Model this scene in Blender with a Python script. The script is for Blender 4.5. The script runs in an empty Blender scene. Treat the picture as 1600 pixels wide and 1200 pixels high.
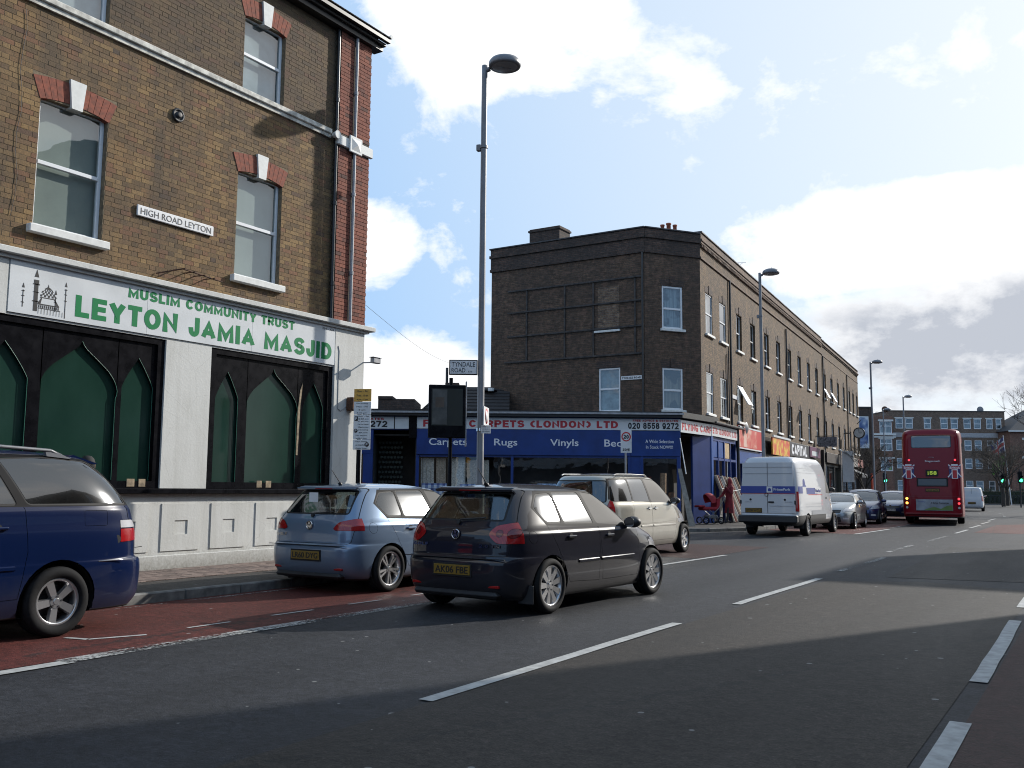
import bpy, bmesh, math, random
from mathutils import Vector, Matrix
random.seed(7)
S = bpy.context.scene
COL = S.collection
R = math.radians
# ------------------------------------------------------------------ camera
YAW = .561
cam = bpy.data.cameras.new('camera')
co = bpy.data.objects.new('camera', cam); COL.objects.link(co)
cam.sensor_fit = 'HORIZONTAL'; cam.sensor_width = 36; cam.lens = 36*1480/1600
cam.clip_start = .05; cam.clip_end = 3000
co.matrix_world = (Matrix.Translation((0, 0, 1.42)) @ Matrix.Rotation(YAW, 4, 'Z') @
                   Matrix.Rotation(math.pi/2+.110, 4, 'X') @ Matrix.Rotation(.0083, 4, 'Z'))
S.camera = co
# ------------------------------------------------------------------ light and exposure
S.render.engine = 'CYCLES'
S.view_settings.view_transform = 'Standard'; S.view_settings.look = 'None'
S.view_settings.gamma = 1; S.view_settings.exposure = EXPOSURE = 0.15
S.view_settings.use_curve_mapping = False
S.cycles.filter_width = 1.05; S.cycles.max_bounces = 6; S.cycles.transparent_max_bounces = 12
S.cycles.sample_clamp_indirect = 6; S.cycles.caustics_reflective = False
SAZ, SEL = R(24.5), R(27)
SUN = Vector((math.sin(SAZ)*math.cos(SEL), math.cos(SAZ)*math.cos(SEL), math.sin(SEL)))
sl = bpy.data.lights.new('sun', 'SUN'); sl.energy = 5.0; sl.angle = R(.55); sl.color = (1, .955, .885)
so = bpy.data.objects.new('sun', sl); COL.objects.link(so)
so.rotation_euler = (-SUN).to_track_quat('-Z', 'Y').to_euler()

W = bpy.data.worlds.new('World'); S.world = W; W.use_nodes = True


class NT:
    """terse node-tree writer"""
    def __init__(s, tree):
        s.t = tree; tree.nodes.clear()

    def n(s, typ, ins=None, **kw):
        nd = s.t.nodes.new(typ)
        for k, v in kw.items(): setattr(nd, k, v)
        if ins:
            for k, v in ins.items(): s.set(nd, k, v)
        return nd

    def set(s, nd, k, v):
        sk = nd.inputs[k]
        if isinstance(v, bpy.types.NodeSocket): s.t.links.new(v, sk)
        elif isinstance(v, bpy.types.Node): s.t.links.new(v.outputs[0], sk)
        else:
            if isinstance(v, (tuple, list)) and len(v) == 3 and sk.type == 'RGBA': v = (*v, 1)
            sk.default_value = v

    def m(s, op, a, b=0., c=0., clamp=False):
        nd = s.t.nodes.new('ShaderNodeMath'); nd.operation = op; nd.use_clamp = clamp
        s.set(nd, 0, a); s.set(nd, 1, b)
        if op in ('MULTIPLY_ADD', 'COMPARE', 'SMOOTH_MIN', 'SMOOTH_MAX', 'WRAP'): s.set(nd, 2, c)
        return nd.outputs[0]

    def mix(s, f, a, b, mode='MIX'):
        nd = s.t.nodes.new('ShaderNodeMix'); nd.data_type = 'RGBA'; nd.blend_type = mode
        s.set(nd, 0, f)
        for i, v in ((6, a), (7, b)):
            if isinstance(v, (tuple, list)): nd.inputs[i].default_value = (*v[:3], 1)
            else: s.set(nd, i, v)
        return nd.outputs[2]

    def ramp(s, f, stops, mode='LINEAR'):
        nd = s.t.nodes.new('ShaderNodeValToRGB'); s.set(nd, 0, f); r = nd.color_ramp
        r.interpolation = mode
        while len(r.elements) < len(stops): r.elements.new(.5)
        for e, (p, c) in zip(r.elements, stops):
            e.position = p
            e.color = (*c, 1) if isinstance(c, (tuple, list)) else (c, c, c, 1)
        return nd.outputs[0]

    def noise(s, vec, scale, detail=4, rough=.55, out=0, dist=0):
        nd = s.n('ShaderNodeTexNoise', {'Scale': scale, 'Detail': detail, 'Roughness': rough, 'Distortion': dist})
        if vec is not None: s.set(nd, 'Vector', vec)
        return nd.outputs[out]

    def mapping(s, vec, loc=(0, 0, 0), sc=(1, 1, 1), rot=(0, 0, 0)):
        return s.n('ShaderNodeMapping', {'Vector': vec, 'Location': loc, 'Scale': sc, 'Rotation': rot}).outputs[0]


def build_world():
    t = NT(W.node_tree)
    sky = t.n('ShaderNodeTexSky', sky_type='NISHITA', sun_disc=False, sun_elevation=SEL, sun_rotation=SAZ,
              air_density=1.0, dust_density=1.6, ozone_density=1.2)
    d = t.n('ShaderNodeTexCoord').outputs['Generated']
    sep = t.n('ShaderNodeSeparateXYZ', {0: d}).outputs
    az = t.m('ARCTAN2', t.m('MULTIPLY', sep[0], -1), sep[1])       # degrees left of the road direction, in radians
    el = t.m('ARCSINE', sep[2])
    # cloud banks: soft-edged regions whose outline is broken up by fractal noise
    n1 = t.noise(t.mapping(d, sc=(1, 1, 1.5)), 7.5, 10, .62, dist=.25)
    n2 = t.noise(t.mapping(d, sc=(1, 1, 1.7)), 17, 8, .62)
    blobs = [(33.0, 31, 11.0, 8.6, .44), (41, 14.6, 3.6, 3.0, .30), (39.5, 6.0, 7.5, 4.2, .30), (7, 14.0, 14.5, 3.6, .36), (4, 8.5, 13, 4.6, .40), (9, 3.5, 17, 3.6, .24),
             (16.1, 26.6, 2.6, 1.8, .13), (9.3, 23.1, 1.6, 1.5, .07), (12.8, 24.4, 1.4, 1.0, .06), (20.4, 23.6, 1.8, 1.4, .12),
             (-16, 12, 14, 6, .34), (-60, 26, 34, 10, .3), (125, 22, 46, 11, .32), (190, 28, 40, 10, .3), (80, 12, 22, 7, .3)]
    acc = None
    for a0, e0, sa, se, k in blobs:
        da = t.m('DIVIDE', t.m('WRAP', t.m('SUBTRACT', az, R(a0)), math.pi, -math.pi), R(sa))
        de = t.m('DIVIDE', t.m('SUBTRACT', el, R(e0)), R(se))
        q = t.m('SUBTRACT', 1, t.m('ADD', t.m('MULTIPLY', da, da), t.m('MULTIPLY', de, de)))
        q = t.m('MULTIPLY', t.m('MINIMUM', t.m('MULTIPLY', t.m('MAXIMUM', q, 0), 1.7 if k > .2 else .9), 1), k)
        acc = q if acc is None else t.m('MAXIMUM', acc, q)
    nn = t.m('ADD', t.m('MULTIPLY', t.m('SUBTRACT', n1, .5), 1.15), t.m('MULTIPLY', t.m('SUBTRACT', n2, .5), .35))
    dens = t.m('ADD', nn, acc)
    mask = t.ramp(dens, [(.08, 0), (.15, .42), (.27, 1)])
    inner = t.ramp(t.m('ADD', t.m('MULTIPLY', n2, .6), t.m('MULTIPLY', n1, .6)), [(.42, 0), (.75, 1)], 'EASE')
    gda = t.m('DIVIDE', t.m('SUBTRACT', az, R(3)), R(15)); gde = t.m('DIVIDE', t.m('SUBTRACT', el, R(7.8)), R(4.4))
    gq = t.m('MAXIMUM', t.m('SUBTRACT', 1, t.m('ADD', t.m('MULTIPLY', gda, gda), t.m('MULTIPLY', gde, gde))), 0)
    lowel = t.ramp(el, [(.03, .30), (.22, 0)])
    grey = t.m('ADD', t.m('MULTIPLY', t.m('MINIMUM', t.m('MULTIPLY', gq, 1.5), 1), t.m('ADD', .45, t.m('MULTIPLY', inner, .75))), t.m('MULTIPLY', lowel, inner), clamp=True)
    grey = t.m('ADD', grey, t.m('MULTIPLY', inner, .10), clamp=True)
    cloud = t.mix(grey, (13, 13, 13), (6.0, 6.4, 7.2))
    sd = t.n('ShaderNodeVectorMath', {0: d, 1: tuple(SUN)}, operation='DOT_PRODUCT').outputs['Value']
    veil = t.mix(t.ramp(sd, [(.35, 0), (.93, 1)]), (4.2, 7.4, 12.0), (10.6, 11.5, 12.2))
    base = t.mix(.8, sky.outputs[0], veil)                         # thin high haze over the blue
    col = t.mix(mask, base, cloud)
    bg = t.n('ShaderNodeBackground', {'Color': col, 'Strength': .084})
    t.n('ShaderNodeOutputWorld', {0: bg})


build_world()

# ------------------------------------------------------------------ materials
MATS = {}


def mat(name, fn):
    if name not in MATS:
        m = bpy.data.materials.new(name); m.use_nodes = True
        t = NT(m.node_tree)
        sh = fn(t)
        out = t.n('ShaderNodeOutputMaterial', {0: sh})
        MATS[name] = m
    return MATS[name]


def pbsdf(t, col, rough=.6, metal=0., bump=None, bs=.3, bd=.01, **kw):
    nd = t.n('ShaderNodeBsdfPrincipled', {'Base Color': col, 'Roughness': rough, 'Metallic': metal})
    for k, v in kw.items(): t.set(nd, k.replace('_', ' '), v)
    if bump is not None:
        b = t.n('ShaderNodeBump', {'Height': bump, 'Strength': bs, 'Distance': bd})
        t.set(nd, 'Normal', b.outputs[0])
    return nd.outputs[0]


def simple(name, col, rough=.6, metal=0., var=.12, scale=6., **kw):
    def fn(t):
        p = t.n('ShaderNodeTexCoord').outputs['Object']
        n = t.noise(p, scale, 5)
        c2 = tuple(max(0, c*(1-var*2)) for c in col); c1 = tuple(min(1, c*(1+var)) for c in col)
        c = t.ramp(n, [(.3, c2), (.7, c1)])
        r = t.m('ADD', rough, t.m('MULTIPLY', t.m('SUBTRACT', n, .5), .2), clamp=True)
        return pbsdf(t, c, r, metal, **kw)
    return mat(name, fn)


def flat(name, col, rough=.5, metal=0., **kw):
    return mat(name, lambda t: pbsdf(t, col, rough, metal, **kw))


def emit(name, col, s):
    return mat(name, lambda t: t.n('ShaderNodeEmission', {'Color': col, 'Strength': s}).outputs[0])


def asphalt(name, c0, c1, speck=.35, patch=((.35, .8), (.7, 1.15)), gum=True):
    def fn(t):
        p = t.n('ShaderNodeNewGeometry').outputs['Position']
        fine = t.m('ADD', t.m('MULTIPLY', t.noise(p, 80, 3, .75), .6), t.m('MULTIPLY', t.noise(p, 28, 4, .7), .4))
        mid = t.noise(p, 6, 6, .65)
        big = t.noise(t.mapping(p, sc=(1, .18, 1)), .7, 5, .6)
        c = t.ramp(fine, [(.32, c0), (.58, c1), (.72, tuple(min(1, x*2.4) for x in c1))])
        c = t.mix(1, c, t.ramp(big, [(patch[0][0], patch[0][1]), (patch[1][0], patch[1][1])]), 'MULTIPLY')
        c = t.mix(.8, c, t.ramp(mid, [(.32, .62), (.68, 1.3)]), 'MULTIPLY')
        c = t.mix(.75, c, t.ramp(t.noise(p, 17, 3, .8), [(.36, .6), (.62, 1.35)]), 'MULTIPLY')
        sx = t.n('ShaderNodeSeparateXYZ', {0: p}).outputs[0]      # polished wheel tracks along the lanes
        trk = t.m('SINE', t.m('MULTIPLY', t.m('ADD', sx, t.m('MULTIPLY', big, .25)), 3.9))
        c = t.mix(.5, c, t.ramp(t.m('MULTIPLY_ADD', trk, .5, .5), [(.1, .86), (.9, 1.14)]), 'MULTIPLY')
        if gum:
            v = t.n('ShaderNodeTexVoronoi', {'Vector': p, 'Scale': 4.6, 'Randomness': 1.}, feature='F1')
            rnd = t.n('ShaderNodeSeparateColor', {0: v.outputs['Color']}).outputs[0]
            r = t.m('MULTIPLY', t.m('POWER', rnd, 4), .12)
            spot = t.m('LESS_THAN', v.outputs['Distance'], r)
            c = t.mix(t.m('MULTIPLY', spot, .7), c, (.24, .24, .23))
            # tar joint cracks
            v2 = t.n('ShaderNodeTexVoronoi', {'Vector': t.mapping(p, sc=(.16, .05, 1)), 'Scale': 1.0}, feature='DISTANCE_TO_EDGE')
            wob = t.m('ADD', v2.outputs['Distance'], t.m('MULTIPLY', t.m('SUBTRACT', mid, .5), .03))
            c = t.mix(t.m('MULTIPLY', t.m('LESS_THAN', t.m('ABSOLUTE', wob), .0018), .6), c, (.012, .012, .012))
        rr = t.ramp(big, [(.3, .58), (.7, .75)])
        h = t.m('ADD', t.m('MULTIPLY', fine, 1), t.m('MULTIPLY', mid, .6))
        return pbsdf(t, c, rr, 0, h, .8, .012, Specular_IOR_Level=.22)
    return mat(name, fn)


M_ASPH = asphalt('asphalt', (.0068, .0071, .0086), (.031, .0325, .037))
M_ASPH2 = asphalt('asphalt_brown', (.0078, .0066, .0055), (.039, .0325, .027))
M_ASPHR = asphalt('asphalt_red', (.030, .008, .0065), (.095, .024, .019))
M_ASPHRD = asphalt('asphalt_red_dark', (.017, .0072, .0065), (.046, .020, .018))  # darker, duller red than the other lane surface
M_PAVE = asphalt('footway_asphalt', (.028, .0255, .024), (.070, .064, .059))


def worn_paint(name, wear):
    def fn(t):
        p = t.n('ShaderNodeNewGeometry').outputs['Position']
        n = t.noise(p, 28, 6, .75); n2 = t.noise(t.mapping(p, sc=(1, .3, 1)), 2.2, 4, .6)
        k = t.m('ADD', t.m('MULTIPLY', n, .65), t.m('MULTIPLY', n2, .45))
        a = t.ramp(k, [(wear, 0), (wear+.09, 1)])
        c = t.ramp(t.noise(p, 9, 4), [(.3, (.23, .23, .22)), (.7, (.40, .40, .385))])
        b = pbsdf(t, c, .7, 0, n, .3, .004)
        tr = t.n('ShaderNodeBsdfTransparent').outputs[0]
        return t.n('ShaderNodeMixShader', {0: a, 1: tr, 2: b}).outputs[0]
    return mat(name, fn)


M_LINE = worn_paint('road_paint', .36)
M_LINEW = worn_paint('road_paint_worn', .53)


def brick_hash(name, ramp, soot=(.35, .6, .35), axis=1, bl=.225, bh=.075, off=0.0, var=1., dark=(.05, .04, .035), upper=None, flem=False):
    """colour of each real brick, hashed from its cell in the bond"""
    def fn(t):
        p = t.n('ShaderNodeNewGeometry').outputs['Position']
        s = t.n('ShaderNodeSeparateXYZ', {0: p}).outputs
        u, v = (s[1], s[2]) if axis == 1 else (s[0], s[1])
        row = t.m('FLOOR', t.m('DIVIDE', t.m('ADD', v, .0005), bh))
        par = t.m('MODULO', t.m('ABSOLUTE', row), 2)
        if flem:      # stretchers and headers alternate
            q = t.m('DIVIDE', t.m('ADD', t.m('ADD', u, t.m('MULTIPLY', par, bl*.75)), .0005), bl*1.5)
            colm = t.m('ADD', t.m('MULTIPLY', t.m('FLOOR', q), 2), t.m('GREATER_THAN', t.m('FRACT', q), .6667))
        else:
            colm = t.m('FLOOR', t.m('DIVIDE', t.m('ADD', t.m('ADD', u, t.m('MULTIPLY', par, bl/2)), .0005), bl))
        w = t.n('ShaderNodeTexWhiteNoise', {0: t.n('ShaderNodeCombineXYZ', {0: colm, 1: row, 2: off}).outputs[0]}, noise_dimensions='3D')
        c = t.ramp(w.outputs[0], ramp)
        fine = t.noise(p, 45, 5, .7)
        c = t.mix(.75, c, t.ramp(fine, [(.25, .55), (.7, 1.3)]), 'MULTIPLY')
        big = t.noise(t.mapping(p, sc=(1, 1, .7)), 1.1, 6, .65)
        st = t.noise(t.mapping(p, sc=(2.2, 2.2, .22)), 1.6, 5, .65)
        k = t.ramp(t.m('ADD', t.m('MULTIPLY', big, .6), t.m('MULTIPLY', st, .4)), [(soot[0], 0), (soot[1], 1)])
        if upper:      # wall above the string course is older and sootier
            k2 = t.m('MULTIPLY', t.m('GREATER_THAN', s[2], upper[0]), upper[1])
            k = t.m('MAXIMUM', t.m('MULTIPLY', k, soot[2]), t.m('MULTIPLY', k2, t.m('ADD', .55, t.m('MULTIPLY', big, .8))), clamp=True)
        else:
            k = t.m('MULTIPLY', k, soot[2])
        c = t.mix(k, c, dark)
        return pbsdf(t, c, .88, 0, t.m('ADD', fine, t.m('MULTIPLY', big, .4)), .6, .008)
    return mat(name, fn)


M_STOCK = brick_hash('stock_brick', [(0, (.115, .072, .034)), (.2, (.165, .102, .045)), (.40, (.215, .132, .055)), (.52, (.245, .155, .066)), (.65, (.19, .108, .046)),
                                     (.84, (.145, .092, .046)), (.96, (.20, .096, .048)), (1, (.07, .050, .035))],
                     soot=(.42, .62, .62), upper=(8.3, .66), dark=(.050, .040, .032), flem=True)
M_REDBRICK = brick_hash('red_brick', [(0, (.17, .055, .035)), (.4, (.25, .083, .05)), (.8, (.20, .062, .04)), (1, (.09, .042, .032))],
                        soot=(.45, .75, .5), dark=(.07, .035, .028), off=3.)
M_PAVER = brick_hash('paver_clay', [(0, (.12, .088, .074)), (.5, (.165, .118, .10)), (1, (.21, .155, .13))], soot=(.45, .7, .4), axis=0,
                     bl=.2, bh=.1, dark=(.07, .055, .048), off=5.)
M_MORTAR = simple('mortar', (.20, .155, .10), .95, var=.25, scale=20)
M_MORTARD = simple('mortar_dark', (.10, .085, .07), .95, var=.25, scale=20)


def brick_tex(name, c1, c2, mortar, soot=.5, dark=(.035, .03, .027), warm=None, sc=1.):
    """bricks too small in the picture to pick apart: object space x = along wall, z = up"""
    def fn(t):
        o = t.n('ShaderNodeTexCoord').outputs['Object']
        s = t.n('ShaderNodeSeparateXYZ', {0: o}).outputs
        v = t.n('ShaderNodeCombineXYZ', {0: s[0], 1: s[2], 2: 0.}).outputs[0]
        b = t.n('ShaderNodeTexBrick', {'Vector': v, 'Color1': (*c1, 1), 'Color2': (*c2, 1), 'Mortar': (*mortar, 1), 'Scale': 1.,
                                       'Mortar Size': .011, 'Mortar Smooth': .1, 'Bias': -.1, 'Brick Width': .225*sc, 'Row Height': .075*sc})
        b.offset = .5
        fine = t.noise(o, 22, 5, .7); big = t.noise(o, .55, 6, .65)
        st = t.noise(t.mapping(o, sc=(1.6, 1, .12)), 1.3, 5, .65)
        c = t.mix(.8, b.outputs[0], t.ramp(fine, [(.25, .45), (.72, 1.5)]), 'MULTIPLY')
        c = t.mix(.8, c, t.ramp(t.noise(o, 6.5, 4, .75), [(.34, .5), (.66, 1.4)]), 'MULTIPLY')
        if warm: c = t.mix(t.m('MULTIPLY', t.ramp(t.noise(v, 4.4, 2, .5), [(.52, 0), (.62, 1)]), .6), c, warm)
        c = t.mix(.7, c, t.ramp(t.noise(t.mapping(o, sc=(1.7, 1, 11)), 1.25, 4, .7), [(.36, .55), (.64, 1.38)]), 'MULTIPLY')
        k = t.ramp(t.m('ADD', t.m('MULTIPLY', big, .55), t.m('MULTIPLY', st, .45)), [(.4, 0), (.62, 1)])
        c = t.mix(t.m('MULTIPLY', k, soot), c, dark)
        h = t.m('ADD', t.m('MULTIPLY', b.outputs[1], -1), t.m('MULTIPLY', fine, .4))
        return pbsdf(t, c, .9, 0, h, .7, .008)
    return mat(name, fn)


M_TERR = brick_tex('terrace_brick', (.090, .054, .025), (.165, .101, .046), (.085, .064, .041), .5, warm=(.20, .12, .07))
M_FLANK = brick_tex('flank_brick', (.082, .050, .032), (.145, .089, .056), (.080, .060, .044), .5, warm=(.17, .10, .07))
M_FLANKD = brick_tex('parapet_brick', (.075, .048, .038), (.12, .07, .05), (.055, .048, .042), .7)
M_FLATB = brick_tex('block_brick', (.17, .10, .07), (.22, .14, .10), (.18, .16, .13), .3)
M_BLOCKUP = brick_tex('infill_brick', (.24, .155, .095), (.10, .06, .045), (.15, .125, .10), .25)
M_REDBR2 = brick_tex('red_brick_far', (.20, .085, .055), (.26, .12, .08), (.2, .16, .13), .35)


def render_white(name, col=(.54, .54, .515), rough=.75, dirt=.5, bumpy=.28):
    def fn(t):
        o = t.n('ShaderNodeNewGeometry').outputs['Position']
        n = t.noise(o, 24, 6, .7); big = t.noise(o, 1.3, 6, .65); st = t.noise(t.mapping(o, sc=(3, 3, .25)), 2.5, 6, .7)
        k = t.ramp(t.m('ADD', t.m('MULTIPLY', big, .45), t.m('MULTIPLY', st, .55)), [(.45, 0), (.75, 1)])
        s = t.n('ShaderNodeSeparateXYZ', {0: o}).outputs
        # splash dirt and chipped paint along the foot of the wall
        foot = t.ramp(t.m('ADD', s[2], t.m('MULTIPLY', t.m('SUBTRACT', n, .5), .5)), [(.08, 1), (.42, 0)])
        c = t.mix(t.m('MULTIPLY', k, dirt), col, (.27, .26, .22))
        c = t.mix(t.m('MULTIPLY', foot, dirt*1.5, clamp=True), c, (.15, .14, .115))
        crk = t.n('ShaderNodeTexVoronoi', {'Vector': t.mix(.12, o, t.n('ShaderNodeTexNoise', {'Scale': 3.}).outputs[1]), 'Scale': 1.3}, feature='DISTANCE_TO_EDGE').outputs[0]
        c = t.mix(t.m('MULTIPLY', t.m('LESS_THAN', crk, .003), .22), c, (.16, .155, .14))
        return pbsdf(t, c, rough, 0, n, bumpy, .012)
    return mat(name, fn)


M_RENDER = render_white('white_render')
M_SIGNW = simple('white_sign_board', (.60, .62, .63), .35, var=.04, scale=2)
M_WPAINT = simple('white_gloss_paint', (.70, .70, .70), .4, var=.06, scale=5)
M_STONE = simple('painted_stone', (.58, .56, .50), .8, var=.25, scale=9)
M_STONEW = simple('white_stone', (.68, .68, .65), .7, var=.08, scale=9)
M_UPVC = flat('upvc_white', (.72, .73, .74), .3)
M_BLACK = simple('black_frame_paint', (.005, .005, .007), .28, var=.2, Specular_IOR_Level=.12)
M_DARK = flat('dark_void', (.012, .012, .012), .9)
M_GUTTER = flat('gutter_black', (.015, .015, .016), .4)
M_ROOF = simple('roof_tile_dark', (.028, .022, .02), .85, var=.3, scale=14)
M_SLATE = simple('slate', (.055, .053, .055), .7, var=.3, scale=9)
M_LEADGREY = simple('steel_grey_paint', (.17, .175, .19), .42, var=.1, scale=4)
M_GREYPIPE = simple('grey_pipe', (.33, .33, .34), .5, var=.15)
M_BLUEB = simple('blue_shop_paint', (.004, .033, .18), .42, var=.12, scale=2)
M_BLUELIT = simple('blue_shop_lit', (.008, .06, .25), .36, var=.12, scale=2)  # lighter copy of the shop blue, sunlight put into the colour
M_GREENTXT = flat('green_vinyl', (.001, .175, .055), .6, Specular_IOR_Level=.2)
M_REDTXT = flat('red_vinyl', (.42, .02, .03), .45)
M_BLKTXT = flat('black_vinyl', (.012, .012, .014), .45)
M_WTXT = flat('white_vinyl', (.72, .73, .76), .45)
M_TERRACOTTA = simple('terracotta', (.34, .10, .055), .85, var=.2)
M_WOOD = simple('weathered_wood', (.30, .23, .15), .85, var=.3, scale=14)
M_CONC = simple('kerb_concrete', (.16, .155, .145), .9, var=.25, scale=7)
M_RUST = simple('rusty_iron', (.10, .045, .025), .85, var=.4, scale=20)
M_CHROME = flat('chrome', (.55, .55, .56), .12, 1.)
M_ALLOY = flat('alloy_silver', (.46, .46, .47), .28, .85)
M_RUBBER = simple('tyre_rubber', (.011, .011, .012), .8, var=.25, scale=30, Specular_IOR_Level=.2)
M_PLASTIC = simple('black_plastic', (.022, .022, .024), .55, var=.15, scale=20)
M_SEAL = flat('rubber_seal', (.006, .006, .007), .7)
M_CABIN = simple('cabin_trim', (.030, .031, .034), .8, var=.2)
M_YPLATE = flat('yellow_plate', (.19, .115, .014), .4)
M_WPLATE = flat('white_plate', (.65, .65, .63), .4)
M_SKIN = flat('skin_dark', (.11, .055, .035), .5)
M_SKIN2 = flat('skin_brown', (.26, .14, .09), .5)
M_DISC = flat('brake_disc', (.12, .12, .125), .4, .9)


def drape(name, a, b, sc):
    """curtain whose vertical fold shading and dark areas are put into the colour"""
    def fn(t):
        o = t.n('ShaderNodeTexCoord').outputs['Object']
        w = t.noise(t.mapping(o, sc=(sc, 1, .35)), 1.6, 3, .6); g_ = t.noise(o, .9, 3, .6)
        c = t.ramp(w, [(.36, b), (.62, a)])  # pale and dark bands paint the shading of the folds
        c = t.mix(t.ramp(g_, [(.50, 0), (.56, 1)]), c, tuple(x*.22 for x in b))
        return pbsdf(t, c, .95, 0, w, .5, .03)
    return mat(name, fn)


def glass_win(name, tint=(.62, .66, .66), refl=.16, rough=.015, film=0.):
    """window pane: see-through with a fresnel reflection"""
    def fn(t):
        lw = t.n('ShaderNodeLayerWeight', {'Blend': .5}).outputs['Facing']
        k = t.m('ADD', t.m('MULTIPLY', t.m('POWER', lw, 4.2), .95), .05+refl*.5, clamp=True)
        o = t.n('ShaderNodeTexCoord').outputs['Object']
        b = t.n('ShaderNodeBump', {'Height': t.noise(o, 1.4, 2), 'Strength': .10, 'Distance': .03}).outputs[0]
        g = t.n('ShaderNodeBsdfGlossy', {'Color': (.95, .97, 1, 1), 'Roughness': rough, 'Normal': b}).outputs[0]
        if film:      # road film on the glass spreads the sun's reflection
            g2 = t.n('ShaderNodeBsdfGlossy', {'Color': (.95, .97, 1, 1), 'Roughness': .125}).outputs[0]
            g = t.n('ShaderNodeMixShader', {0: film, 1: g, 2: g2}).outputs[0]
        tr = t.n('ShaderNodeBsdfTransparent', {'Color': (*tint, 1)}).outputs[0]
        return t.n('ShaderNodeMixShader', {0: k, 1: tr, 2: g}).outputs[0]
    return mat(name, fn)


M_GLASS = glass_win('window_glass')
M_CARGLASS = glass_win('car_glass', (.34, .38, .37), .13, .018, .4)
M_CARGLASSD = glass_win('car_glass_privacy', (.07, .075, .08), .16, .018, .38)
M_SHOPGLASS = glass_win('shop_glass', (.86, .88, .90), .03)


def paint(name, col, metal=.35, flake=True, coat=.9):
    def fn(t):
        o = t.n('ShaderNodeTexCoord').outputs['Object']
        n = t.noise(o, 900, 1, .5); d = t.noise(o, 3.2, 6, .7)
        s = t.n('ShaderNodeSeparateXYZ', {0: o}).outputs
        dirt = t.m('MULTIPLY', t.ramp(t.m('ADD', s[2], t.m('MULTIPLY', t.m('SUBTRACT', d, .5), .5)), [(.15, 1), (.6, .03)]), .26)
        c = t.mix(t.m('MULTIPLY', n, .25 if flake else .05), col, tuple(min(1, x*1.4+.001) for x in col))
        c = t.mix(dirt, c, (.075, .068, .06))
        r = t.m('ADD', .30, t.m('MULTIPLY', dirt, .9), clamp=True)
        cr = t.m('ADD', .018, t.m('MULTIPLY', dirt, .5))
        return pbsdf(t, c, r, metal, Coat_Weight=coat, Coat_Roughness=cr, Specular_IOR_Level=.12)
    return mat(name, fn)


def lens(name, col, rough=.12):
    def fn(t):
        o = t.n('ShaderNodeTexCoord').outputs['Object']
        w = t.n('ShaderNodeTexWave', {'Vector': o, 'Scale': 28., 'Distortion': 0.}).outputs[1]
        c = t.mix(t.m('MULTIPLY', w, .35), col, tuple(min(1, x*.35) for x in col))
        return pbsdf(t, c, rough, 0, w, .15, .002, Coat_Weight=.5, Coat_Roughness=.05)
    return mat(name, fn)


M_REDLENS = lens('red_lens', (.33, .008, .010))
M_CLEARLENS = lens('clear_lens', (.48, .48, .50))
M_AMBER = lens('amber_lens', (.6, .2, .02))

# ------------------------------------------------------------------ mesh writer
FR = {}


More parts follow.
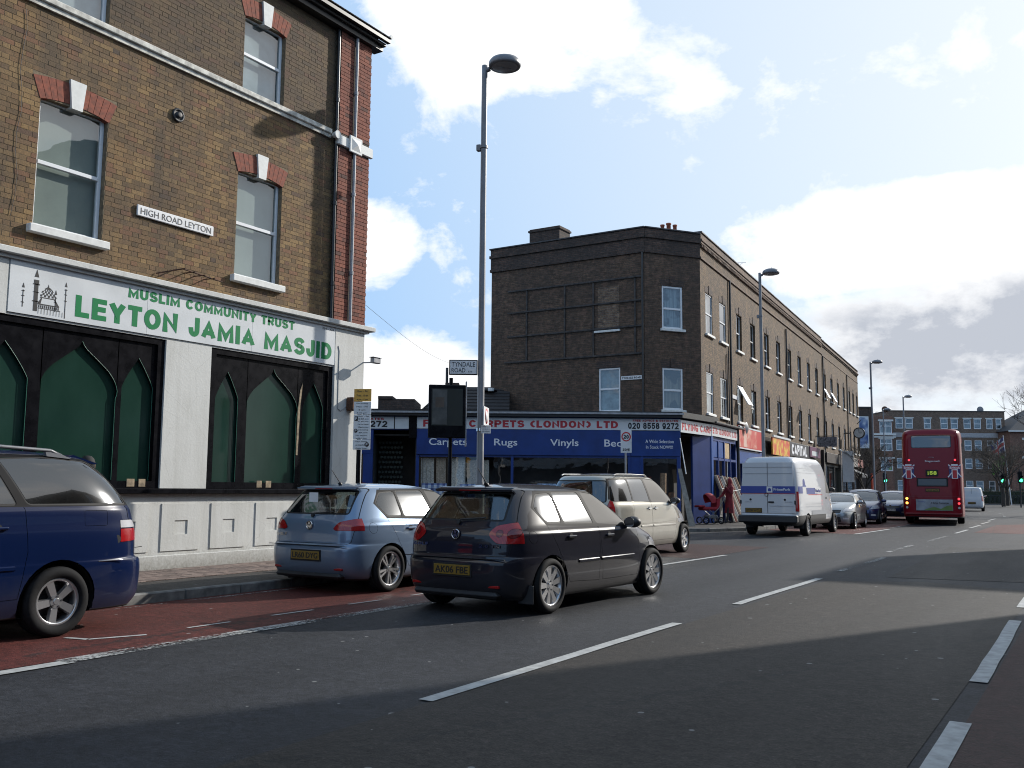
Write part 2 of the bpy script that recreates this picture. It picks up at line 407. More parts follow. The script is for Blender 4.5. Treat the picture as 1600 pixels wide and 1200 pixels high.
class MB:
    def __init__(s):
        s.v = []; s.f = []; s.m = []; s.s = []

    def add(s, vs, fs, m=0, sm=False):
        b = len(s.v); s.v += [tuple(p) for p in vs]
        for f in fs:
            s.f.append([i+b for i in f]); s.m.append(m); s.s.append(sm)

    def box(s, x0, x1, y0, y1, z0, z1, m=0):
        if x0 > x1: x0, x1 = x1, x0
        if y0 > y1: y0, y1 = y1, y0
        if z0 > z1: z0, z1 = z1, z0
        s.add([(x0, y0, z0), (x1, y0, z0), (x1, y1, z0), (x0, y1, z0), (x0, y0, z1), (x1, y0, z1), (x1, y1, z1), (x0, y1, z1)],
              [(0, 3, 2, 1), (4, 5, 6, 7), (0, 1, 5, 4), (1, 2, 6, 5), (2, 3, 7, 6), (3, 0, 4, 7)], m)
        return s

    def bbox(s, x0, x1, y0, y1, z0, z1, b=.01, m=0):
        """box with chamfered edges"""
        if x0 > x1: x0, x1 = x1, x0
        if y0 > y1: y0, y1 = y1, y0
        if z0 > z1: z0, z1 = z1, z0
        b = min(b, (x1-x0)*.45, (y1-y0)*.45, (z1-z0)*.45)
        V = []; idx = {}
        for ix, (X, sx) in enumerate(((x0, 1), (x1, -1))):
            for iy, (Y, sy) in enumerate(((y0, 1), (y1, -1))):
                for iz, (Z, sz) in enumerate(((z0, 1), (z1, -1))):
                    for k in range(3):
                        p = [X+sx*b, Y+sy*b, Z+sz*b]; p[k] = (X, Y, Z)[k]
                        idx[ix, iy, iz, k] = len(V); V.append(p)
        F = []
        for k in range(3):
            a, c = [i for i in range(3) if i != k]
            for q in (0, 1):
                cyc = []
                for (i, j) in ((0, 0), (1, 0), (1, 1), (0, 1)):
                    t = [0, 0, 0]; t[k] = q; t[a] = i; t[c] = j
                    cyc.append(idx[(*t, k)])
                F.append(cyc)
        for k in range(3):          # 12 edges
            a, c = [i for i in range(3) if i != k]
            for i in (0, 1):
                for j in (0, 1):
                    t0 = [0, 0, 0]; t0[a] = i; t0[c] = j; t1 = list(t0); t1[k] = 1
                    F.append([idx[(*t0, a)], idx[(*t1, a)], idx[(*t1, c)], idx[(*t0, c)]])
        for ix in (0, 1):
            for iy in (0, 1):
                for iz in (0, 1): F.append([idx[ix, iy, iz, k] for k in range(3)])
        cx = Vector(((x0+x1)/2, (y0+y1)/2, (z0+z1)/2)); out = []
        for f in F:
            P = [Vector(V[i]) for i in f]
            n = (P[1]-P[0]).cross(P[2]-P[0])
            c = sum(P, Vector())/len(P)-cx
            out.append(f if n.dot(c) > 0 else f[::-1])
        s.add(V, out, m)
        return s

    def prism(s, pts, y0, y1, m=0, cap=True):
        """polygon in x,z (counter-clockwise seen from -y) pushed from y0 to y1"""
        n = len(pts)
        s.add([(x, y0, z) for x, z in pts]+[(x, y1, z) for x, z in pts],
              ([tuple(range(n)), tuple(range(2*n-1, n-1, -1))] if cap else []) +
              [((i+1) % n, i, n+i, n+(i+1) % n) for i in range(n)], m)
        return s

    def cyl(s, p0, p1, r0, r1=None, n=12, m=0, caps=True, sm=True):
        r1 = r0 if r1 is None else r1
        p0 = Vector(p0); p1 = Vector(p1); d = (p1-p0).normalized()
        a = d.orthogonal().normalized(); b = d.cross(a)
        V = [p0+(a*math.cos(t)+b*math.sin(t))*r0 for t in [2*math.pi*i/n for i in range(n)]]
        V += [p1+(a*math.cos(t)+b*math.sin(t))*r1 for t in [2*math.pi*i/n for i in range(n)]]
        s.add(V, [(i, (i+1) % n, n+(i+1) % n, n+i) for i in range(n)], m, sm)
        if caps: s.add(V, [tuple(range(n-1, -1, -1)), tuple(range(n, 2*n))], m, False)
        return s

    def tube(s, path, r, n=8, m=0):
        for i in range(len(path)-1): s.cyl(path[i], path[i+1], r, n=n, m=m)
        return s

    def lathe(s, prof, n=24, axis='z', c=(0, 0, 0), m=0, sm=True, arc=(0, 2*math.pi)):
        """prof: (radius, height) list revolved"""
        full = abs(arc[1]-arc[0]-2*math.pi) < 1e-6
        k = n if full else n+1; V = []
        for r, h in prof:
            for i in range(k):
                t = arc[0]+(arc[1]-arc[0])*i/n; x = r*math.cos(t); y = r*math.sin(t)
                p = (x, y, h) if axis == 'z' else ((x, h, y) if axis == 'y' else (h, x, y))
                V.append((p[0]+c[0], p[1]+c[1], p[2]+c[2]))
        F = []
        for j in range(len(prof)-1):
            for i in range(n):
                a = j*k+i; b = j*k+(i+1) % k; q = (a, b, b+k, a+k)
                F.append(q if axis != 'y' else q[::-1])
        s.add(V, F, m, sm)
        return s

    def mesh(s, name, mats):
        me = bpy.data.meshes.new(name); me.from_pydata(s.v, [], s.f)
        for m in (mats if isinstance(mats, (list, tuple)) else [mats]): me.materials.append(m)
        me.polygons.foreach_set('material_index', s.m); me.polygons.foreach_set('use_smooth', s.s)
        me.update()
        return me


def link(name, data, parent=None, frame=None):
    o = bpy.data.objects.new(name, data); COL.objects.link(o)
    if parent is None:
        fr = frame or Matrix(); o.matrix_basis = fr; FR[o] = fr.copy()
    else:
        pf = FR[parent]; fr = frame if frame is not None else pf
        o.parent = parent; o.matrix_basis = pf.inverted() @ fr; FR[o] = fr.copy()
    return o


def part(name, mb, mats, parent=None, frame=None, label=None, kind=None):
    o = link(name, mb.mesh(name, mats), parent, frame)
    if label: o['label'] = label
    if kind: o['kind'] = kind
    return o


def thing(name, label, cat, frame=None, group=None):
    o = link(name, None, None, frame); o.empty_display_size = .2
    return tag(o, label, cat, group)


def tag(o, label, cat, group=None):
    o['label'] = label; o['category'] = cat
    if group: o['group'] = group
    return o


def struct(name, mb, mats, frame=None):
    return part(name, mb, mats, None, frame, kind='structure')


def frame(x, y, z=0, rz=0):
    return Matrix.Translation((x, y, z)) @ Matrix.Rotation(rz, 4, 'Z')


def kids(o): return [c for c in FR if c.parent == o]


def dup(root, fr, label=None, parent=None):
    r = root.copy(); COL.objects.link(r)
    if parent is None: r.matrix_basis = fr; FR[r] = fr.copy()
    else: r.parent = parent; r.matrix_basis = FR[parent].inverted() @ fr; FR[r] = fr.copy()
    if label: r['label'] = label
    inv = FR[root].inverted()
    for c in kids(root): dup(c, fr @ inv @ FR[c], None, r)
    return r


def arc(cx, cy, rx, ry, a0, a1, n=9):
    return [(cx+rx*math.cos(R(a0+(a1-a0)*i/n)), cy+ry*math.sin(R(a0+(a1-a0)*i/n))) for i in range(n+1)]


# heavy grotesque capitals, drawn as centre lines in a unit box
_P = [(0, 0), (0, 1), (.58, 1)]+arc(.58, .73, .42, .27, 90, -90)+[(0, .46)]
GLYPH = {'A': [[(0, 0), (.5, 1), (1, 0)], [(.19, .27), (.81, .27)]], 'B': [[(0, 0), (0, 1), (.58, 1)]+arc(.58, .77, .36, .23, 90, -90)+[(0, .54)], [(0, .54), (.6, .54)]+arc(.6, .27, .4, .27, 90, -90)+[(0, 0)]],
         'C': [arc(.5, .5, .5, .5, 38, 322, 16)], 'D': [[(0, 0), (0, 1), (.42, 1)]+arc(.42, .5, .58, .5, 90, -90, 12)+[(0, 0)]], 'E': [[(1, 1), (0, 1), (0, 0), (1, 0)], [(0, .52), (.9, .52)]],
         'F': [[(1, 1), (0, 1), (0, 0)], [(0, .5), (.85, .5)]], 'G': [arc(.5, .5, .5, .5, 42, 350, 16)+[(1, .44), (.55, .44)], [(1, .44), (1, 0)]], 'H': [[(0, 0), (0, 1)], [(1, 0), (1, 1)], [(0, .5), (1, .5)]],
         'I': [[(.5, 0), (.5, 1)]], 'J': [[(1, 1), (1, .3)]+arc(.5, .3, .5, .3, 0, -180)], 'K': [[(0, 0), (0, 1)], [(1, 1), (0, .34)], [(.34, .56), (1, 0)]], 'L': [[(0, 1), (0, 0), (1, 0)]],
         'M': [[(0, 0), (0, 1), (.5, .08), (1, 1), (1, 0)]], 'N': [[(0, 0), (0, 1), (1, 0), (1, 1)]], 'O': [arc(.5, .5, .5, .5, 90, 450, 22)], 'P': [_P], 'R': [_P, [(.55, .46), (1, 0)]],
         'S': [arc(.5, .75, .47, .25, 18, 270, 10)+arc(.5, .26, .5, .26, 90, -160, 10)], 'T': [[(0, 1), (1, 1)], [(.5, 1), (.5, 0)]], 'U': [[(0, 1), (0, .34)]+arc(.5, .34, .5, .34, 180, 360)+[(1, 1)]],
         'V': [[(0, 1), (.5, 0), (1, 1)]], 'W': [[(0, 1), (.25, 0), (.5, .95), (.75, 0), (1, 1)]], 'X': [[(0, 0), (1, 1)], [(0, 1), (1, 0)]], 'Y': [[(0, 1), (.5, .42), (1, 1)], [(.5, .45), (.5, 0)]], 'Z': [[(0, 1), (1, 1), (0, 0), (1, 0)]],
         '0': [arc(.5, .5, .5, .5, 90, 450, 20)], '1': [[(.1, .78), (.6, 1), (.6, 0)]], '2': [arc(.5, .70, .5, .30, 165, -25)+[(0, 0), (1, 0)]], '3': [arc(.48, .76, .44, .24, 160, -80)+[(.4, .52)], [(.4, .53)]+arc(.5, .27, .5, .27, 80, -160)],
         '4': [[(.75, 0), (.75, 1), (0, .28), (1, .28)]], '5': [[(.95, 1), (.12, 1), (.04, .48)]+arc(.48, .32, .52, .32, 130, -155)], '6': [arc(.5, .34, .5, .34, 90, 450, 16), [(0, .34)]+arc(.52, .62, .52, .38, 180, 40)],
         '7': [[(0, 1), (1, 1), (.35, 0)]], '8': [arc(.5, .76, .43, .24, 90, 450, 14), arc(.5, .26, .5, .26, 90, 450, 16)], '9': [arc(.5, .66, .5, .34, 90, 450, 16), [(1, .66)]+arc(.48, .38, .52, .38, 0, -140)],
         '(': [[(1, 1), (.42, .86), (.08, .62), (.08, .38), (.42, .14), (1, 0)]], ')': [[(0, 1), (.58, .86), (.92, .62), (.92, .38), (.58, .14), (0, 0)]], '-': [[(0, .42), (1, .42)]], '.': [[(.2, 0), (.8, 0)]], '&': [arc(.4, .78, .28, .22, -40, 230, 10)+[(1, 0)], [(.28, .52)]+arc(.4, .25, .4, .27, 110, 350, 10)+[(1, .5)]]}
GW = {'I': .235, 'M': .86, 'W': .98, '1': .40, '(': .52, ')': .52, 'J': .54, 'L': .56, ' ': .34, 'T': .62, 'F': .58, 'E': .60, 'O': .76, 'G': .74, 'C': .72, 'A': .74, 'V': .70, '.': .34, '&': .74}


def heavy(body, x0, x1, z0, z1, y, t=.235):
    V = []; F = []; cur = 0; k = 0; WD = []; wd_ = 0
    for ch in body:
        w = GW.get(ch, .70)
        if ch == ' ': wd_ += 1
        for pl in GLYPH.get(ch, []):
            p = [Vector((cur+t/2+u*(w-t), t/2+v*(1-t))) for u, v in pl]
            p = [a for i, a in enumerate(p) if i == 0 or (a-p[i-1]).length > 1e-4]
            closed = (p[0]-p[-1]).length < 1e-4
            if not closed:
                for a, b in ((0, 1), (-1, -2)):
                    d = (p[a]-p[b]).normalized(); p[a] = p[a]+d*(t/2 if min(abs(d.x), abs(d.y)) < .3 else t*.15)
            n = len(p); b0 = len(V); k += 1
            for i in range(n):
                a = p[i-1] if i else (p[-2] if closed else None); c = p[i+1] if i < n-1 else (p[1] if closed else None)
                d1 = (p[i]-a).normalized() if a is not None and (p[i]-a).length > 1e-6 else None
                d2 = (c-p[i]).normalized() if c is not None and (c-p[i]).length > 1e-6 else None
                d1 = d2 if d1 is None else d1; d2 = d1 if d2 is None else d2; n1 = Vector((-d1.y, d1.x)); n2 = Vector((-d2.y, d2.x)); m_ = n1+n2
                m_ = n1 if m_.length < .1 else m_.normalized(); q = t/2/max(.42, m_.dot(n1))
                for sg_ in (1, -1): V.append((p[i].x+m_.x*q*sg_, y-.0004*(k % 5), p[i].y+m_.y*q*sg_))
                if i: F.append((b0+2*i-2, b0+2*i-1, b0+2*i+1, b0+2*i)); WD.append(wd_)
        cur += w+.105
    cur -= .105
    V = [(x0+x/cur*(x1-x0), yy, z0+min(1.0, max(0., z))*(z1-z0)) for x, yy, z in V]
    out = []; wi = sorted(set(WD))
    for w_ in wi:
        fs = [f for f, q in zip(F, WD) if q == w_]; us = sorted({i for f in fs for i in f}); mp = {u: i for i, u in enumerate(us)}
        out.append(([V[u] for u in us], [[mp[i] for i in f] for f in fs]))
    return out


def text(parent, body, x0, x1, z0, z1, y, m, bold=.0, name='lettering', fr=None, depth=.003, label=None, align=None, space=1.):
    """flat lettering facing -y in its parent's frame, fitted to a box"""
    if bold >= .02 and all(c == ' ' or c in GLYPH for c in body):
        for V, F in heavy(body, x0, x1, z0, z1, y-.001):
            me = bpy.data.meshes.new(name); me.from_pydata(V, [], F); me.materials.append(m)
            o = link(name, me, parent, fr)
        if label: o['label'] = label
        return o
    cu = bpy.data.curves.new(name, 'FONT'); cu.body = body; cu.size = 1; cu.extrude = .001
    cu.space_character = space; cu.resolution_u = 3
    if align: cu.align_x = align
    tmp = bpy.data.objects.new('tmp', cu)
    me = bpy.data.meshes.new_from_object(tmp)
    bpy.data.objects.remove(tmp); bpy.data.curves.remove(cu)
    xs = [v.co.x for v in me.vertices]; ys = [v.co.y for v in me.vertices]
    ax, bx, ay, by = min(xs), max(xs), min(ys), max(ys)
    B = bold*(z1-z0)*1.7
    for v in me.vertices:
        v.co = (x0+B+(v.co.x-ax)/(bx-ax)*(x1-x0-2*B), y-(v.co.z/.001)*depth, z0+B*.6+(v.co.y-ay)/(by-ay)*(z1-z0-1.2*B))
    if bold:                                  # bold weight: the same outlines printed again, slightly shifted
        vs = [tuple(v.co) for v in me.vertices]; fs = [tuple(p.vertices) for p in me.polygons]; V = []; F = []
        for k, (sx, sz) in enumerate(((-1, -.6), (1, .6), (-1, .6), (1, -.6), (0, 0))):
            b = len(V); V += [(x+sx*B, y_-k*.0003, z+sz*B) for x, y_, z in vs]; F += [tuple(i+b for i in f) for f in fs]
        bpy.data.meshes.remove(me); me = bpy.data.meshes.new(name); me.from_pydata(V, [], F)
    me.name = name; me.materials.clear(); me.materials.append(m)
    o = link(name, me, parent, fr)
    if label: o['label'] = label
    return o


def wall(L0, L1, z0, z1, holes, depth=.25, reveal=.11, m=0, mr=0):
    """wall facing -y at y=0 with rectangular openings and reveals"""
    mb = MB()
    us = sorted({L0, L1, *[h[0] for h in holes], *[h[1] for h in holes]})
    zs = sorted({z0, z1, *[h[2] for h in holes], *[h[3] for h in holes]})
    us = [u for u in us if L0 <= u <= L1]; zs = [z for z in zs if z0 <= z <= z1]
    for i in range(len(us)-1):
        for j in range(len(zs)-1):
            cu, cz = (us[i]+us[i+1])/2, (zs[j]+zs[j+1])/2
            if any(h[0] < cu < h[1] and h[2] < cz < h[3] for h in holes): continue
            mb.add([(us[i], 0, zs[j]), (us[i+1], 0, zs[j]), (us[i+1], 0, zs[j+1]), (us[i], 0, zs[j+1])], [(0, 1, 2, 3)], m)
    for a, b, c, d in holes:
        r = reveal
        mb.add([(a, 0, c), (a, r, c), (a, r, d), (a, 0, d)], [(0, 1, 2, 3)], mr)
        mb.add([(b, 0, c), (b, r, c), (b, r, d), (b, 0, d)], [(3, 2, 1, 0)], mr)
        mb.add([(a, 0, c), (b, 0, c), (b, r, c), (a, r, c)], [(0, 1, 2, 3)], mr)
        mb.add([(a, 0, d), (b, 0, d), (b, r, d), (a, r, d)], [(3, 2, 1, 0)], mr)
    mb.add([(L0, 0, z1), (L1, 0, z1), (L1, depth, z1), (L0, depth, z1)], [(0, 1, 2, 3)], m)
    mb.add([(L0, 0, z0), (L0, 0, z1), (L0, depth, z1), (L0, depth, z0)], [(0, 1, 2, 3)], m)
    mb.add([(L1, 0, z0), (L1, 0, z1), (L1, depth, z1), (L1, depth, z0)], [(3, 2, 1, 0)], m)
    return mb


def sash(parent, fr, a, b, c, d, y, mf, mg, fw=.055, mid=.5, blind=None, back=True, sill=None, bars=0):
    """a window part: frame mesh with pane, blind and sill sub-parts"""
    mb = MB()
    mb.bbox(a, a+fw, y, y+.06, c, d, .006); mb.bbox(b-fw, b, y, y+.06, c, d, .006)
    mb.bbox(a+fw, b-fw, y, y+.06, d-fw, d, .006); mb.bbox(a+fw, b-fw, y, y+.06, c, c+fw, .006)
    zm = c+(d-c)*mid
    if mid: mb.bbox(a+fw, b-fw, y-.008, y+.05, zm-fw*.5, zm+fw*.5, .006)
    for i in range(bars):
        x = a+(b-a)*(i+1)/(bars+1); mb.bbox(x-.02, x+.02, y+.002, y+.05, c+fw, d-fw, .004)
    w = part('window', mb, mf, parent, fr)
    segs = [(c+fw, zm-fw*.5), (zm+fw*.5, d-fw)] if mid else [(c+fw, d-fw)]
    for k, (p, q) in enumerate(segs):
        g = MB(); yy = y+.03-.01*k
        g.add([(a+fw, yy, p), (b-fw, yy, p), (b-fw, yy, q), (a+fw, yy, q)], [(0, 1, 2, 3)])
        part('pane', g, mg, w, fr)
    if blind:
        g = MB(); g.add([(a, y+.12, c), (b, y+.12, c), (b, y+.12, d), (a, y+.12, d)], [(0, 1, 2, 3)]); part('blind', g, blind, w, fr)
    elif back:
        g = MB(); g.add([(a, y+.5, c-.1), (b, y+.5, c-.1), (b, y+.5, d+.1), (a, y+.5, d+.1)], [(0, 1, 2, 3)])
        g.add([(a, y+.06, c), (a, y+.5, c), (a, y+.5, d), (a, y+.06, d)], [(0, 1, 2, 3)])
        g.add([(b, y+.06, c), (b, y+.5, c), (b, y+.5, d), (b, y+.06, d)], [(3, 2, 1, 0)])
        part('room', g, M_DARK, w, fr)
    if sill:
        g = MB(); g.bbox(a-.09, b+.09, -.10, y+.01, c-sill, c, .012); part('sill', g, M_STONEW, w, fr)
    return w

# ------------------------------------------------------------------ ground, road, markings
def poly(name, pts, z, m, h=None, z0=0.):
    mb = MB(); n = len(pts)
    if h is None: mb.add([(x, y, z) for x, y in pts], [tuple(range(n))])
    else:
        mb.add([(x, y, z0) for x, y in pts]+[(x, y, z) for x, y in pts],
               [tuple(range(n, 2*n))]+[(i, (i+1) % n, n+(i+1) % n, n+i) for i in range(n)])
    return struct(name, mb, m)


def fw(u, d): return (-math.sin(YAW)*d+math.cos(YAW)*u, math.cos(YAW)*d+math.sin(YAW)*u)


poly('road', [(-900, -300), (900, -300), (900, 1500), (-900, 1500)], 0, M_ASPH)
poly('road_patch', [(-3.93, -12), (-.9, -12), (-1.0, 15.8), (-2.6, 16.4), (-3.9, 15.6)], .004, M_ASPH2)
poly('bus_lane', [(-9.92, -12), (-7.28, -12), (-7.28, 15.6), (-9.92, 15.6)], .004, M_ASPHR)
poly('bus_lane', [(-10.65, 34.5), (-7.3, 33.0), (-7.6, 62), (-12.2, 62)], .004, M_ASPHR)
poly('bus_lane', [(-.78, -12), (2.2, -12), (2.2, 14.4), (-.85, 14.4)], .004, M_ASPHRD)
poly('bus_lane', [(-4.15, 37.5), (-1.5, 37.5), (-1.8, 52), (-4.3, 47)], .004, M_ASPHR)
poly('bus_lane', [(-10.2, 19.4), (-7.35, 19.0), (-7.35, 24), (-10.4, 24)], .004, M_ASPHRD)


def line(x0, y0, x1, y1, w, m=M_LINE, z=.009):
    d = Vector((x1-x0, y1-y0)); n = Vector((-d.y, d.x)).normalized()*w/2
    mb = MB(); k = max(1, int(d.length/.5)); V = []; F = []
    for i in range(k+1):
        t = i/k; j = random.uniform(-.006, .006)
        V += [(x0+d.x*t+n.x+j, y0+d.y*t+n.y, z), (x0+d.x*t-n.x+j, y0+d.y*t-n.y, z)]
        if i: F.append((2*i-2, 2*i-1, 2*i+1, 2*i))
    mb.add(V, F); return struct('lane_marking', mb, m)


line(-7.16, -6, -7.16, 4.75, .15); line(-7.22, 4.7, -7.28, 9.9, .19, M_LINEW); line(-7.28, 9.9, -7.28, 15.5, .12, M_LINEW)
line(-7.27, 16.4, -7.22, 20.35, .12); line(-7.25, 33.0, -7.15, 38.2, .14); line(-7.3, 39.5, -7.6, 47, .12, M_LINEW)
for a, b, x, m in ((-1.2, 3.2, -3.93, M_LINE), (5.23, 9.7, -3.95, M_LINE), (11.72, 15.93, -4.03, M_LINE), (17.62, 21.8, -4.15, M_LINEW), (23.8, 27.4, -4.5, M_LINEW),
                   (29.8, 33.6, -4.5, M_LINEW), (36.2, 40, -4.6, M_LINE), (42, 46, -4.8, M_LINE), (48, 52, -5.0, M_LINE), (54, 58, -5.3, M_LINE)):
    line(x, a, x-.04, b, .115, m)
for a, b, x in ((-2, 1.2, -.75), (2.6, 6.6, -.83), (8.05, 12.1, -.94), (13.5, 17.2, -1.02)): line(x+.03, a, x-.02, b, .125)
line(-8.3, 5.44, -8.05, 5.5, .06); line(-8.05, 5.5, -7.85, 5.98, .06)
for a, b in ((6.5, 7.03), (7.63, 8.25), (8.88, 9.48), (10.1, 10.8), (-1, -.4), (.2, .8), (1.5, 2.1), (2.8, 3.4)): line(-7.9, a, -7.88, b, .05)
line(-9.74, -4, -9.74, 15, .06, M_LINEW)
for i in range(9):
    line(-14.2+i*.62, 28.6+i*.13, -13.85+i*.62, 28.66+i*.13, .14, M_LINEW)
for a, b, c, d in ((-8.1, 32.6, -7.6, 33.2), (-8.4, 36.2, -7.9, 36.4), (-3.2, 24.6, -2.7, 24.8), (-5.2, 62, -5.6, 66), (-6, 70, -6.6, 74), (-7.2, 78, -8, 82)):
    line(a, b, c, d, .14, M_LINEW)
poly('road_patch', [(-3.2, 16.9), (-1.2, 17.3), (-.9, 27.5), (-3.6, 27.2)], .0045, asphalt('asphalt_patch', (.0055, .0055, .006), (.022, .0215, .022)))
mb = MB()        # drain cover and gully
mb.bbox(-9.72, -9.42, 11.7, 12.15, .006, .018, .004)
for i in range(6): mb.box(-9.69, -9.45, 11.74+i*.065, 11.77+i*.065, .016, .024)
tag(part('drain_grate', mb, M_RUST), 'rusty iron gully grate in the gutter of the red lane', 'drain cover')

PAVE1 = [(-10.06, -12), (-10.06, 14.3), (-10.10, 15.4), (-10.4, 16.4), (-11.1, 17.05), (-12.0, 17.2), (-13, 16.85), (-33, 4.3), (-33, -12)]
pv = poly('pavement', PAVE1, .112, M_PAVE, 1)
# kerb stones of the near footway: each its own piece
kerb = link('kerb', None); kerb['kind'] = 'structure'
km = MB().bbox(-.125, 0, .004, .906, -.05, .122, .014).mesh('kerb_stone', M_CONC)
for i in range(30):
    o = link('kerb_stone', km, kerb, frame(-9.93+random.uniform(-.004, .004), -11.9+i*.91, random.uniform(-.003, .003)))
cp = [(-9.93, 15.4), (-10.28, 16.5), (-11.03, 17.2), (-12.0, 17.34), (-13.05, 16.99), (-33, 4.45)]


def kerbline(pts, name='kerb', w=.13, h=.12):
    """run of kerb stones a metre long, one joined piece"""
    mb = MB()
    for (x0, y0), (x1, y1) in zip(pts, pts[1:]):
        L = math.hypot(x1-x0, y1-y0); k = max(1, round(L/.92)); an = math.atan2(y1-y0, x1-x0)
        for i in range(k):
            t = MB().bbox(i*L/k+.004, (i+1)*L/k-.004, 0, w, -.05, h+random.uniform(-.003, .003), .014)
            c, s_ = math.cos(an), math.sin(an)
            mb.add([(x0+c*x-s_*y, y0+s_*x+c*y, z) for x, y, z in t.v], t.f)
    return struct(name, mb, M_CONC)


kerbline(cp)
# clay pavers in a band beside the mosque wall
pg = link('paving', None); pg['kind'] = 'structure'
poly('paving_bed', [(-12.63, 5.0), (-11.2, 5.0), (-11.2, 15.6), (-12.63, 15.6)], .114, M_MORTARD)
pm = [MB().bbox(.003, .197, .003, .097, 0, .010, .003).mesh('paver', M_PAVER) for _ in range(1)]
cells = []; halves = []
for r in range(50, 156):
    y = r*.1; off = (r % 2)*.1
    for c in range(-64, -55):
        x = c*.2-off
        if x < -12.62 or x+.2 > -11.19:
            a_, b_ = max(x, -12.62), min(x+.2, -11.2)
            if b_-a_ > .04: halves.append((a_, b_, y))
            continue
        cells.append(((x+.1)**2+(y-.05)**2, x, y))
cells = [c for c in cells if c[2] > 7.2 and c[2] < 11.2]+[c for c in cells if not (7.2 < c[2] < 11.2)]
first = sorted(cells[:], key=lambda c: (0 if 7.0 < c[2] < 11.3 else 1, c[0]))
rest = MB()
for i, (_, x, y) in enumerate(first):
    dz = random.uniform(-.0025, .0025)
    if i < 290: link('paver', pm[0], pg, frame(x, y, .114+dz))
    else:
        t = MB().box(.003, .197, .003, .097, 0, .010); rest.add([(a+x, b+y, c+.114+dz) for a, b, c in t.v], t.f)
for a_, b_, y in halves: rest.box(a_+.003, b_-.003, y+.003, y+.097, .114, .124)
part('pavers', rest, M_PAVER, pg, kind='stuff')

PAVE2 = [fw(-30, 33.9), fw(-2, 33.9), (-15.2, 30.2), (-13.2, 30.6), (-11.9, 31.5), (-11.2, 33.2), (-11.0, 36), (-12.6, 65), (-14.9, 90), (-19, 101), (-60, 130),
         (-80, 60), fw(-30, 45)]
poly('pavement', PAVE2, .112, M_PAVE, 1)
kerbline([(x+.1, y-.05) for x, y in PAVE2[:9]][::-1])
PAVE3 = [fw(40, 112), fw(56, 110), fw(64, 106), fw(76, 99), fw(110, 90), fw(200, 120), fw(200, 200), fw(20, 200), fw(30, 118)]
poly('pavement', PAVE3, .112, M_PAVE, 1)
kerbline([PAVE3[i] for i in (3, 2, 1, 0)])
poly('pavement', [(2.35, -40), (5.2, -40), (5.2, 60), (2.35, 60)], .112, M_PAVE, 1)
kerbline([(2.22, -20), (2.22, 58)][::-1], w=.13)

# ------------------------------------------------------------------ corner building with the shop front of the prayer hall
MF = frame(-12.63, 0, 0, math.pi/2)          # local x = along the street, y = into the building
mq = thing('corner_building', 'tall stock-brick corner building, white shopfront with green arched windows, red brick pilaster', 'building', MF)
W1 = [(7.40, 8.48, 5.05, 6.93), (11.04, 12.08, 5.05, 6.93), (3.7, 4.78, 5.05, 6.93)]
W2 = [(7.42, 8.40, 8.40, 9.80), (11.06, 12.04, 8.40, 9.80), (3.7, 4.7, 8.4, 9.8)]
HO = W1+W2
body = MB()
body.add([(x, y, z) for z in (0, 10.75) for x, y in ((2, .02), (14.40, .02), (8.4, 9.6), (2, 9.6))],
         [(1, 2, 6, 5), (2, 3, 7, 6), (3, 0, 4, 7), (4, 5, 6, 7)])
part('side_wall', body, M_MORTARD, mq)
part('wall', wall(2, 14.38, 4.5, 10.62, HO, .3, .13), M_MORTAR, mq)
# real bricks on the street face
bm_full = MB().box(.004, .221, -.004, .02, .004, .071).mesh('brick', M_STOCK)
arch = [(a-.17, b+.17, d, d+.40) for a, b, c, d in HO]
bricks = []; br = MB(); brt = MB()
for r in range(60, 142):
    z = r*.075
    if z < 4.63 or 8.215 < z+.04 < 8.42: continue
    off = .16875*(r % 2)
    for c in range(34, 90):
        x0 = (c//2)*.3375-off+(.225 if c % 2 else 0); x1 = x0+(.1125 if c % 2 else .225)
        x0 = max(x0, 6.2); x1 = min(x1, 13.40)
        spans = [(x0, x1)]
        for a, b, cc, d in HO:
            if z+.04 > cc and z+.04 < d:
                spans = [q for p, s_ in spans for q in ((p, min(s_, a)), (max(p, b), s_)) if q[1]-q[0] > .02]
        for a, b, cc, d in arch:
            if cc-.04 <= z+.04 < cc+.34:
                fl = .165-.12*min(1, max(0, (z+.04-cc+.02)/.31)); fl = max(fl-.012, .03)
                cu_ = (a+b)/2; t_ = z+.04-cc; arcz = .28+.07*.5
                if t_ < .31: spans = [q for p, s_ in spans for q in ((p, min(s_, a+fl)), (max(p, b-fl), s_)) if q[1]-q[0] > .02]
        for p, q in spans:
            if q-p > .02: bricks.append((p, q, z))
vis = sorted([b for b in bricks if b[1]-b[0] > .22 and b[0] > 6.98 and b[2] < 8.9], key=lambda b: b[0]**2*1.0+(b[2]-1.4)**2)
single = set(vis[:290])
for b in bricks:
    p, q, z = b; j = random.uniform(-.003, .003)
    if b in single: link('brick', bm_full, mq, MF @ Matrix.Translation((p, j*.6, z)))
    else: br.box(p+.004, q-.004, -.004+j*.6, .02, z+.004, z+.071)
part('brickwork', br, M_STOCK, mq, kind='stuff')
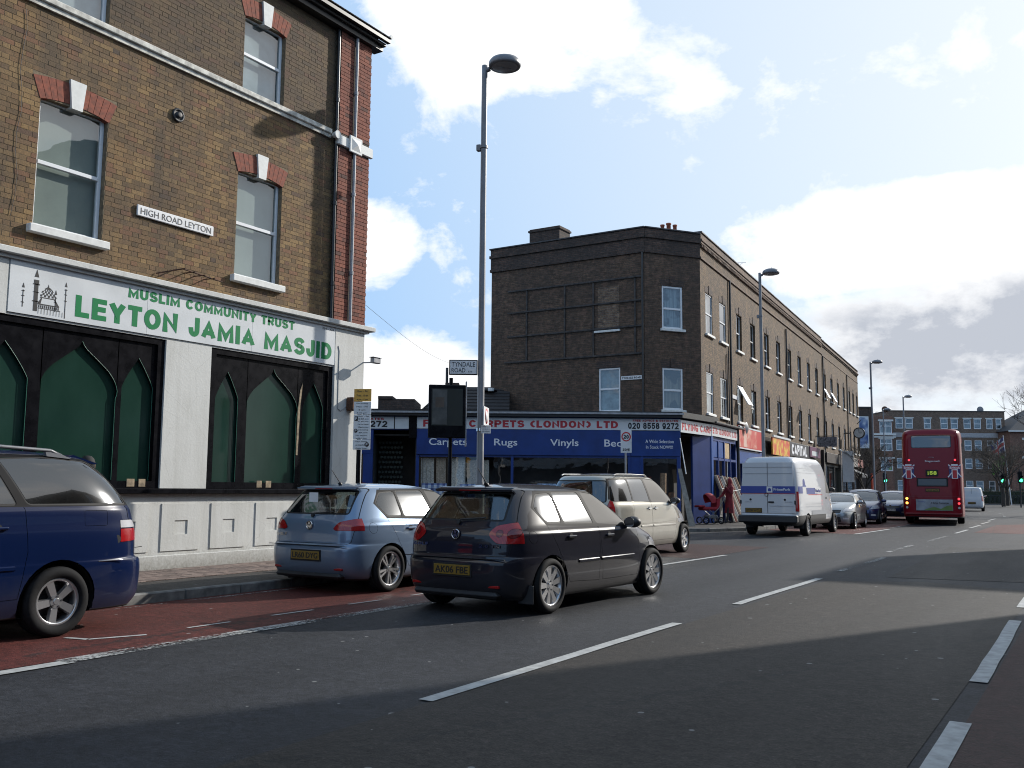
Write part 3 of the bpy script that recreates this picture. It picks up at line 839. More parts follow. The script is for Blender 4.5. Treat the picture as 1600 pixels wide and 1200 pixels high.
# red brick pilaster at the corner, split by a grey pipe
part('pilaster', MB().box(13.46, 14.36, -.085, .05, 4.63, 10.6), M_MORTARD, mq)
pb = MB()
for r in range(62, 141):
    z = r*.075; off = .1125*(r % 2)
    if 8.12 < z+.03 < 8.36: continue
    for a, b in ((13.45, 13.84), (13.92, 14.37)):
        x = a
        while x < b-.02:
            L = min(.22 if (r % 2 or x > a) else .11, b-x); j = random.uniform(-.003, .003)
            pb.box(x+.004, x+L-.004, -.095+j, -.08, z+.005, z+.070); x += L
part('pilaster_bricks', pb, M_REDBRICK, mq, kind='stuff')
g = MB().cyl((13.88, -.13, 4.66), (13.88, -.13, 8.12), .033, n=10).cyl((13.88, -.13, 8.36), (13.88, -.13, 10.55), .033, n=10)
for z in (5.6, 7.2, 9.3): g.cyl((13.88, -.13, z), (13.88, -.13, z+.07), .042, n=10)
part('downpipe', g, M_GREYPIPE, mq)
g = MB().cyl((13.40, -.07, 4.66), (13.40, -.07, 10.5), .038, n=10)
for z in (5.3, 6.9, 9.0): g.cyl((13.40, -.07, z), (13.40, -.07, z+.08), .048, n=10)
part('downpipe', g, M_GUTTER, mq, label='black downpipe left of the pilaster')
g = MB()
g.box(6.0, 13.28, -.045, 0, 8.23, 8.30).bbox(6.0, 13.28, -.085, 0, 8.302, 8.40, .012)
part('string_course', g, M_STONE, mq)
g = MB().bbox(13.36, 14.42, -.15, -.08, 8.13, 8.33, .012)
g.bbox(13.68, 14.05, -.19, -.152, 8.06, 8.40, .012)
g.add([(13.73, -.19, 8.11), (14.0, -.19, 8.11), (14.0, -.19, 8.35), (13.73, -.19, 8.35), (13.865, -.235, 8.23)], [(0, 1, 4), (1, 2, 4), (2, 3, 4), (3, 0, 4)])
part('pilaster_block', g, M_STONEW, mq)
g = MB().bbox(6, 14.62, -.27, .05, 10.60, 10.66, .01).box(6, 14.6, -.2, .05, 10.50, 10.598)
g.bbox(14.36, 14.62, -.27, 2, 10.59, 10.65, .01)
part('soffit', g, M_GUTTER, mq)
g = MB()
prof = [(-.36, 10.66), (-.36, 10.73), (-.33, 10.74), (-.27, 10.74), (-.27, 10.66)]
g.add([(x, y, z) for x in (2, 14.65) for y, z in prof], [(i, i+1, i+6, i+5) for i in range(4)]+[(4, 0, 5, 9), (0, 4, 3, 2, 1), (5, 6, 7, 8, 9)])
part('gutter', g, M_GUTTER, mq)
g = MB()
g.add([(2, -.32, 10.755), (14.62, -.32, 10.755), (12.2, 3.5, 12.9), (2, 3.5, 12.9)], [(0, 1, 2, 3)])
g.add([(14.62, -.32, 10.755), (8.6, 9.6, 10.755), (12.2, 3.5, 12.9)], [(0, 1, 2)])
for i in range(60):
    x = 6+i*.1445
    g.bbox(x, x+.138, -.375, -.15, 10.75+random.uniform(0, .004), 10.785, .01)
part('roof', g, M_ROOF, mq)
# window arches, keystones, windows
M_BLIND = simple('roller_blind', (.62, .66, .60), .9, var=.06, scale=2)
M_CURTAIN = simple('net_curtain', (.66, .72, .74), .9, var=.12, scale=3)
for (a, b, c, d) in HO:
    cx = (a+b)/2; w = b-a; up = d > 9; ar = link('window_arch', None, mq); ar.empty_display_size = .1
    n = 12; R0 = 2.6
    for i in range(n):
        t0 = -1+2*i/n; t1 = -1+2*(i+1)/n
        if abs((t0+t1)/2) < .14: continue
        def P(t, top):
            x = cx+t*(w/2+.015+(.12 if top else 0)); z = d-.03+.07*(1-t*t)+(.31 if top else 0); return x, z
        gp = .0035
        p = [P(t0, 0), P(t1, 0), P(t1, 1), P(t0, 1)]
        p = [(p[0][0]+gp, p[0][1]), (p[1][0]-gp, p[1][1]), (p[2][0]-gp, p[2][1]), (p[3][0]+gp, p[3][1])]
        part('voussoir', MB().prism(p, -.012+random.uniform(-.002, .002), .13), M_REDVOUS if 'M_REDVOUS' in globals() else simple('red_voussoir', (.24, .072, .043), .85, var=.25, scale=16), ar)
    part('keystone', MB().prism([(cx-.085, d-.03), (cx+.085, d-.03), (cx+.13, d+.40), (cx-.13, d+.40)], -.05, .1), M_STONEW, ar)
    sash(mq, MF, a, b, c, d+.04, .085, M_UPVC, M_GLASS, .06, .5, M_CURTAIN if up else M_BLIND, sill=.12 if not up else None)
# white ground floor: fascia cornice, side pillars, plinth
g = MB()
g.bbox(2, 14.62, -.17, .02, 4.55, 4.64, .01).box(2, 14.5, -.10, .02, 4.50, 4.548)
part('fascia_cornice', g, M_RENDER, mq)
g = MB()
g.box(2, 7.08, -.05, .02, 3.73, 4.498).box(7.08, 13.56, -.03, .02, 3.73, 4.498)
g.box(13.56, 14.40, -.06, .04, .05, 4.498)
g.box(9.70, 10.60, -.04, .2, 1.38, 3.728)
g.box(2, 3.0, -.04, .2, 1.38, 3.728)
part('pier', g, M_RENDER, mq)
pl = MB().box(2, 13.558, -.02, .2, .05, 1.29)
part('plinth', pl, M_RENDER, mq)
part('skirting', MB().bbox(2, 13.555, -.055, -.021, .10, .34, .01), M_RENDER, mq)
for i in range(-5, 4):
    x = 9.77+i*.97
    p = MB(); x1 = x+.74; a, b = x+.25, x+.50
    y0 = -.036
    p.box(x, a, y0, -.02, .40, 1.14).box(b, x1, y0, -.02, .40, 1.14).box(a, b, y0, -.02, .40, .655).box(a, b, y0, -.02, .875, 1.14)
    part('panel', p, M_RENDER, mq)
part('sill_board', MB().bbox(2, 13.62, -.13, .02, 1.295, 1.375, .01), M_BLACK, mq)


def ogee(cx, w, zs, zt, n=14):
    """half-width profile of a pointed onion arch"""
    pts = []
    for i in range(n+1):
        t = i/n
        if w > .9:
            K_ = [(0, 1), (.13, 1.03), (.25, .99), (.37, .90), (.50, .75), (.62, .55), (.74, .34), (.85, .14), (.93, .045), (1, 0)]
            for (ta, xa), (tb, xb) in zip(K_, K_[1:]):
                if ta <= t <= tb: x = w/2*(xa+(xb-xa)*(t-ta)/(tb-ta))
            z = zs+(zt-zs)*t
        else:
            x = w/2*(1-t**1.25); z = zs+(zt-zs)*t
        pts.append((x, z))
    return [(cx-x, z) for x, z in pts[:-1]]+[(cx, zt)]+[(cx+x, z) for x, z in pts[:-1][::-1]]


M_GREENG = mat('green_film_glass', lambda t: pbsdf(t, t.ramp(t.noise(t.mapping(t.n('ShaderNodeTexCoord').outputs['Object'], sc=(1, 1, .5)), 1.2, 5, .6),
               [(.3, (.008, .028, .020)), (.75, (.018, .048, .036))]), .12, 0, Specular_IOR_Level=.4))
M_GREENE = flat('green_edge', (.02, .12, .08), .4)


def arched_front(x0, x1, arches, label):
    """black board with arch openings over recessed green glass"""
    w = link('arched_window', None, mq); w['label'] = label
    z0, z1 = 1.38, 3.725
    part('frame', MB().box(x0, x0+.12, -.01, .12, z0, z1).box(x1-.12, x1, -.01, .12, z0, z1).box(x0+.12, x1-.12, -.01, .12, z0, z0+.11).box(x0+.12, x1-.12, -.01, .12, z1-.09, z1), M_BLACK, w)
    g = MB(); xs = x0+.12; tops = []
    for cx, wd, zs, zt in arches:
        a = cx-wd/2
        g.box(xs, a, .03, .06, z0+.11, z1-.09)
        pr_ = ogee(cx, wd, zs, zt)
        half = len(pr_)
        # board above the arch, as quads from arch curve up to the head
        for (xa, za), (xb, zb) in zip(pr_, pr_[1:]):
            if abs(xb-xa) < 1e-5: continue
            g.add([(xa, .03, za), (xb, .03, zb), (xb, .03, z1-.09), (xa, .03, z1-.09)], [(0, 1, 2, 3)])
            g.add([(xa, .03, za), (xb, .03, zb), (xb, .075, zb), (xa, .075, za)], [(3, 2, 1, 0)])
        xs = cx+wd/2
        e = MB()
        path = [(cx+wd/2-.012, .028, z0+.12), (cx+wd/2-.012, .028, zs)]+[(x, .028, z) for x, z in pr_[::-1]][1:half//2+1]
        e.tube(path, .005, 5)
        part('arch_trim', e, M_GREENE, w)
        p = MB(); p.add([(a-.02, .08, z0+.1), (cx+wd/2+.02, .08, z0+.1), (cx+wd/2+.02, .08, z1-.1), (a-.02, .08, z1-.1)], [(0, 1, 2, 3)])
        part('pane', p, M_GREENG, w)
    g.box(xs, x1-.12, .03, .06, z0+.11, z1-.09)
    part('arch_board', g, M_BLACK, w)
    return w


wl = arched_front(3.02, 9.69, [(4.0, 1.0, 2.7, 3.4), (5.4, 1.2, 2.75, 3.5), (7.14, .72, 2.85, 3.37), (8.29, 1.20, 2.72, 3.52), (9.26, .56, 2.9, 3.38)], 'black arched window left of the white pier')
wr = arched_front(10.61, 13.55, [(11.02, .50, 2.88, 3.36), (12.07, 1.20, 2.72, 3.52), (13.09, .54, 2.88, 3.36)], 'black arched window right of the white pier')
for x, w in ((9.12, wl), (9.33, wl), (11.72, wr), (11.93, wr)):
    part('bare_wood', MB().bbox(x, x+.11+random.uniform(0, .03), -.018, -.008, 1.40, 1.52, .004), M_WOOD, w)
part('bare_wood', MB().prism([(12.68, 2.0), (12.72, 2.0), (12.75, 2.9), (12.80, 3.35), (12.74, 3.2), (12.69, 2.8)], .018, .031), M_WOOD, wr)
# sign board over the windows
sg = thing('fascia_sign', 'white fascia board with green lettering and drawn mosque emblem above arched windows', 'sign', MF)
g = MB()
for a, b in ((7.10, 9.30), (9.305, 11.45), (11.455, 13.555)): g.box(a, b, -.055, -.031, 3.765, 4.497)
part('board', g, M_SIGNW, sg)
text(sg, 'MUSLIM COMMUNITY TRUST', 8.95, 12.46, 4.285, 4.445, -.056, M_GREENTXT, .02)
text(sg, 'LEYTON JAMIA MASJID', 8.09, 13.46, 3.85, 4.17, -.056, M_GREENTXT, .05)
text(sg, '324 - 326', 13.19, 13.51, 4.42, 4.46, -.056, M_BLKTXT)
e = MB(); y = -.0575


def Lg(x0, x1, z0, z1): e.add([(x0, y, z0), (x1, y, z0), (x1, y, z1), (x0, y, z1)], [(0, 1, 2, 3)])
def Tg(pts): e.add([(a, y, b) for a, b in pts], [tuple(range(len(pts)))])


Lg(7.455, 7.515, 3.83, 4.22); Lg(7.435, 7.535, 4.20, 4.215); Lg(7.44, 7.53, 4.09, 4.10); Lg(7.435, 7.535, 3.96, 3.972); Lg(7.448, 7.522, 4.22, 4.27)
Tg([(7.452, 4.31), (7.518, 4.31), (7.485, 4.42)])
for x, t in ((7.30, 4.20), (7.78, 4.18), (7.93, 4.32)):
    Lg(x-.006, x+.006, 3.86 if x < 7.9 else 3.79, t-.10); Tg([(x-.02, t-.07), (x+.02, t-.07), (x, t)])
    for z in (t-.12, t-.19, t-.28): Lg(x-.022, x+.022, z, z+.01)
def dome(u, v): return 7.665+.115*u*(math.cos(v*math.pi/2)**.7 if v < 1 else 0), 4.05+.15*v
for i in range(8):         # lattice of dark lozenges on the dome
    for j in range(5):
        if (i+j) % 2 and j < 4: continue
        u0, u1 = -1+i*.25, -1+(i+1)*.25; v0, v1 = j*.19, (j+1)*.19
        a, b, c, d_ = dome(u0, v0), dome(u1, v0), dome(u1, v1), dome(u0, v1)
        Tg([a, b, c, d_])
Tg([(7.655, 4.195), (7.675, 4.195), (7.665, 4.24)])
Lg(7.55, 7.78, 4.03, 4.042); Lg(7.52, 7.84, 3.93, 3.945)
Tg([(7.52, 3.945), (7.56, 3.945), (7.58, 4.03), (7.565, 4.03)]); Tg([(7.84, 3.945), (7.80, 3.945), (7.76, 4.03), (7.775, 4.03)])
for i in range(11): Lg(7.53+i*.029, 7.547+i*.029, 3.89, 3.925)
Lg(7.52, 7.86, 3.875, 3.885)
for i in range(9): Lg(7.53+i*.045, 7.536+i*.045, 3.80, 3.872)
part('mosque_emblem', e, M_BLKTXT, sg)
ns = thing('street_sign', 'white HIGH ROAD LEYTON nameplate on the brick wall between two windows', 'street sign', MF)
part('plate', MB().bbox(9.04, 10.53, -.045, -.012, 5.60, 5.775, .01), M_WPAINT, ns)
text(ns, 'HIGH ROAD LEYTON', 9.10, 10.47, 5.635, 5.735, -.0455, M_BLKTXT, .0)
v = MB().lathe([(.115, -.02), (.115, -.04), (.085, -.05), (.085, -.03), (.05, -.03), (.05, -.07), (.03, -.075), (0, -.075)], 20, 'y', (9.72, 0, 7.45))
tag(part('flue_outlet', v, M_PLASTIC, None, MF), 'round black flue outlet high on the brick wall above the nameplate', 'flue')
f = thing('floodlight', 'small round white floodlight where the string course meets the red pilaster', 'floodlight', MF @ Matrix.Translation((13.30, -.12, 8.28)))
part('lamp_head', MB().cyl((0, .02, 0), (0, -.09, -.01), .05, .085, 14).cyl((0, -.09, -.01), (0, -.095, -.01), .075, n=14), M_STONEW, f)
part('arm', MB().cyl((0, .1, 0), (0, 0, 0), .015), M_STONEW, f)
f = thing('floodlight', 'tiny floodlight clipped to the end of the roof gutter', 'floodlight', MF @ Matrix.Translation((14.66, -.315, 10.80)))
part('lamp_head', MB().cyl((0, 0, 0), (0, -.06, 0), .03, .05, 12), M_STONEW, f)
cc = thing('security_camera', 'grey security camera on a short arm at the corner of the white pier', 'camera', MF @ Matrix.Translation((14.38, -.06, 3.93)))
part('arm', MB().cyl((0, 0, -.02), (0, -.24, -.03), .014), M_GREYPIPE, cc)
part('housing', MB().bbox(-.06, .16, -.33, -.23, -.05, .06, .012).bbox(-.09, .17, -.345, -.22, .061, .072, .004), M_GREYPIPE, cc)
bb = thing('alarm_box', 'rusty red junction box on the white pier behind the parking sign', 'alarm box', MF @ Matrix.Translation((14.0, -.06, 3.05)))
part('case', MB().bbox(-.10, .12, -.17, 0, -.14, .12, .02), M_RUST, bb)
part('cable', MB().tube([(-.1, -.01, -.06), (-.25, -.006, -.16), (-.33, -.006, -.12), (-.335, -.006, .5), (-.33, -.006, 1.0), (-.36, -.006, 1.1)], .008, 5), M_GREYPIPE, bb)
rk = thing('wall_bracket', 'rusty iron bracket sticking out above the white fascia cornice', 'bracket', MF @ Matrix.Translation((9.9, 0, 4.88)))
part('bar', MB().tube([(-.45, -.02, -.12), (-.1, -.22, .0), (.7, -.22, -.06)], .012, 6), M_RUST, rk)
for i in range(4): part('prong', MB().tube([(-.1+i*.2, 0, .01-i*.015), (-.1+i*.2, -.28, -.0-i*.015)], .010, 5), M_RUST, rk)
cb = MB().tube([(6.4+(math.sin(i)*.02), -.016, 9.8-i*.35) for i in range(3)], .003, 4)
cb.tube([(7.10+.03*math.sin(i*1.7), -.018, 8.1-i*.3) for i in range(11)], .0035, 4)
tag(part('wall_cable', cb, M_PLASTIC, None, MF), 'thin black cable trailing down the brick wall at the left edge', 'cable')

# ------------------------------------------------------------------ carpet shop (single storey, faces the camera)
SF = frame(*fw(0, 36), 0, YAW)
sh = thing('carpet_shop', 'low blue carpet shop with plate glass windows wrapped round the foot of the brick terrace', 'shop', SF)
FI = SF.inverted()
def toS(x, y): q = FI @ Vector((x, y, 0)); return q.x, q.y
S1 = (6.41, 0); T1 = toS(-13.60, 36.95); PP = toS(-13.97, 36.8); QQ = toS(-15.5, 34.69); RR = toS(-22.9, 34.69)
def slab(mb, pts, z0, z1, m=0):
    n = len(pts); mb.add([(x, y, z0) for x, y in pts]+[(x, y, z1) for x, y in pts], [tuple(range(n-1, -1, -1)), tuple(range(n, 2*n))]+[(i, (i+1) % n, n+(i+1) % n, n+i) for i in range(n)], m); return mb
part('flat_roof', slab(MB(), [(-11, -.28), (S1[0]+.05, -.28), (T1[0]+.28, T1[1]), PP, QQ, RR, (-11, 9)], 4.14, 4.36), M_GUTTER, sh)
part('gutter', MB().box(-11, 6.5, -.36, -.281, 4.24, 4.31), M_GREYPIPE, sh)
g = MB().box(-11, 6.41, .0, .2, 3.60, 4.14)
part('fascia_backing', g, M_BLUEB, sh)
g = MB()
for a, b in ((-3.62, -3.50), (-.02, .08), (4.42, 4.52), (4.88, 5.0), (6.28, 6.41)): g.bbox(a, b, -.03, .12, .1, 2.68, .01)
g.box(-3.5, 6.28, .02, .12, .1, .62)
for a, b in ((-3.5, -.02), (.08, 4.42), (5.0, 6.28)): g.box(a, b, .0, .10, .62, .70).box(a, b, .0, .10, 2.60, 2.68)
part('shopfront_frame', g, M_BLUEB, sh)
for a, b in ((-3.5, -.02), (.08, 4.42), (5.0, 6.28)):
    g = MB(); g.add([(a, .05, .7), (b, .05, .7), (b, .05, 2.6), (a, .05, 2.6)], [(0, 1, 2, 3)]); part('shop_window', g, M_SHOPGLASS, sh)
g = MB().box(4.52, 4.88, .0, .05, .1, 2.68); part('door_panel', g, M_BLUEB, sh)
g = MB().box(-11, 6.2, 1.55, 1.6, .1, 3.6).box(-11, 6.2, .2, 1.55, 3.4, 3.45).box(-11, 6.2, .2, 1.55, .1, .13)
g.box(-5.3, -5.25, .2, 1.55, .13, 3.4).box(-3.66, -3.61, .12, 1.55, .13, 3.4)
part('interior', g, simple('shop_interior', (.045, .042, .040), .9, var=.3, scale=1.4), sh)
part('side_panel', MB().bbox(-11, -5.25, -.02, .1, 2.68, 3.62, .01).bbox(-5.62, -5.25, -.02, .1, .1, 2.68, .01), M_BLUEB, sh)
g = MB().box(-11, -5.62, .02, .08, .1, 2.68); part('side_shutter', g, simple('brown_shutter', (.06, .035, .028), .7), sh)
# displays behind the glass
def chk(t):
    o = t.n('ShaderNodeTexCoord').outputs['Object']; s = t.n('ShaderNodeSeparateXYZ', {0: o}).outputs
    a = t.m('LESS_THAN', t.m('FRACT', t.m('MULTIPLY', s[0], 4.6)), .5); b = t.m('LESS_THAN', t.m('FRACT', t.m('MULTIPLY', s[2], 4.6)), .5)
    return pbsdf(t, t.ramp(t.m('MULTIPLY', t.m('ADD', a, b), .5), [(0, (.75, .78, .82)), (.5, (.22, .30, .5)), (1, (.05, .08, .22))]), .9)
M_GING = mat('gingham_vinyl', chk)
M_ROLLP = [simple('carpet_%s' % k, c, .95, var=.25, scale=20) for k, c in (('cream', (.78, .72, .60)), ('beige', (.62, .50, .37)), ('tan', (.42, .28, .17)), ('maroon', (.16, .035, .03)), ('grey', (.2, .2, .2)), ('brown', (.15, .09, .055)))]
def item(name, label, mb, m, group=None):
    return tag(part(name, mb, m, None, SF), label, 'carpet', group)
for i, (x0, x1, z1, m, lb) in enumerate(((-3.45, -2.95, 2.55, M_ROLLP[0], 'cream hanging carpet at the left edge of the shop window'), (-2.86, -2.50, 2.55, M_ROLLP[1], 'beige hanging carpet behind the noticeboard'),
                                (-2.42, -1.75, 2.55, M_ROLLP[0], 'pale cream carpet hanging behind the noticeboard post'), (-1.68, -1.15, 2.5, M_ROLLP[1], 'beige hanging carpet left of the lamp post'), (-1.08, -.85, 2.5, M_ROLLP[0], 'narrow cream carpet strip by the lamp post'))):
    g = MB(); n = 10
    for k in range(n):
        xa = x0+(x1-x0)*k/n; xb = x0+(x1-x0)*(k+1)/n
        g.add([(xa, .42+.03*math.sin(k*2.1), .7), (xb, .42+.03*math.sin(k*2.1+2.1), .7), (xb, .22+.02*math.sin(k*2.1+2.1), z1), (xa, .22+.02*math.sin(k*2.1), z1)], [(0, 1, 2, 3), (3, 2, 1, 0)])
    item('hanging_carpet', lb, g, m, 'carpets hanging in the shop window')
for x0, x1, h, lb in ((-3.4, -2.45, 1.62, 'blue gingham vinyl roll at the left end of the window'), (-1.95, -.95, 1.60, 'blue gingham vinyl left of the lamp post'), (.15, .85, 1.55, 'blue gingham vinyl right of the lamp post')):
    g = MB(); g.cyl(((x0+x1)/2-(x1-x0)/2, .22, h-.12), ((x0+x1)/2+(x1-x0)/2, .22, h-.12), .10, n=12)
    g.box(x0, x1, .11, .13, .72, h-.12)
    item('vinyl_roll', lb, g, M_GING, 'gingham vinyls in the shop window')
g = MB().bbox(.95, 1.75, .12, .3, .95, 1.62, .05); item('vinyl_stack', 'pale blue patterned vinyl stack in the middle window', g, simple('pale_blue_vinyl', (.42, .52, .68), .7, var=.5, scale=9))
for i, (x, h, m, lb) in enumerate(((5.20, 1.9, 3, 'maroon carpet roll left in the right-hand window'), (5.5, 1.5, 4, 'grey carpet roll in the right-hand window'), (5.78, 2.05, 2, 'tall tan carpet roll in the right-hand window'), (6.1, 1.3, 5, 'short brown carpet roll in the right-hand window'),
                                (2.4, 1.2, 5, 'brown carpet roll in the middle window'), (2.9, 1.3, 4, 'grey carpet roll in the middle window'))):
    item('carpet_roll', lb, MB().cyl((x, .35, .7), (x+.05, .5, h), .12, n=14), M_ROLLP[m], 'carpet rolls standing in the shop windows')
g = MB()
for i in range(7):
    for j in range(16):
        x = -5.1+i*.13+(j % 2)*.065; z = .5+j*.19
        if z < 3.3: g.cyl((x, .8, z), (x, .95, z), .055, n=7)
tag(part('carpet_roll_rack', g, simple('dull_green_carpet', (.05, .06, .05), .9, var=.3), None, SF), 'stacked ends of dark green carpet rolls inside the open shop entrance', 'carpet rack')
for i, lb in ((0, 'orange-brown carpet roll standing at the far left shop corner'), (1, 'red-brown carpet roll beside the parking sign post')):
    item('carpet_roll', lb, MB().cyl((-5.9+i*.28, -.1, .12), (-5.9+i*.28, -.04, 1.5+.1*i), .12, n=14), M_ROLLP[3] if i else simple('orange_carpet', (.30, .12, .06), .9), 'carpet rolls at the shop corner')
# fascia boards and lettering
cs = thing('shop_sign', 'long white and blue shop fascia with red FLYING CARPETS LONDON LTD lettering', 'sign', SF)
part('board', MB().bbox(-3.60, 6.41, -.08, -.002, 3.66, 4.10, .006), M_SIGNW, cs)
part('board', MB().bbox(-3.60, 4.50, -.07, -.004, 2.685, 3.655, .006).bbox(4.505, 6.41, -.05, -.004, 2.685, 3.655, .006), M_BLUEB, cs, label='blue lower board')
text(cs, 'FLYING', -3.36, -1.9, 3.73, 4.00, -.082, M_REDTXT, .03)
text(cs, 'CARPETS (LONDON) LTD', -1.62, 4.04, 3.73, 4.00, -.082, M_REDTXT, .03)
text(cs, 'FREE ADVICE & ESTIMATES', 4.6, 6.32, 3.985, 4.07, -.082, M_REDTXT, .02)
text(cs, '020 8558 9272', 4.42, 6.34, 3.71, 3.95, -.082, M_BLKTXT, .02)
for s_, a, b in (('Carpets', -3.13, -1.70), ('Rugs', -.66, .22), ('Vinyls', 1.47, 2.54), ('Beds', 3.52, 4.38)):
    text(cs, s_, a, b, 2.96 if s_ in ('Carpets', 'Rugs', 'Vinyls') else 3.03, 3.30, -.072, M_WTXT, .008)
text(cs, 'A Wide Selection', 5.08, 6.15, 3.18, 3.31, -.052, M_WTXT, .003)
text(cs, 'In Stock NOW!!!', 5.1, 6.12, 2.97, 3.09, -.052, M_WTXT, .003)
c2 = thing('shop_sign', 'short white sign board with black telephone digits beside the parking sign', 'sign', SF)
part('board', MB().bbox(-8.5, -3.90, -.08, -.002, 3.64, 4.10, .006), M_SIGNW, c2)
part('joint_strip', MB().box(-4.47, -4.43, -.085, -.081, 3.64, 4.1), M_BLKTXT, c2)
text(c2, 'ESTIMATES', -6.0, -4.85, 3.97, 4.06, -.082, M_REDTXT, .02)
text(c2, '9272', -5.6, -4.72, 3.70, 3.94, -.082, M_BLKTXT, .02)
part('pier', MB().box(-3.9, -3.6, -.1, 0, 3.3, 4.14), M_BLACK, cs)
# corner fascias towards the main road
def wallframe(a, b):
    """frame at a with local x towards b"""
    return frame(a[0], a[1], 0, math.atan2(b[1]-a[1], b[0]-a[0]))
Aw = (SF @ Vector((6.41, -.06, 0))).to_2d(); TW = Vector((-13.58, 36.98))
F2 = wallframe(Aw, TW); L2 = (TW-Aw).length
c3 = thing('shop_sign', 'angled white FLYING CARPETS sign board over the corner shop entrance', 'sign', F2)
part('board', MB().bbox(0, L2, -.02, .04, 3.60, 4.08, .006), M_SIGNW, c3)
text(c3, 'FLYING CARP', .1, L2-.1, 3.70, 3.98, -.022, M_REDTXT, .03)

# ------------------------------------------------------------------ three-storey terrace above and beyond the carpet shop
P0 = Vector((-13.95, 36.8)); Tn = Vector((-.09, .996)).normalized(); TANG = math.atan2(Tn.y, Tn.x)
TF = frame(P0.x, P0.y, 0, TANG)
te = thing('brick_terrace', 'long three-storey brown brick terrace with sash windows curving away along the street', 'building', TF)
FLF = frame(-22.9, 34.67); Q0 = Vector((-15.5, 34.67)); CF = wallframe(Q0, P0); CL = (P0-Q0).length
ss = [(1.36, 2.45), (3.64, 4.74), (6.7, 7.78), (9.54, 10.64), (12.78, 13.9), (15.82, 16.95), (19.09, 20.2), (22.23, 23.35), (25.49, 26.6), (28.66, 29.76), (32.04, 33.2),
      (35.25, 36.4), (38.54, 39.6), (41.63, 42.7), (45.0, 46.0), (47.3, 48.3), (49.75, 50.75)]
ss = [(a-.6, b-.6) for a, b in ss]
LEN = 50.6
UP = [(a, b, 7.98, 9.72) for a, b in ss]; LO = [(a, b, 4.62, 6.36) for a, b in ss]
part('front_wall', wall(0, LEN, 3.3, 11.62, UP+LO, .3, .13), M_TERR, te)
FU = [(22.9-17.58, 22.9-16.60, 4.56, 6.36)]
part('flank_wall', wall(0, 7.4, 3.3, 11.0, FU, .3, .12), M_FLANK, te, FLF)
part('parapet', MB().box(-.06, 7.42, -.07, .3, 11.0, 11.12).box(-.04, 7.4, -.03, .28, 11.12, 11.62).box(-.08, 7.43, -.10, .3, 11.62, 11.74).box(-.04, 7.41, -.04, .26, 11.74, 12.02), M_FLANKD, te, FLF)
part('coping', MB().bbox(-.1, 7.43, -.09, .32, 12.02, 12.08, .01), M_SLATE, te, FLF)
CU = [(.80, 1.78, 7.93, 9.70), (.80, 1.76, 4.62, 6.33)]
part('corner_wall', wall(0, CL, 3.3, 11.0, CU, .3, .07), M_FLANK, te, CF)
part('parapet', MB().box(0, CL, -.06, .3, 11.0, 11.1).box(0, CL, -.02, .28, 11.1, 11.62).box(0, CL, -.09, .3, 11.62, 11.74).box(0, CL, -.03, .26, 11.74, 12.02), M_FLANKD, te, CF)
part('coping', MB().bbox(0, CL, -.085, .32, 12.02, 12.08, .01), M_SLATE, te, CF)
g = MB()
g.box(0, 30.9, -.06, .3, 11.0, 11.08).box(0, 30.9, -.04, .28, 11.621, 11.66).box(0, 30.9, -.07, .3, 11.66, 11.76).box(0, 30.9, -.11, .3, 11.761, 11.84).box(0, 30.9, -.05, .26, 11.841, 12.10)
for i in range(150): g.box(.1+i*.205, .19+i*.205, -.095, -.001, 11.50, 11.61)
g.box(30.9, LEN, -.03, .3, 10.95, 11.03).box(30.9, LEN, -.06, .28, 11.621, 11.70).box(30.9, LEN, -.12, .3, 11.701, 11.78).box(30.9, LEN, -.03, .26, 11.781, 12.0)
part('parapet', g, brick_tex('parapet_sunny', (.15, .095, .065), (.2, .125, .08), (.12, .10, .085), .5), te)  # parapet brick lightened for the street front, sunlight put into the colour
g = MB()
i = 0; x = 0
while x < LEN-.5:
    L = min(.9, LEN-x); z = 12.10 if x < 30.5 else 12.0
    g.bbox(x+.01, x+L-.01, -.10, .3, z, z+.06+random.uniform(0, .012), .01); x += L
part('coping', g, M_SLATE, te)
g = MB()
g.add([(-22.9, 42, 11.5), (-22.9, 34.9, 11.5), (-15.6, 34.9, 11.5), (-14.3, 36.8, 11.5), (-18.4, 86.8, 11.5), (-26, 86.8, 11.5), (-26, 42, 11.5)], [tuple(range(7))])
g.add([(-22.9, 34.67, 3), (-22.9, 42, 3), (-22.9, 42, 11.5), (-22.9, 34.67, 11.5)], [(0, 1, 2, 3)])
part('roof', g, M_SLATE, te, Matrix())
g = MB().box(LEN-.001, LEN+.05, .01, 9, 0, 11.6); part('end_wall', g, M_FLANKD, te)
M_DIMW = simple('dirty_white_frame', (.50, .50, .48), .6, var=.15)
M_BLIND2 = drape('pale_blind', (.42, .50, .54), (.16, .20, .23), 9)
M_NET = drape('window_net', (.52, .54, .52), (.12, .13, .13), 6)
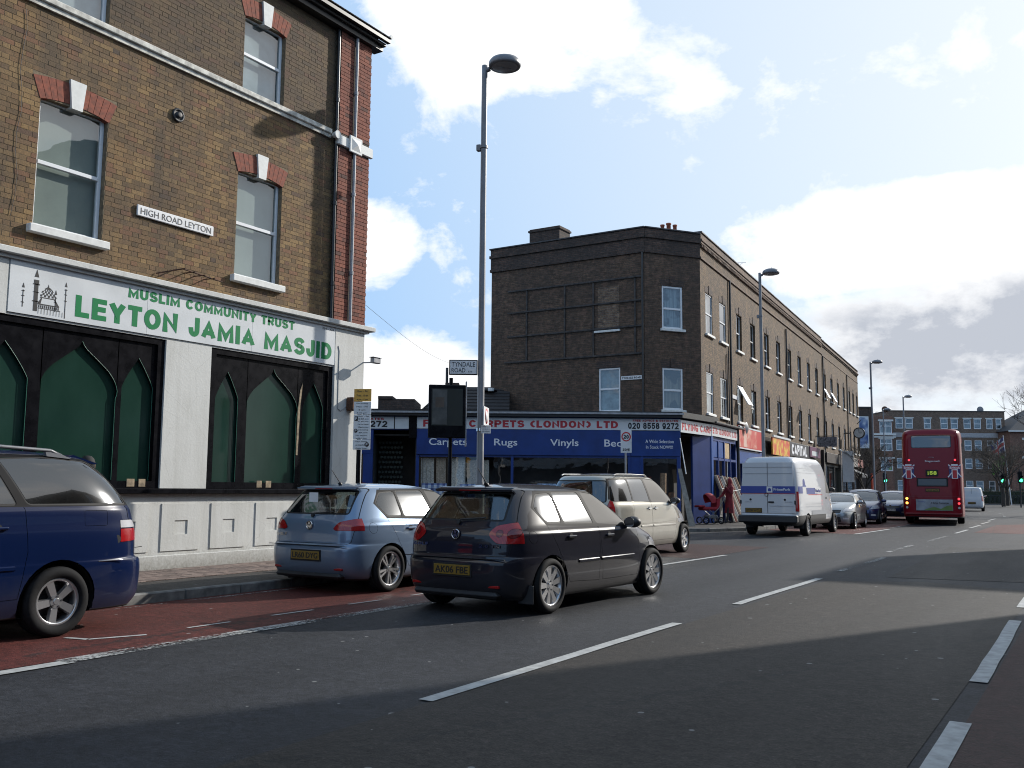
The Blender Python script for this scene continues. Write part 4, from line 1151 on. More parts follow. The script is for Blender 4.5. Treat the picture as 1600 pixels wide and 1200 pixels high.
for k, (a, b) in enumerate(ss):
    for (c, d) in ((7.98, 9.72), (4.62, 6.36)):
        opened = (k == 2 and c < 6) or (k in (10, 11) and c > 6)
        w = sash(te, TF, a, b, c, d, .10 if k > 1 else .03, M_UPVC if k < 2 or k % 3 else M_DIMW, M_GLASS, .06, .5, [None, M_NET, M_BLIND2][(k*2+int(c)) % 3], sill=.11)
        g = MB().prism([(a-.05, d+.005), (a+.5*(b-a), d+.05), (b+.05, d+.005), (b+.12, d+.24), (a+.5*(b-a), d+.30), (a-.12, d+.24)], -.008, .01)
        g.prism([((a+b)/2-.06, d+.02), ((a+b)/2+.06, d+.02), ((a+b)/2+.09, d+.36), ((a+b)/2-.09, d+.36)], -.03, .0)
        part('lintel', g, M_FLANKD, w)
        if opened:
            z1, z0 = (d-.05, d-.95) if c < 6 else (c+.7, c+.02)
            g = MB(); h = .5 if c < 6 else .35
            g.add([(a+.05, .0, z1), (b-.05, .0, z1), (b-.05, -h, z0), (a+.05, -h, z0), (a+.05, .03, z1-.02), (b-.05, .03, z1-.02), (b-.05, -h+.03, z0-.02), (a+.05, -h+.03, z0-.02)],
                  [(3, 2, 1, 0), (4, 5, 6, 7), (0, 1, 5, 4), (1, 2, 6, 5), (2, 3, 7, 6), (3, 0, 4, 7)])
            part('open_casement', g, M_UPVC, w)
for (a, b, c, d) in CU:
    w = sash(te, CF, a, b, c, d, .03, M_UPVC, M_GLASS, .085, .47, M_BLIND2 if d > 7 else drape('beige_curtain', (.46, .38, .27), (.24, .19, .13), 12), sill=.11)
    part('lintel', MB().prism([(a-.05, d+.005), (b+.05, d+.005), (b+.12, d+.28), (a-.12, d+.28)], -.008, .01).prism([((a+b)/2-.1, d+.02), ((a+b)/2+.1, d+.02), ((a+b)/2+.12, d+.4), ((a+b)/2-.12, d+.4)], -.03, 0), M_FLANKD, w)
a, b, c, d = FU[0]
w = sash(te, FLF, a, b, c, d, .03, M_UPVC, M_GLASS, .075, .52, simple('pale_lace', (.36, .46, .50), .9, var=.3, scale=3), sill=.11)
part('lintel', MB().box(a-.1, b+.1, -.008, .01, d+.005, d+.3), M_FLANKD, w)
# bricked-up window on the flank wall
part('bricked_up_window', MB().box(5.30, 6.28, -.012, .02, 7.96, 9.75), M_BLOCKUP, te, FLF)
part('sill', MB().bbox(5.15, 6.32, -.09, .02, 7.84, 7.93, .01), M_STONEW, te, FLF)
g = MB().cyl((7.33, -.06, 4.2), (7.33, -.06, 11.0), .045, n=8)
part('downpipe', g, M_GUTTER, te, FLF)
for xx, yy, za, zb, rr in ((4.7, -.07, 3.4, 11, .05), (4.35, -.05, 4.3, 7.7, .025), (4.05, -.05, 4.3, 7.5, .025), (17.9, -.06, 3.4, 10.8, .045), (31, -.07, 3.4, 10.9, .05), (43.2, -.06, 3.4, 10.9, .045)):
    part('downpipe', MB().cyl((xx, yy, za), (xx, yy, zb), rr, n=8), M_GUTTER, te)
part('chimney', MB().box(1.75, 3.26, .35, 1.3, 11.6, 12.66).box(1.70, 3.31, .30, 1.35, 12.66, 12.74).box(1.75, 3.26, .35, 1.3, 12.741, 12.8), M_FLANKD, te, FLF)
g = MB().box(-17.0, -15.9, 39.0, 39.8, 11.4, 12.9); ch = part('chimney', g, M_FLANKD, te, Matrix())
for i, (x, y, h, r) in enumerate(((-16.62, 39.2, .50, .105), (-16.36, 39.3, .56, .12), (-16.14, 39.5, .50, .105))):
    part('chimney_pot', MB().lathe([(r*.85, 12.9), (r*.8, 12.9+h*.85), (r, 12.9+h*.88), (r, 12.9+h), (r*.7, 12.9+h), (r*.6, 12.9)], 12, c=(x, y, 0)), M_TERRACOTTA, ch, Matrix())
for s_, y, h in ((22.5, 1.4, .6), (40, 1.4, .6)):
    part('chimney', MB().box(s_, s_+1.2, y, y+.8, 11.4, 12.2+h), M_FLANKD, te)
# steel frame of an old poster hoarding
bf = thing('hoarding_frame', 'rusting steel frame of an old poster hoarding on the dark flank wall', 'frame', FLF)
M_STEELF = simple('old_steel', (.06, .052, .048), .8, var=.35)
for X in (-21.04, -19.16, -17.8, -15.91): part('upright', MB().bbox(X+22.9-.04, X+22.9+.04, -.06, -.01, 6.88, 10.02, .01), M_STEELF, bf)
for z in (10.02, 9.05, 8.0, 6.88): part('rail', MB().bbox(.9 if z > 7 else .75, 7.28, -.09, -.061, z-.035, z+.035, .006), M_STEELF, bf)
f = thing('street_sign', 'small black and white TYNDALE ROAD nameplate between two windows of the terrace', 'street sign', FLF)
part('plate', MB().bbox(6.35, 7.27, -.03, -.004, 5.82, 5.98, .006), M_WPAINT, f)
text(f, 'TYNDALE ROAD', 6.40, 7.22, 5.86, 5.94, -.031, M_BLKTXT, .02)
f = thing('street_sign', 'white street nameplate on the sunlit terrace wall beside the open window', 'street sign', TF)
part('plate', MB().bbox(4.9, 6.1, -.04, -.004, 5.60, 5.78, .006), M_WPAINT, f)


def aerial(x, y, z, lab, s=1.):
    f = thing('tv_aerial', lab, 'aerial', frame(x, y, z, .6))
    part('mast', MB().cyl((0, 0, 0), (0, 0, 1.5*s), .02, n=6), M_GREYPIPE, f)
    g = MB().cyl((-.7*s, 0, 1.45*s), (.7*s, 0, 1.5*s), .012, n=5)
    for i in range(8): g.cyl((-.6*s+i*.16*s, -.2*s, 1.45*s), (-.6*s+i*.16*s, .2*s, 1.45*s), .008, n=4)
    part('array', g, M_GREYPIPE, f)


aerial(-16.5, 47.8, 11.5, 'thin tv aerial over the nearer half of the terrace parapet', 1.3)
aerial(-19.2, 75, 11.3, 'tv aerial near the far end of the terrace roof', 1.3)
f = thing('satellite_dish', 'small dish and bracket low on the sunlit terrace wall', 'satellite dish', TF)
part('bracket', MB().tube([(6.0, 0, 4.15), (6.0, -.35, 4.2)], .02, 6), M_GUTTER, f)
part('dish', MB().lathe([(0, 0), (.15, .02), (.28, .08)], 16, 'y', (6.0, -.5, 4.3)), M_LEADGREY, f)

# --- ground floor shops of the terrace
def shop(x0, x1, label, frame_m, z1=3.3, sh_label=None):
    s_ = thing('shopfront', label, 'shop', TF)
    for q in (x0, x1-.3): part('pilaster', MB().bbox(q, q+.3, -.18, .2, .1, 4.25, .01), frame_m, s_)
    g = MB().box(x0+.3, x1-.3, .0, .08, .1, .6).box(x0+.3, x1-.3, .0, .08, z1-.12, 4.2)
    n = 3; w = (x1-x0-.6)/n
    for i in range(n+1): g.box(x0+.3+i*w-.04, x0+.3+i*w+.04, -.02, .1, .6, z1-.12)
    part('shopfront_frame', g, frame_m, s_)
    for i in range(n):
        a = x0+.34+i*w; b = x0+.26+(i+1)*w
        p = MB(); p.add([(a, .04, .6), (b, .04, .6), (b, .04, z1-.12), (a, .04, z1-.12)], [(0, 1, 2, 3)]); part('shop_window', p, M_SHOPGLASS, s_)
    part('interior', MB().box(x0+.3, x1-.3, 1.6, 1.65, .1, 3.6).box(x0+.3, x1-.3, .1, 1.6, .1, .13).box(x0+.3, x1-.3, .1, 1.6, 3.3, 3.32), MATS['shop_interior'], s_)
    return s_


M_TIMB = simple('dark_timber', (.03, .02, .016), .5)
# corner bay of the carpet shop on the main street
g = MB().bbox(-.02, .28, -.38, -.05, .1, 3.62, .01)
part('pillar', g, M_BLUELIT, te, label='blue corner pillar')  # sunlit edge of the pillar painted in the lighter blue
pf = wallframe(TF @ Vector((-1.55, .25, 0)), TF @ Vector((-.02, -.36, 0)))
part('pillar', MB().bbox(.45, 1.62, -.0, .1, .1, 3.62, .01), M_BLUEB, te, pf, label='broad dark blue panel beside the shop entrance')
g = MB().box(.28, 4.3, -.30, -.20, 3.46, 3.62).box(.28, 4.3, -.30, -.22, 2.66, 2.76)
for x in (.28, 1.28, 2.26, 3.3): g.bbox(x, x+.10, -.32, -.2, .1, 3.46, .008)
part('shopfront_frame', g, M_BLUEB, te)
for a, b in ((.38, 1.28), (1.38, 2.26)): part('transom_panel', MB().bbox(a+.02, b-.02, -.28, -.25, 2.78, 3.44, .006), M_BLUELIT, te)
part('transom_panel', MB().bbox(2.40, 3.28, -.28, -.25, 2.78, 3.44, .006), simple('bare_plywood', (.42, .30, .16), .8, var=.15, scale=8), te, label='bare plywood panel')
for a, b in ((.38, 1.28), (1.38, 2.26), (2.40, 3.28)):
    p = MB(); p.add([(a, -.26, .3), (b, -.26, .3), (b, -.26, 2.66), (a, -.26, 2.66)], [(0, 1, 2, 3)]); part('shop_window', p, M_SHOPGLASS, te)
part('interior', MB().box(-1.5, 4.4, 1.4, 1.45, .1, 3.6).box(-1.5, 4.4, -.1, 1.4, 3.55, 3.58), MATS['shop_interior'], te)
c4 = thing('shop_sign', 'white PETS LONDON LTD end board of the carpet shop facing the main street', 'sign', TF)
part('board', MB().bbox(-.02, 4.25, -.40, -.34, 3.62, 4.10, .006), M_SIGNW, c4)
text(c4, 'ETS (LONDON) LTD', .15, 4.1, 3.72, 3.98, -.402, M_REDTXT, .03)
part('canopy', MB().bbox(-.05, 4.7, -.62, -.0, 4.13, 4.20, .01), M_GUTTER, te)
part('downpipe', MB().cyl((4.62, -.34, .1), (4.62, -.34, 4.1), .07, n=8).cyl((4.62, -.34, 4.1), (4.2, -.5, 4.25), .05, n=8), M_GUTTER, te, label='thick black downpipe between two shops')
s1 = shop(4.8, 10.6, 'blue shopfront under the bright red sign', M_BLUEB)
s2 = shop(10.6, 17.0, 'dark shopfront under the orange and yellow sign', M_TIMB)
s3 = shop(17.0, 23.4, 'dark shopfront under the black lettered CAPITAL sign', M_TIMB)
s4 = shop(23.4, 30.0, 'shopfront with a purple sign halfway along the terrace', M_TIMB)
s5 = shop(30.0, 38.0, 'dark green-black pub front below the grey hanging sign', simple('pub_paint', (.035, .040, .035), .5))
s6 = shop(38.0, 50.0, 'farthest dark shopfront of the terrace, below the round clock', M_TIMB)


def sign(x0, x1, z0, z1, m, label, y=-.30, tilt=0):
    f = thing('shop_sign', label, 'sign', TF)
    part('board', MB().bbox(x0, x1, y, y+.08, z0, z1, .01), m, f)
    return f


def blotch(name, c0, c1, c2, sc):
    return mat(name, lambda t: pbsdf(t, t.ramp(t.noise(t.n('ShaderNodeTexCoord').outputs['Object'], sc, 3, .5), [(.42, c0), (.52, c1), (.62, c2)]), .4))


f = sign(4.9, 9.9, 3.32, 4.36, flat('red_sign', (.50, .030, .025), .35), 'bright red shop sign with a pale fruit picture')
part('picture', MB().box(5.0, 8.6, -.305, -.301, 3.42, 4.26), blotch('red_picture', (.50, .05, .04), (.55, .16, .11), (.62, .42, .34), 1.6), f)
part('frame', MB().box(4.9, 9.9, -.31, -.301, 4.29, 4.36).box(4.9, 9.9, -.31, -.301, 3.32, 3.38), M_SIGNW, f)
part('board', MB().bbox(5.0, 10.4, -.2, -.1, 2.65, 3.28, .01), M_BLUELIT, f, label='blue lower board')
f = sign(12.3, 16.9, 3.30, 4.22, blotch('orange_sign', (.55, .06, .02), (.60, .22, .03), (.62, .48, .05), 2.6), 'orange and yellow patterned shop sign')
part('frame', MB().box(12.3, 16.9, -.36, -.30, 4.225, 4.33), M_SIGNW, f)
f = sign(17.0, 23.2, 3.40, 4.20, flat('black_sign', (.02, .022, .03), .4), 'black shop sign with large white CAPITAL lettering')
text(f, 'CAPITAL', 17.5, 22.4, 3.5, 4.1, -.302, M_WTXT, .02)
f = sign(23.6, 27.4, 3.55, 4.22, flat('purple_sign', (.10, .02, .07), .4), 'dark purple shop sign with small pale lettering')
part('band', MB().box(24.2, 26.2, -.305, -.301, 3.66, 3.95), M_SIGNW, f)
f = sign(30.2, 37.8, 3.4, 4.1, M_TIMB, 'dark timber pub fascia under the hanging sign')
f = sign(38.2, 46.5, 3.45, 4.15, simple('faded_sign', (.28, .26, .24), .6, var=.4, scale=3), 'faded pale shop fascia near the end of the terrace')
f = sign(46.6, 50.2, 3.45, 4.15, simple('dull_red_sign', (.22, .05, .04), .6, var=.3, scale=3), 'dull red shop fascia at the end of the terrace')
f = thing('hanging_sign', 'grey lettered hanging sign projecting from the terrace above the pub', 'sign', TF @ Matrix.Translation((27.6, 0, 0)))
part('board', MB().bbox(-.04, .04, -1.35, -.15, 4.35, 5.0, .01), simple('grey_sign', (.16, .16, .17), .6, var=.5, scale=12), f)
part('bracket', MB().cyl((0, 0, 5.06), (0, -1.4, 5.06), .03, n=6), M_GUTTER, f)
f = thing('wall_clock', 'round black-rimmed clock projecting from the far part of the terrace', 'clock', TF @ Matrix.Translation((41.0, 0, 0)))
part('rim', MB().lathe([(.36, -.12), (.44, -.10), (.44, .10), (.36, .12)], 28, 'x', (0, -1.15, 6.0)), M_GUTTER, f)
part('face', MB().cyl((-.10, -1.15, 6.0), (.10, -1.15, 6.0), .37, n=28), simple('clock_face', (.42, .43, .42), .5), f)
part('hand', MB().bbox(-.12, -.105, -1.17, -1.13, 6.0, 6.3, .005).bbox(-.12, -.105, -1.37, -1.15, 5.98, 6.02, .005), M_BLKTXT, f)
part('bracket', MB().cyl((0, 0, 6.0), (0, -.5, 6.0), .05, n=6).cyl((0, -1.15, 5.56), (0, -1.15, 4.6), .05, n=6).cyl((0, -1.0, 6.7), (0, -1.3, 7.0), .03, n=6), M_GUTTER, f)
f = thing('banner', 'tall white banner beside the far shopfronts', 'banner', TF @ Matrix.Translation((36.0, 0, 0)))
part('cloth', MB().bbox(-.03, .03, -1.3, -.5, 2.1, 4.4, .01), M_WPAINT, f)
part('pole', MB().cyl((0, -.4, .1), (0, -.4, 4.5), .03, n=6), M_GREYPIPE, f)
f = thing('post', 'slim orange-red post in front of the far shops', 'post', TF @ Matrix.Translation((44.5, -1.6, 0)))
part('shaft', MB().cyl((0, 0, .1), (0, 0, 2.9), .09, n=8), flat('orange_red', (.50, .07, .03), .5), f)
f = thing('awning', 'dark striped awning over the far pub door', 'awning', TF @ Matrix.Translation((38.5, 0, 0)))
g = MB(); g.add([(0, -.3, 3.3), (4, -.3, 3.3), (4, -1.5, 2.75), (0, -1.5, 2.75), (0, -1.5, 2.5), (4, -1.5, 2.5)], [(0, 1, 2, 3), (3, 2, 5, 4), (3, 2, 1, 0), (4, 5, 2, 3)])
part('cloth', g, M_LEADGREY, f)

# low back buildings left of the terrace
bb_ = thing('back_extension', 'low brick extension with a tiled lean-to roof behind the carpet shop', 'building', SF)
part('wall', MB().box(-5.5, -4.0, 2.8, 5.5, 3.3, 5.05).box(-5.5, -4.9, 2.75, 5.5, 5.051, 5.16), M_FLANKD, bb_)
part('wall', MB().box(-11, -3.4, 3.0, 3.3, 3.3, 4.66), M_FLANKD, bb_)
rows = 9
for i in range(rows):
    t0 = i/rows; t1 = (i+1)/rows+.03
    d0, d1 = 2.5+3*t0, 2.5+3*t1; z0, z1 = 4.32+1.5*t0, 4.32+1.5*t1
    a0, a1 = -3.9+1.12*t0, -3.9+1.12*t1
    g = MB(); g.add([(a0, d0, z0+.05), (-.1, d0, z0+.05), (-.1, d1, z1), (a1, d1, z1), (a0, d0, z0), (-.1, d0, z0)], [(0, 1, 2, 3), (4, 5, 1, 0)])
    part('tile_course', g, M_ROOF, bb_)
g = MB(); g.add([(-4.02, 2.45, 4.28), (-2.9, 5.5, 5.86), (-2.78, 5.5, 5.92), (-3.9, 2.45, 4.40), (-4.02, 2.45, 4.10), (-2.9, 5.5, 5.66)], [(0, 3, 2, 1), (0, 1, 5, 4)])
part('verge_board', g, simple('cream_board', (.46, .42, .33), .8, var=.15), bb_)
part('gable', MB().prism([(-4.0, 3.4), (-2.9, 3.4), (-2.9, 5.75), (-4.0, 4.25)], 5.6, 5.65), M_FLANKD, bb_)
g = MB().box(-2.95, -2.35, 5.6, 6.2, 4.5, 6.05); part('chimney', g, M_FLANKD, bb_)
g = MB().cyl((-2.9, 5.9, 6.0), (-2.9, 5.9, 6.75), .06, n=8); part('flue', g, M_GUTTER, bb_)
f = thing('floodlight', 'white floodlight on a bracket where the flank wall meets the tiled roof', 'floodlight', FLF)
part('arm', MB().tube([(.05, 0, 5.1), (.35, -.6, 5.45)], .02, 5).tube([(.05, 0, 4.6), (.35, -.5, 5.0)], .02, 5).tube([(.05, -.02, 5.0), (.35, -.55, 5.05)], .018, 5), M_GREYPIPE, f)
part('lamp_head', MB().bbox(-.1, .55, -.8, -.3, 5.60, 5.68, .02), M_BLACK, f)
part('lens', MB().bbox(.42, .66, -.86, -.7, 5.58, 5.72, .02), M_STONEW, f)
g = MB(); c_ = MF @ Vector((14.38, -.06, 4.2)); e_ = SF @ Vector((-2.6, 5.9, 6.0))
g.tube([c_.lerp(e_, i/12)+Vector((0, 0, .9-.2*math.sin(math.pi*i/12))) for i in range(13)], .004, 5)
tag(part('overhead_wire', g, M_GUTTER), 'thin wire slung across the side road from the mosque corner to the extension roof', 'wire')

# ------------------------------------------------------------------ far end of the street
FB = frame(*fw(0, 125), 0, YAW)
bl = thing('apartment_block', 'flat-roofed four-storey brown brick block closing the view behind the bus', 'building', FB)
WX = [(51.0, 52.5), (53.3, 54.8), (57.0, 58.3), (59.9, 61.3), (61.9, 63.2)]
top = [(51.93-.6, 51.93+.6), (54.13-.75, 54.13+.45), (56.3, 57.35), (58.9, 59.95), (60.3, 61.35), (62.0, 63.0), (63.25, 64.1)]
top = [(51.6, 52.7), (53.0, 54.1), (56.0, 57.0), (58.4, 59.5), (59.9, 61.0), (61.85, 62.9), (63.2, 64.2)]
top = [(50.75, 51.75), (52.05, 53.05), (54.5, 55.45), (56.7, 57.65), (58.05, 59.0), (59.75, 60.7), (61.1, 62.05), (62.75, 63.6), (64.0, 64.75)]
HB = [(a, b, z, z+1.35) for a, b in top for z in (9.75, 6.9, 4.5, 1.6)]
part('wall', wall(49.9, 65.2, 0, 12.05, HB, 8, .1), M_FLATB, bl)
part('string_course', MB().box(49.9, 65.2, -.06, 0, 8.62, 9.2), simple('concrete_band', (.36, .36, .37), .8), bl)
part('coping', MB().box(49.8, 65.3, -.08, 8, 12.05, 12.15), M_SLATE, bl)
for a, b, c, d in HB:
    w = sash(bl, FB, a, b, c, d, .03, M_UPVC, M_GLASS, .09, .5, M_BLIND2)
    if c > 9: part('lintel', MB().box(a-.12, b+.12, -.03, 0, d, d+.13), M_STONEW, w)
HB = [(48.15, 49.75, z, z+1.6) for z in (9.0, 6.7, 4.1)]
part('wall', wall(47.0, 49.88, 0, 11.25, HB, 8, .1), M_REDBR2, bl, FB @ Matrix.Translation((0, -1.2, 0)))
part('string_course', MB().box(46.9, 50.2, -1.4, -1.2, 8.75, 9.0).box(46.9, 50.2, -1.35, -1.2, 8.45, 8.6), M_STONEW, bl)
for a, b, c, d in HB:
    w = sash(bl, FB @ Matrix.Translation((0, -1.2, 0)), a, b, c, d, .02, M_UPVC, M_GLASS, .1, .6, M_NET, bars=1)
    part('lintel', MB().box(a-.2, b+.2, -.08, 0, d, d+.22), M_STONEW, w)
for u, z, r, lb in ((49.6, 12.3, .42, 'dark satellite dish on the left of the block roof'), (62.3, 12.35, .45, 'pale grey satellite dish on the right of the block roof')):
    f = thing('satellite_dish', lb, 'satellite dish', FB @ Matrix.Translation((u, .4, z)))
    part('dish', MB().lathe([(0, 0), (r*.5, .03), (r, .14)], 18, 'y'), M_RUST if u < 50 else M_LEADGREY, f)
    part('pole', MB().cyl((0, .1, -.8), (0, .1, 0), .03, n=6), M_GREYPIPE, f)
ho = thing('brick_house', 'red brick house with white stone window surrounds beside the flat-roofed brick block', 'building', FB @ Matrix.Translation((0, -3, 0)))
HW = [(66.0, 67.5, 6.7, 8.2), (65.9, 67.6, 3.9, 5.8), (66.0, 67.5, 1.1, 3.2), (70, 71.6, 6.7, 8.2), (70, 71.6, 3.9, 5.8)]
part('wall', wall(64.2, 90, 0, 9.4, HW, 7, .12), M_REDBR2, ho)
g = MB(); g.add([(63.9, -.4, 9.35), (90, -.4, 9.35), (90, 4, 13), (69.5, 4, 13), (63.9, 8, 9.35)], [(0, 1, 2, 3), (0, 3, 4)]); part('roof', g, M_SLATE, ho)
part('gutter', MB().box(63.9, 90, -.42, -.25, 9.22, 9.42), M_STONEW, ho)
for a, b, c, d in HW:
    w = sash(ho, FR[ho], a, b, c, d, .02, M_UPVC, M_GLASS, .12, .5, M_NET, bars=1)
    part('lintel', MB().box(a-.25, b+.25, -.1, 0, d, d+.28), M_STONEW, w); part('sill', MB().box(a-.15, b+.15, -.12, 0, c-.15, c), M_STONEW, w)
f = thing('shop_building', 'plain dark brick building with a tall picture banner at the end of the terrace', 'building', frame(*fw(0, 100), 0, YAW))
part('wall', MB().box(28, 38.05, 0, 12, 0, 10.25), M_FLANKD, f)
part('coping', MB().box(28, 38.15, -.1, 12, 10.25, 10.36), M_SLATE, f)
bn = thing('billboard', 'tall blue and white picture banner on the dark end wall', 'billboard', frame(*fw(0, 100), 0, YAW))
part('board', MB().bbox(36.62, 37.72, -.12, -.02, 5.95, 9.32, .02), M_SIGNW, bn)
part('picture', MB().box(36.72, 37.62, -.128, -.122, 6.05, 9.22), blotch('banner_picture', (.03, .07, .22), (.16, .22, .36), (.52, .56, .62), .9), bn)

# buildings across the street from the mosque: they cast the shade on the carriageway
def opp(y0, y1, x0, h, label, m):
    f = thing('townhouse', label, 'building', frame(x0, y1, 0, -math.pi/2)); L = y1-y0
    hs = []
    n = max(1, int(L/3.0))
    for i in range(n):
        c = (i+.5)*L/n
        for z in (4.6, 7.8, 11.0):
            if z+2 < h: hs.append((c-.5, c+.5, z, z+1.7))
    part('wall', wall(0, L, 0, h, hs, 9, .12), m, f)
    for a, b, c, d in hs: sash(f, FR[f], a, b, c, d, .06, M_UPVC, M_GLASS, .06, .5, M_NET)
    part('end_wall', MB().box(-.02, L+.02, .3, 9, 0, h-.01), m, f)
    part('fascia', MB().box(.2, L-.2, -.2, 0, 3.2, 3.9), M_SIGNW, f)
    part('shopfront', MB().box(.2, L-.2, -.05, 0, .1, 3.2), M_TIMB, f)


opp(19.6, 26.3, 5.2, 13.8, 'four-storey brick building across the street', M_TERR)
opp(-14, 19.55, 5.2, 8.4, 'two-storey brick row across the street beside the camera', M_FLATB)
opp(38.7, 45.2, 6.2, 13.0, 'tall narrow brick building across the street', M_TERR)

# ------------------------------------------------------------------ street furniture
def lamp(x, y, label, h=10., head=0.):
    an = math.atan2(-1.42+1.42, 1)
    f = thing('street_lamp', label, 'street lamp', frame(x, y, .11, head), 'street lamps along the left kerb')
    part('column', MB().lathe([(.0, 0), (.16, 0), (.16, .03), (.105, .06), (.10, 1.35), (.075, 1.45), (.062, h*.98), (.062, h+.04), (0, h+.05)], 16), M_LEADGREY, f)
    part('door', MB().bbox(-.05, .05, -.108, -.09, .45, 1.1, .006), M_LEADGREY, f)
    part('collar', MB().cyl((0, 0, h*.825), (0, 0, h*.825+.06), .085, n=14).bbox(-.16, -.06, -.05, .05, h*.82, h*.82+.14, .01), M_LEADGREY, f)
    part('arm', MB().cyl((0, 0, h-.08), (.12, 0, h-.05), .05, n=10), M_LEADGREY, f)
    hd = part('lantern', MB().lathe([(0, .16), (.20, .155), (.30, .11), (.345, .05), (.35, -.02), (.335, -.05), (.28, -.055)], 28, c=(.46, 0, h)), M_LEADGREY, f)
    part('glass', MB().lathe([(.28, -.052), (.24, -.075), (0, -.09)], 28, c=(.46, 0, h)).cyl((.54, .06, h-.085), (.54, .06, h-.10), .05).cyl((.40, -.06, h-.085), (.40, -.06, h-.10), .05), simple('lantern_glass', (.30, .30, .31), .3, var=.1), hd)
    part('photocell', MB().cyl((.5, 0, h+.155), (.5, 0, h+.23), .02, .015, 8), M_STONEW, hd)
    return f


LX, LY = -11.08, 16.41
L1 = lamp(LX, LY, 'tall grey street lamp at the mosque corner, nearest of the row', 10.44, .25)
for x, y, lb, hd in ((-11.26, 36.23, 'grey street lamp behind the white van', .1), (-13.02, 65.4, 'grey street lamp beyond the end of the terrace', .0), (-15.36, 90.75, 'far street lamp rising just beside the bus', 0.), (-19.6, 104, 'farthest and smallest street lamp in front of the brick block', 0.)):
    dup(L1, frame(x, y, .11, hd) @ Matrix.Scale(.94, 4), lb)
sn = thing('street_sign', 'white TYNDALE ROAD nameplate in a black frame bracketed to the nearest street lamp', 'street sign', frame(LX, LY-.02, .2, YAW) @ Matrix.Scale(1.07, 4))
part('frame', MB().bbox(-.62, -.06, -.02, .02, 3.35, 3.65, .006), M_BLACK, sn)
part('plate', MB().bbox(-.60, -.08, -.026, -.021, 3.37, 3.63, .002), M_WPAINT, sn)
text(sn, 'TYNDALE', -.57, -.11, 3.515, 3.605, -.0265, M_BLKTXT)
text(sn, 'ROAD', -.57, -.30, 3.40, 3.485, -.0265, M_BLKTXT); text(sn, 'E10', -.24, -.17, 3.40, 3.43, -.0265, M_BLKTXT)
z1 = thing('speed_sign', 'round 20 zone sign seen edge-on, strapped to the nearest street lamp', 'traffic sign', frame(LX, LY, .2, YAW+1.42) @ Matrix.Scale(1.07, 4))
part('plate', MB().bbox(-.30, .26, -.12, -.10, 2.35, 2.72, .004), M_WPAINT, z1)
part('disc', MB().lathe([(.0, -.125), (.15, -.125), (.15, -.12)], 24, 'y', (-.02, 0, 2.54)), M_REDTXT, z1)
part('disc', MB().lathe([(.0, -.128), (.11, -.128), (.11, -.125)], 24, 'y', (-.02, 0, 2.54)), M_WPAINT, z1)
z1 = thing('notice_plate', 'tiny white notice plate strapped low on the nearest street lamp', 'sign', frame(LX, LY, .2, YAW) @ Matrix.Scale(1.07, 4))
part('plate', MB().bbox(0.02, .20, -.12, -.105, 2.20, 2.36, .003), M_WPAINT, z1)
for i in range(3): text(z1, 'At any time'[:8+i], .04, .18, 2.32-i*.045, 2.34-i*.045, -.1205, M_BLKTXT)
part('strap', MB().cyl((0, 0, 2.25), (0, 0, 2.31), .085, n=12), M_CHROME, z1)
# notice case on a pole
X, Y = -11.53, 15.79
nb = thing('noticeboard', 'tall dark glazed noticeboard on a single black post before the carpet shop', 'noticeboard', frame(X, Y, .11, YAW+.1))
part('post', MB().cyl((.10, 0, 0), (.10, 0, 3.58), .04, n=12), M_BLACK, nb)
part('case', MB().bbox(-.36, .40, -.17, .05, 2.33, 3.42, .015), M_BLACK, nb)
part('pane', MB().add([(-.30, -.175, 2.5), (.34, -.175, 2.5), (.34, -.175, 3.28), (-.30, -.175, 3.28)], [(0, 1, 2, 3)]) or MB().box(-.30, .34, -.178, -.172, 2.58, 3.34), flat('dark_glass', (.035, .04, .038), .12), nb)
part('poster', MB().box(-.28, .02, -.182, -.179, 2.6, 3.32), simple('dim_poster', (.075, .075, .07), .35, var=.2, scale=5), nb)
part('poster', MB().box(-.22, -.04, -.185, -.183, 2.95, 3.16), simple('dim_brown_poster', (.085, .062, .045), .35), nb)
part('lit_edge', MB().bbox(.401, .425, -.14, .03, 2.16, 3.5, .004), M_GREYPIPE, nb)  # pale strip paints the sunlit edge of the black case
# parking sign
ps = thing('parking_sign', 'yellow-topped white parking restriction plates on a black post beside the mosque corner', 'parking sign', frame(-10.99, 12.60, .13, YAW-.15))
part('post', MB().cyl((-.06, 0, 0), (-.06, 0, 2.98), .038, n=12), M_BLACK, ps)
for a, b, m, tx in ((2.78, 3.0, flat('yellow_sign', (.62, .33, .04), .4), ('Mon - Fri', '7 am - 10 am', '4 pm - 7 pm')), (2.555, 2.775, M_WPAINT, ('No loading', 'Mon - Fri', '8 am', '6.30 pm')),
                    (2.12, 2.55, M_WPAINT, ('Mon - Sat', '8.30 am', '6.30 pm', 'Pay at meter', 'Maximum', 'parking', '30 min', 'No return', 'within 1 hour')), (1.94, 2.115, M_WPAINT, ('Pay here', 'at machine', 'display ticket'))):
    pt = part('plate', MB().bbox(-.15, .16, -.055, -.042, a, b, .004), m, ps)
    n = len(tx); h = (b-a)/n
    for i, s_ in enumerate(tx):
        w = .10*min(1, len(s_)/10+.2); cx = .03 if n > 5 and i < 7 else .0
        text(pt, s_, cx-w, cx+w, b-(i+.78)*h, b-(i+.36)*h, -.056, M_BLKTXT)
bp = MB().box(-.13, -.07, -.058, -.0555, 2.44, 2.52); part('parking_mark', bp, M_BLKTXT, ps); text(ps, 'P', -.115, -.085, 2.455, 2.505, -.0585, M_WTXT)
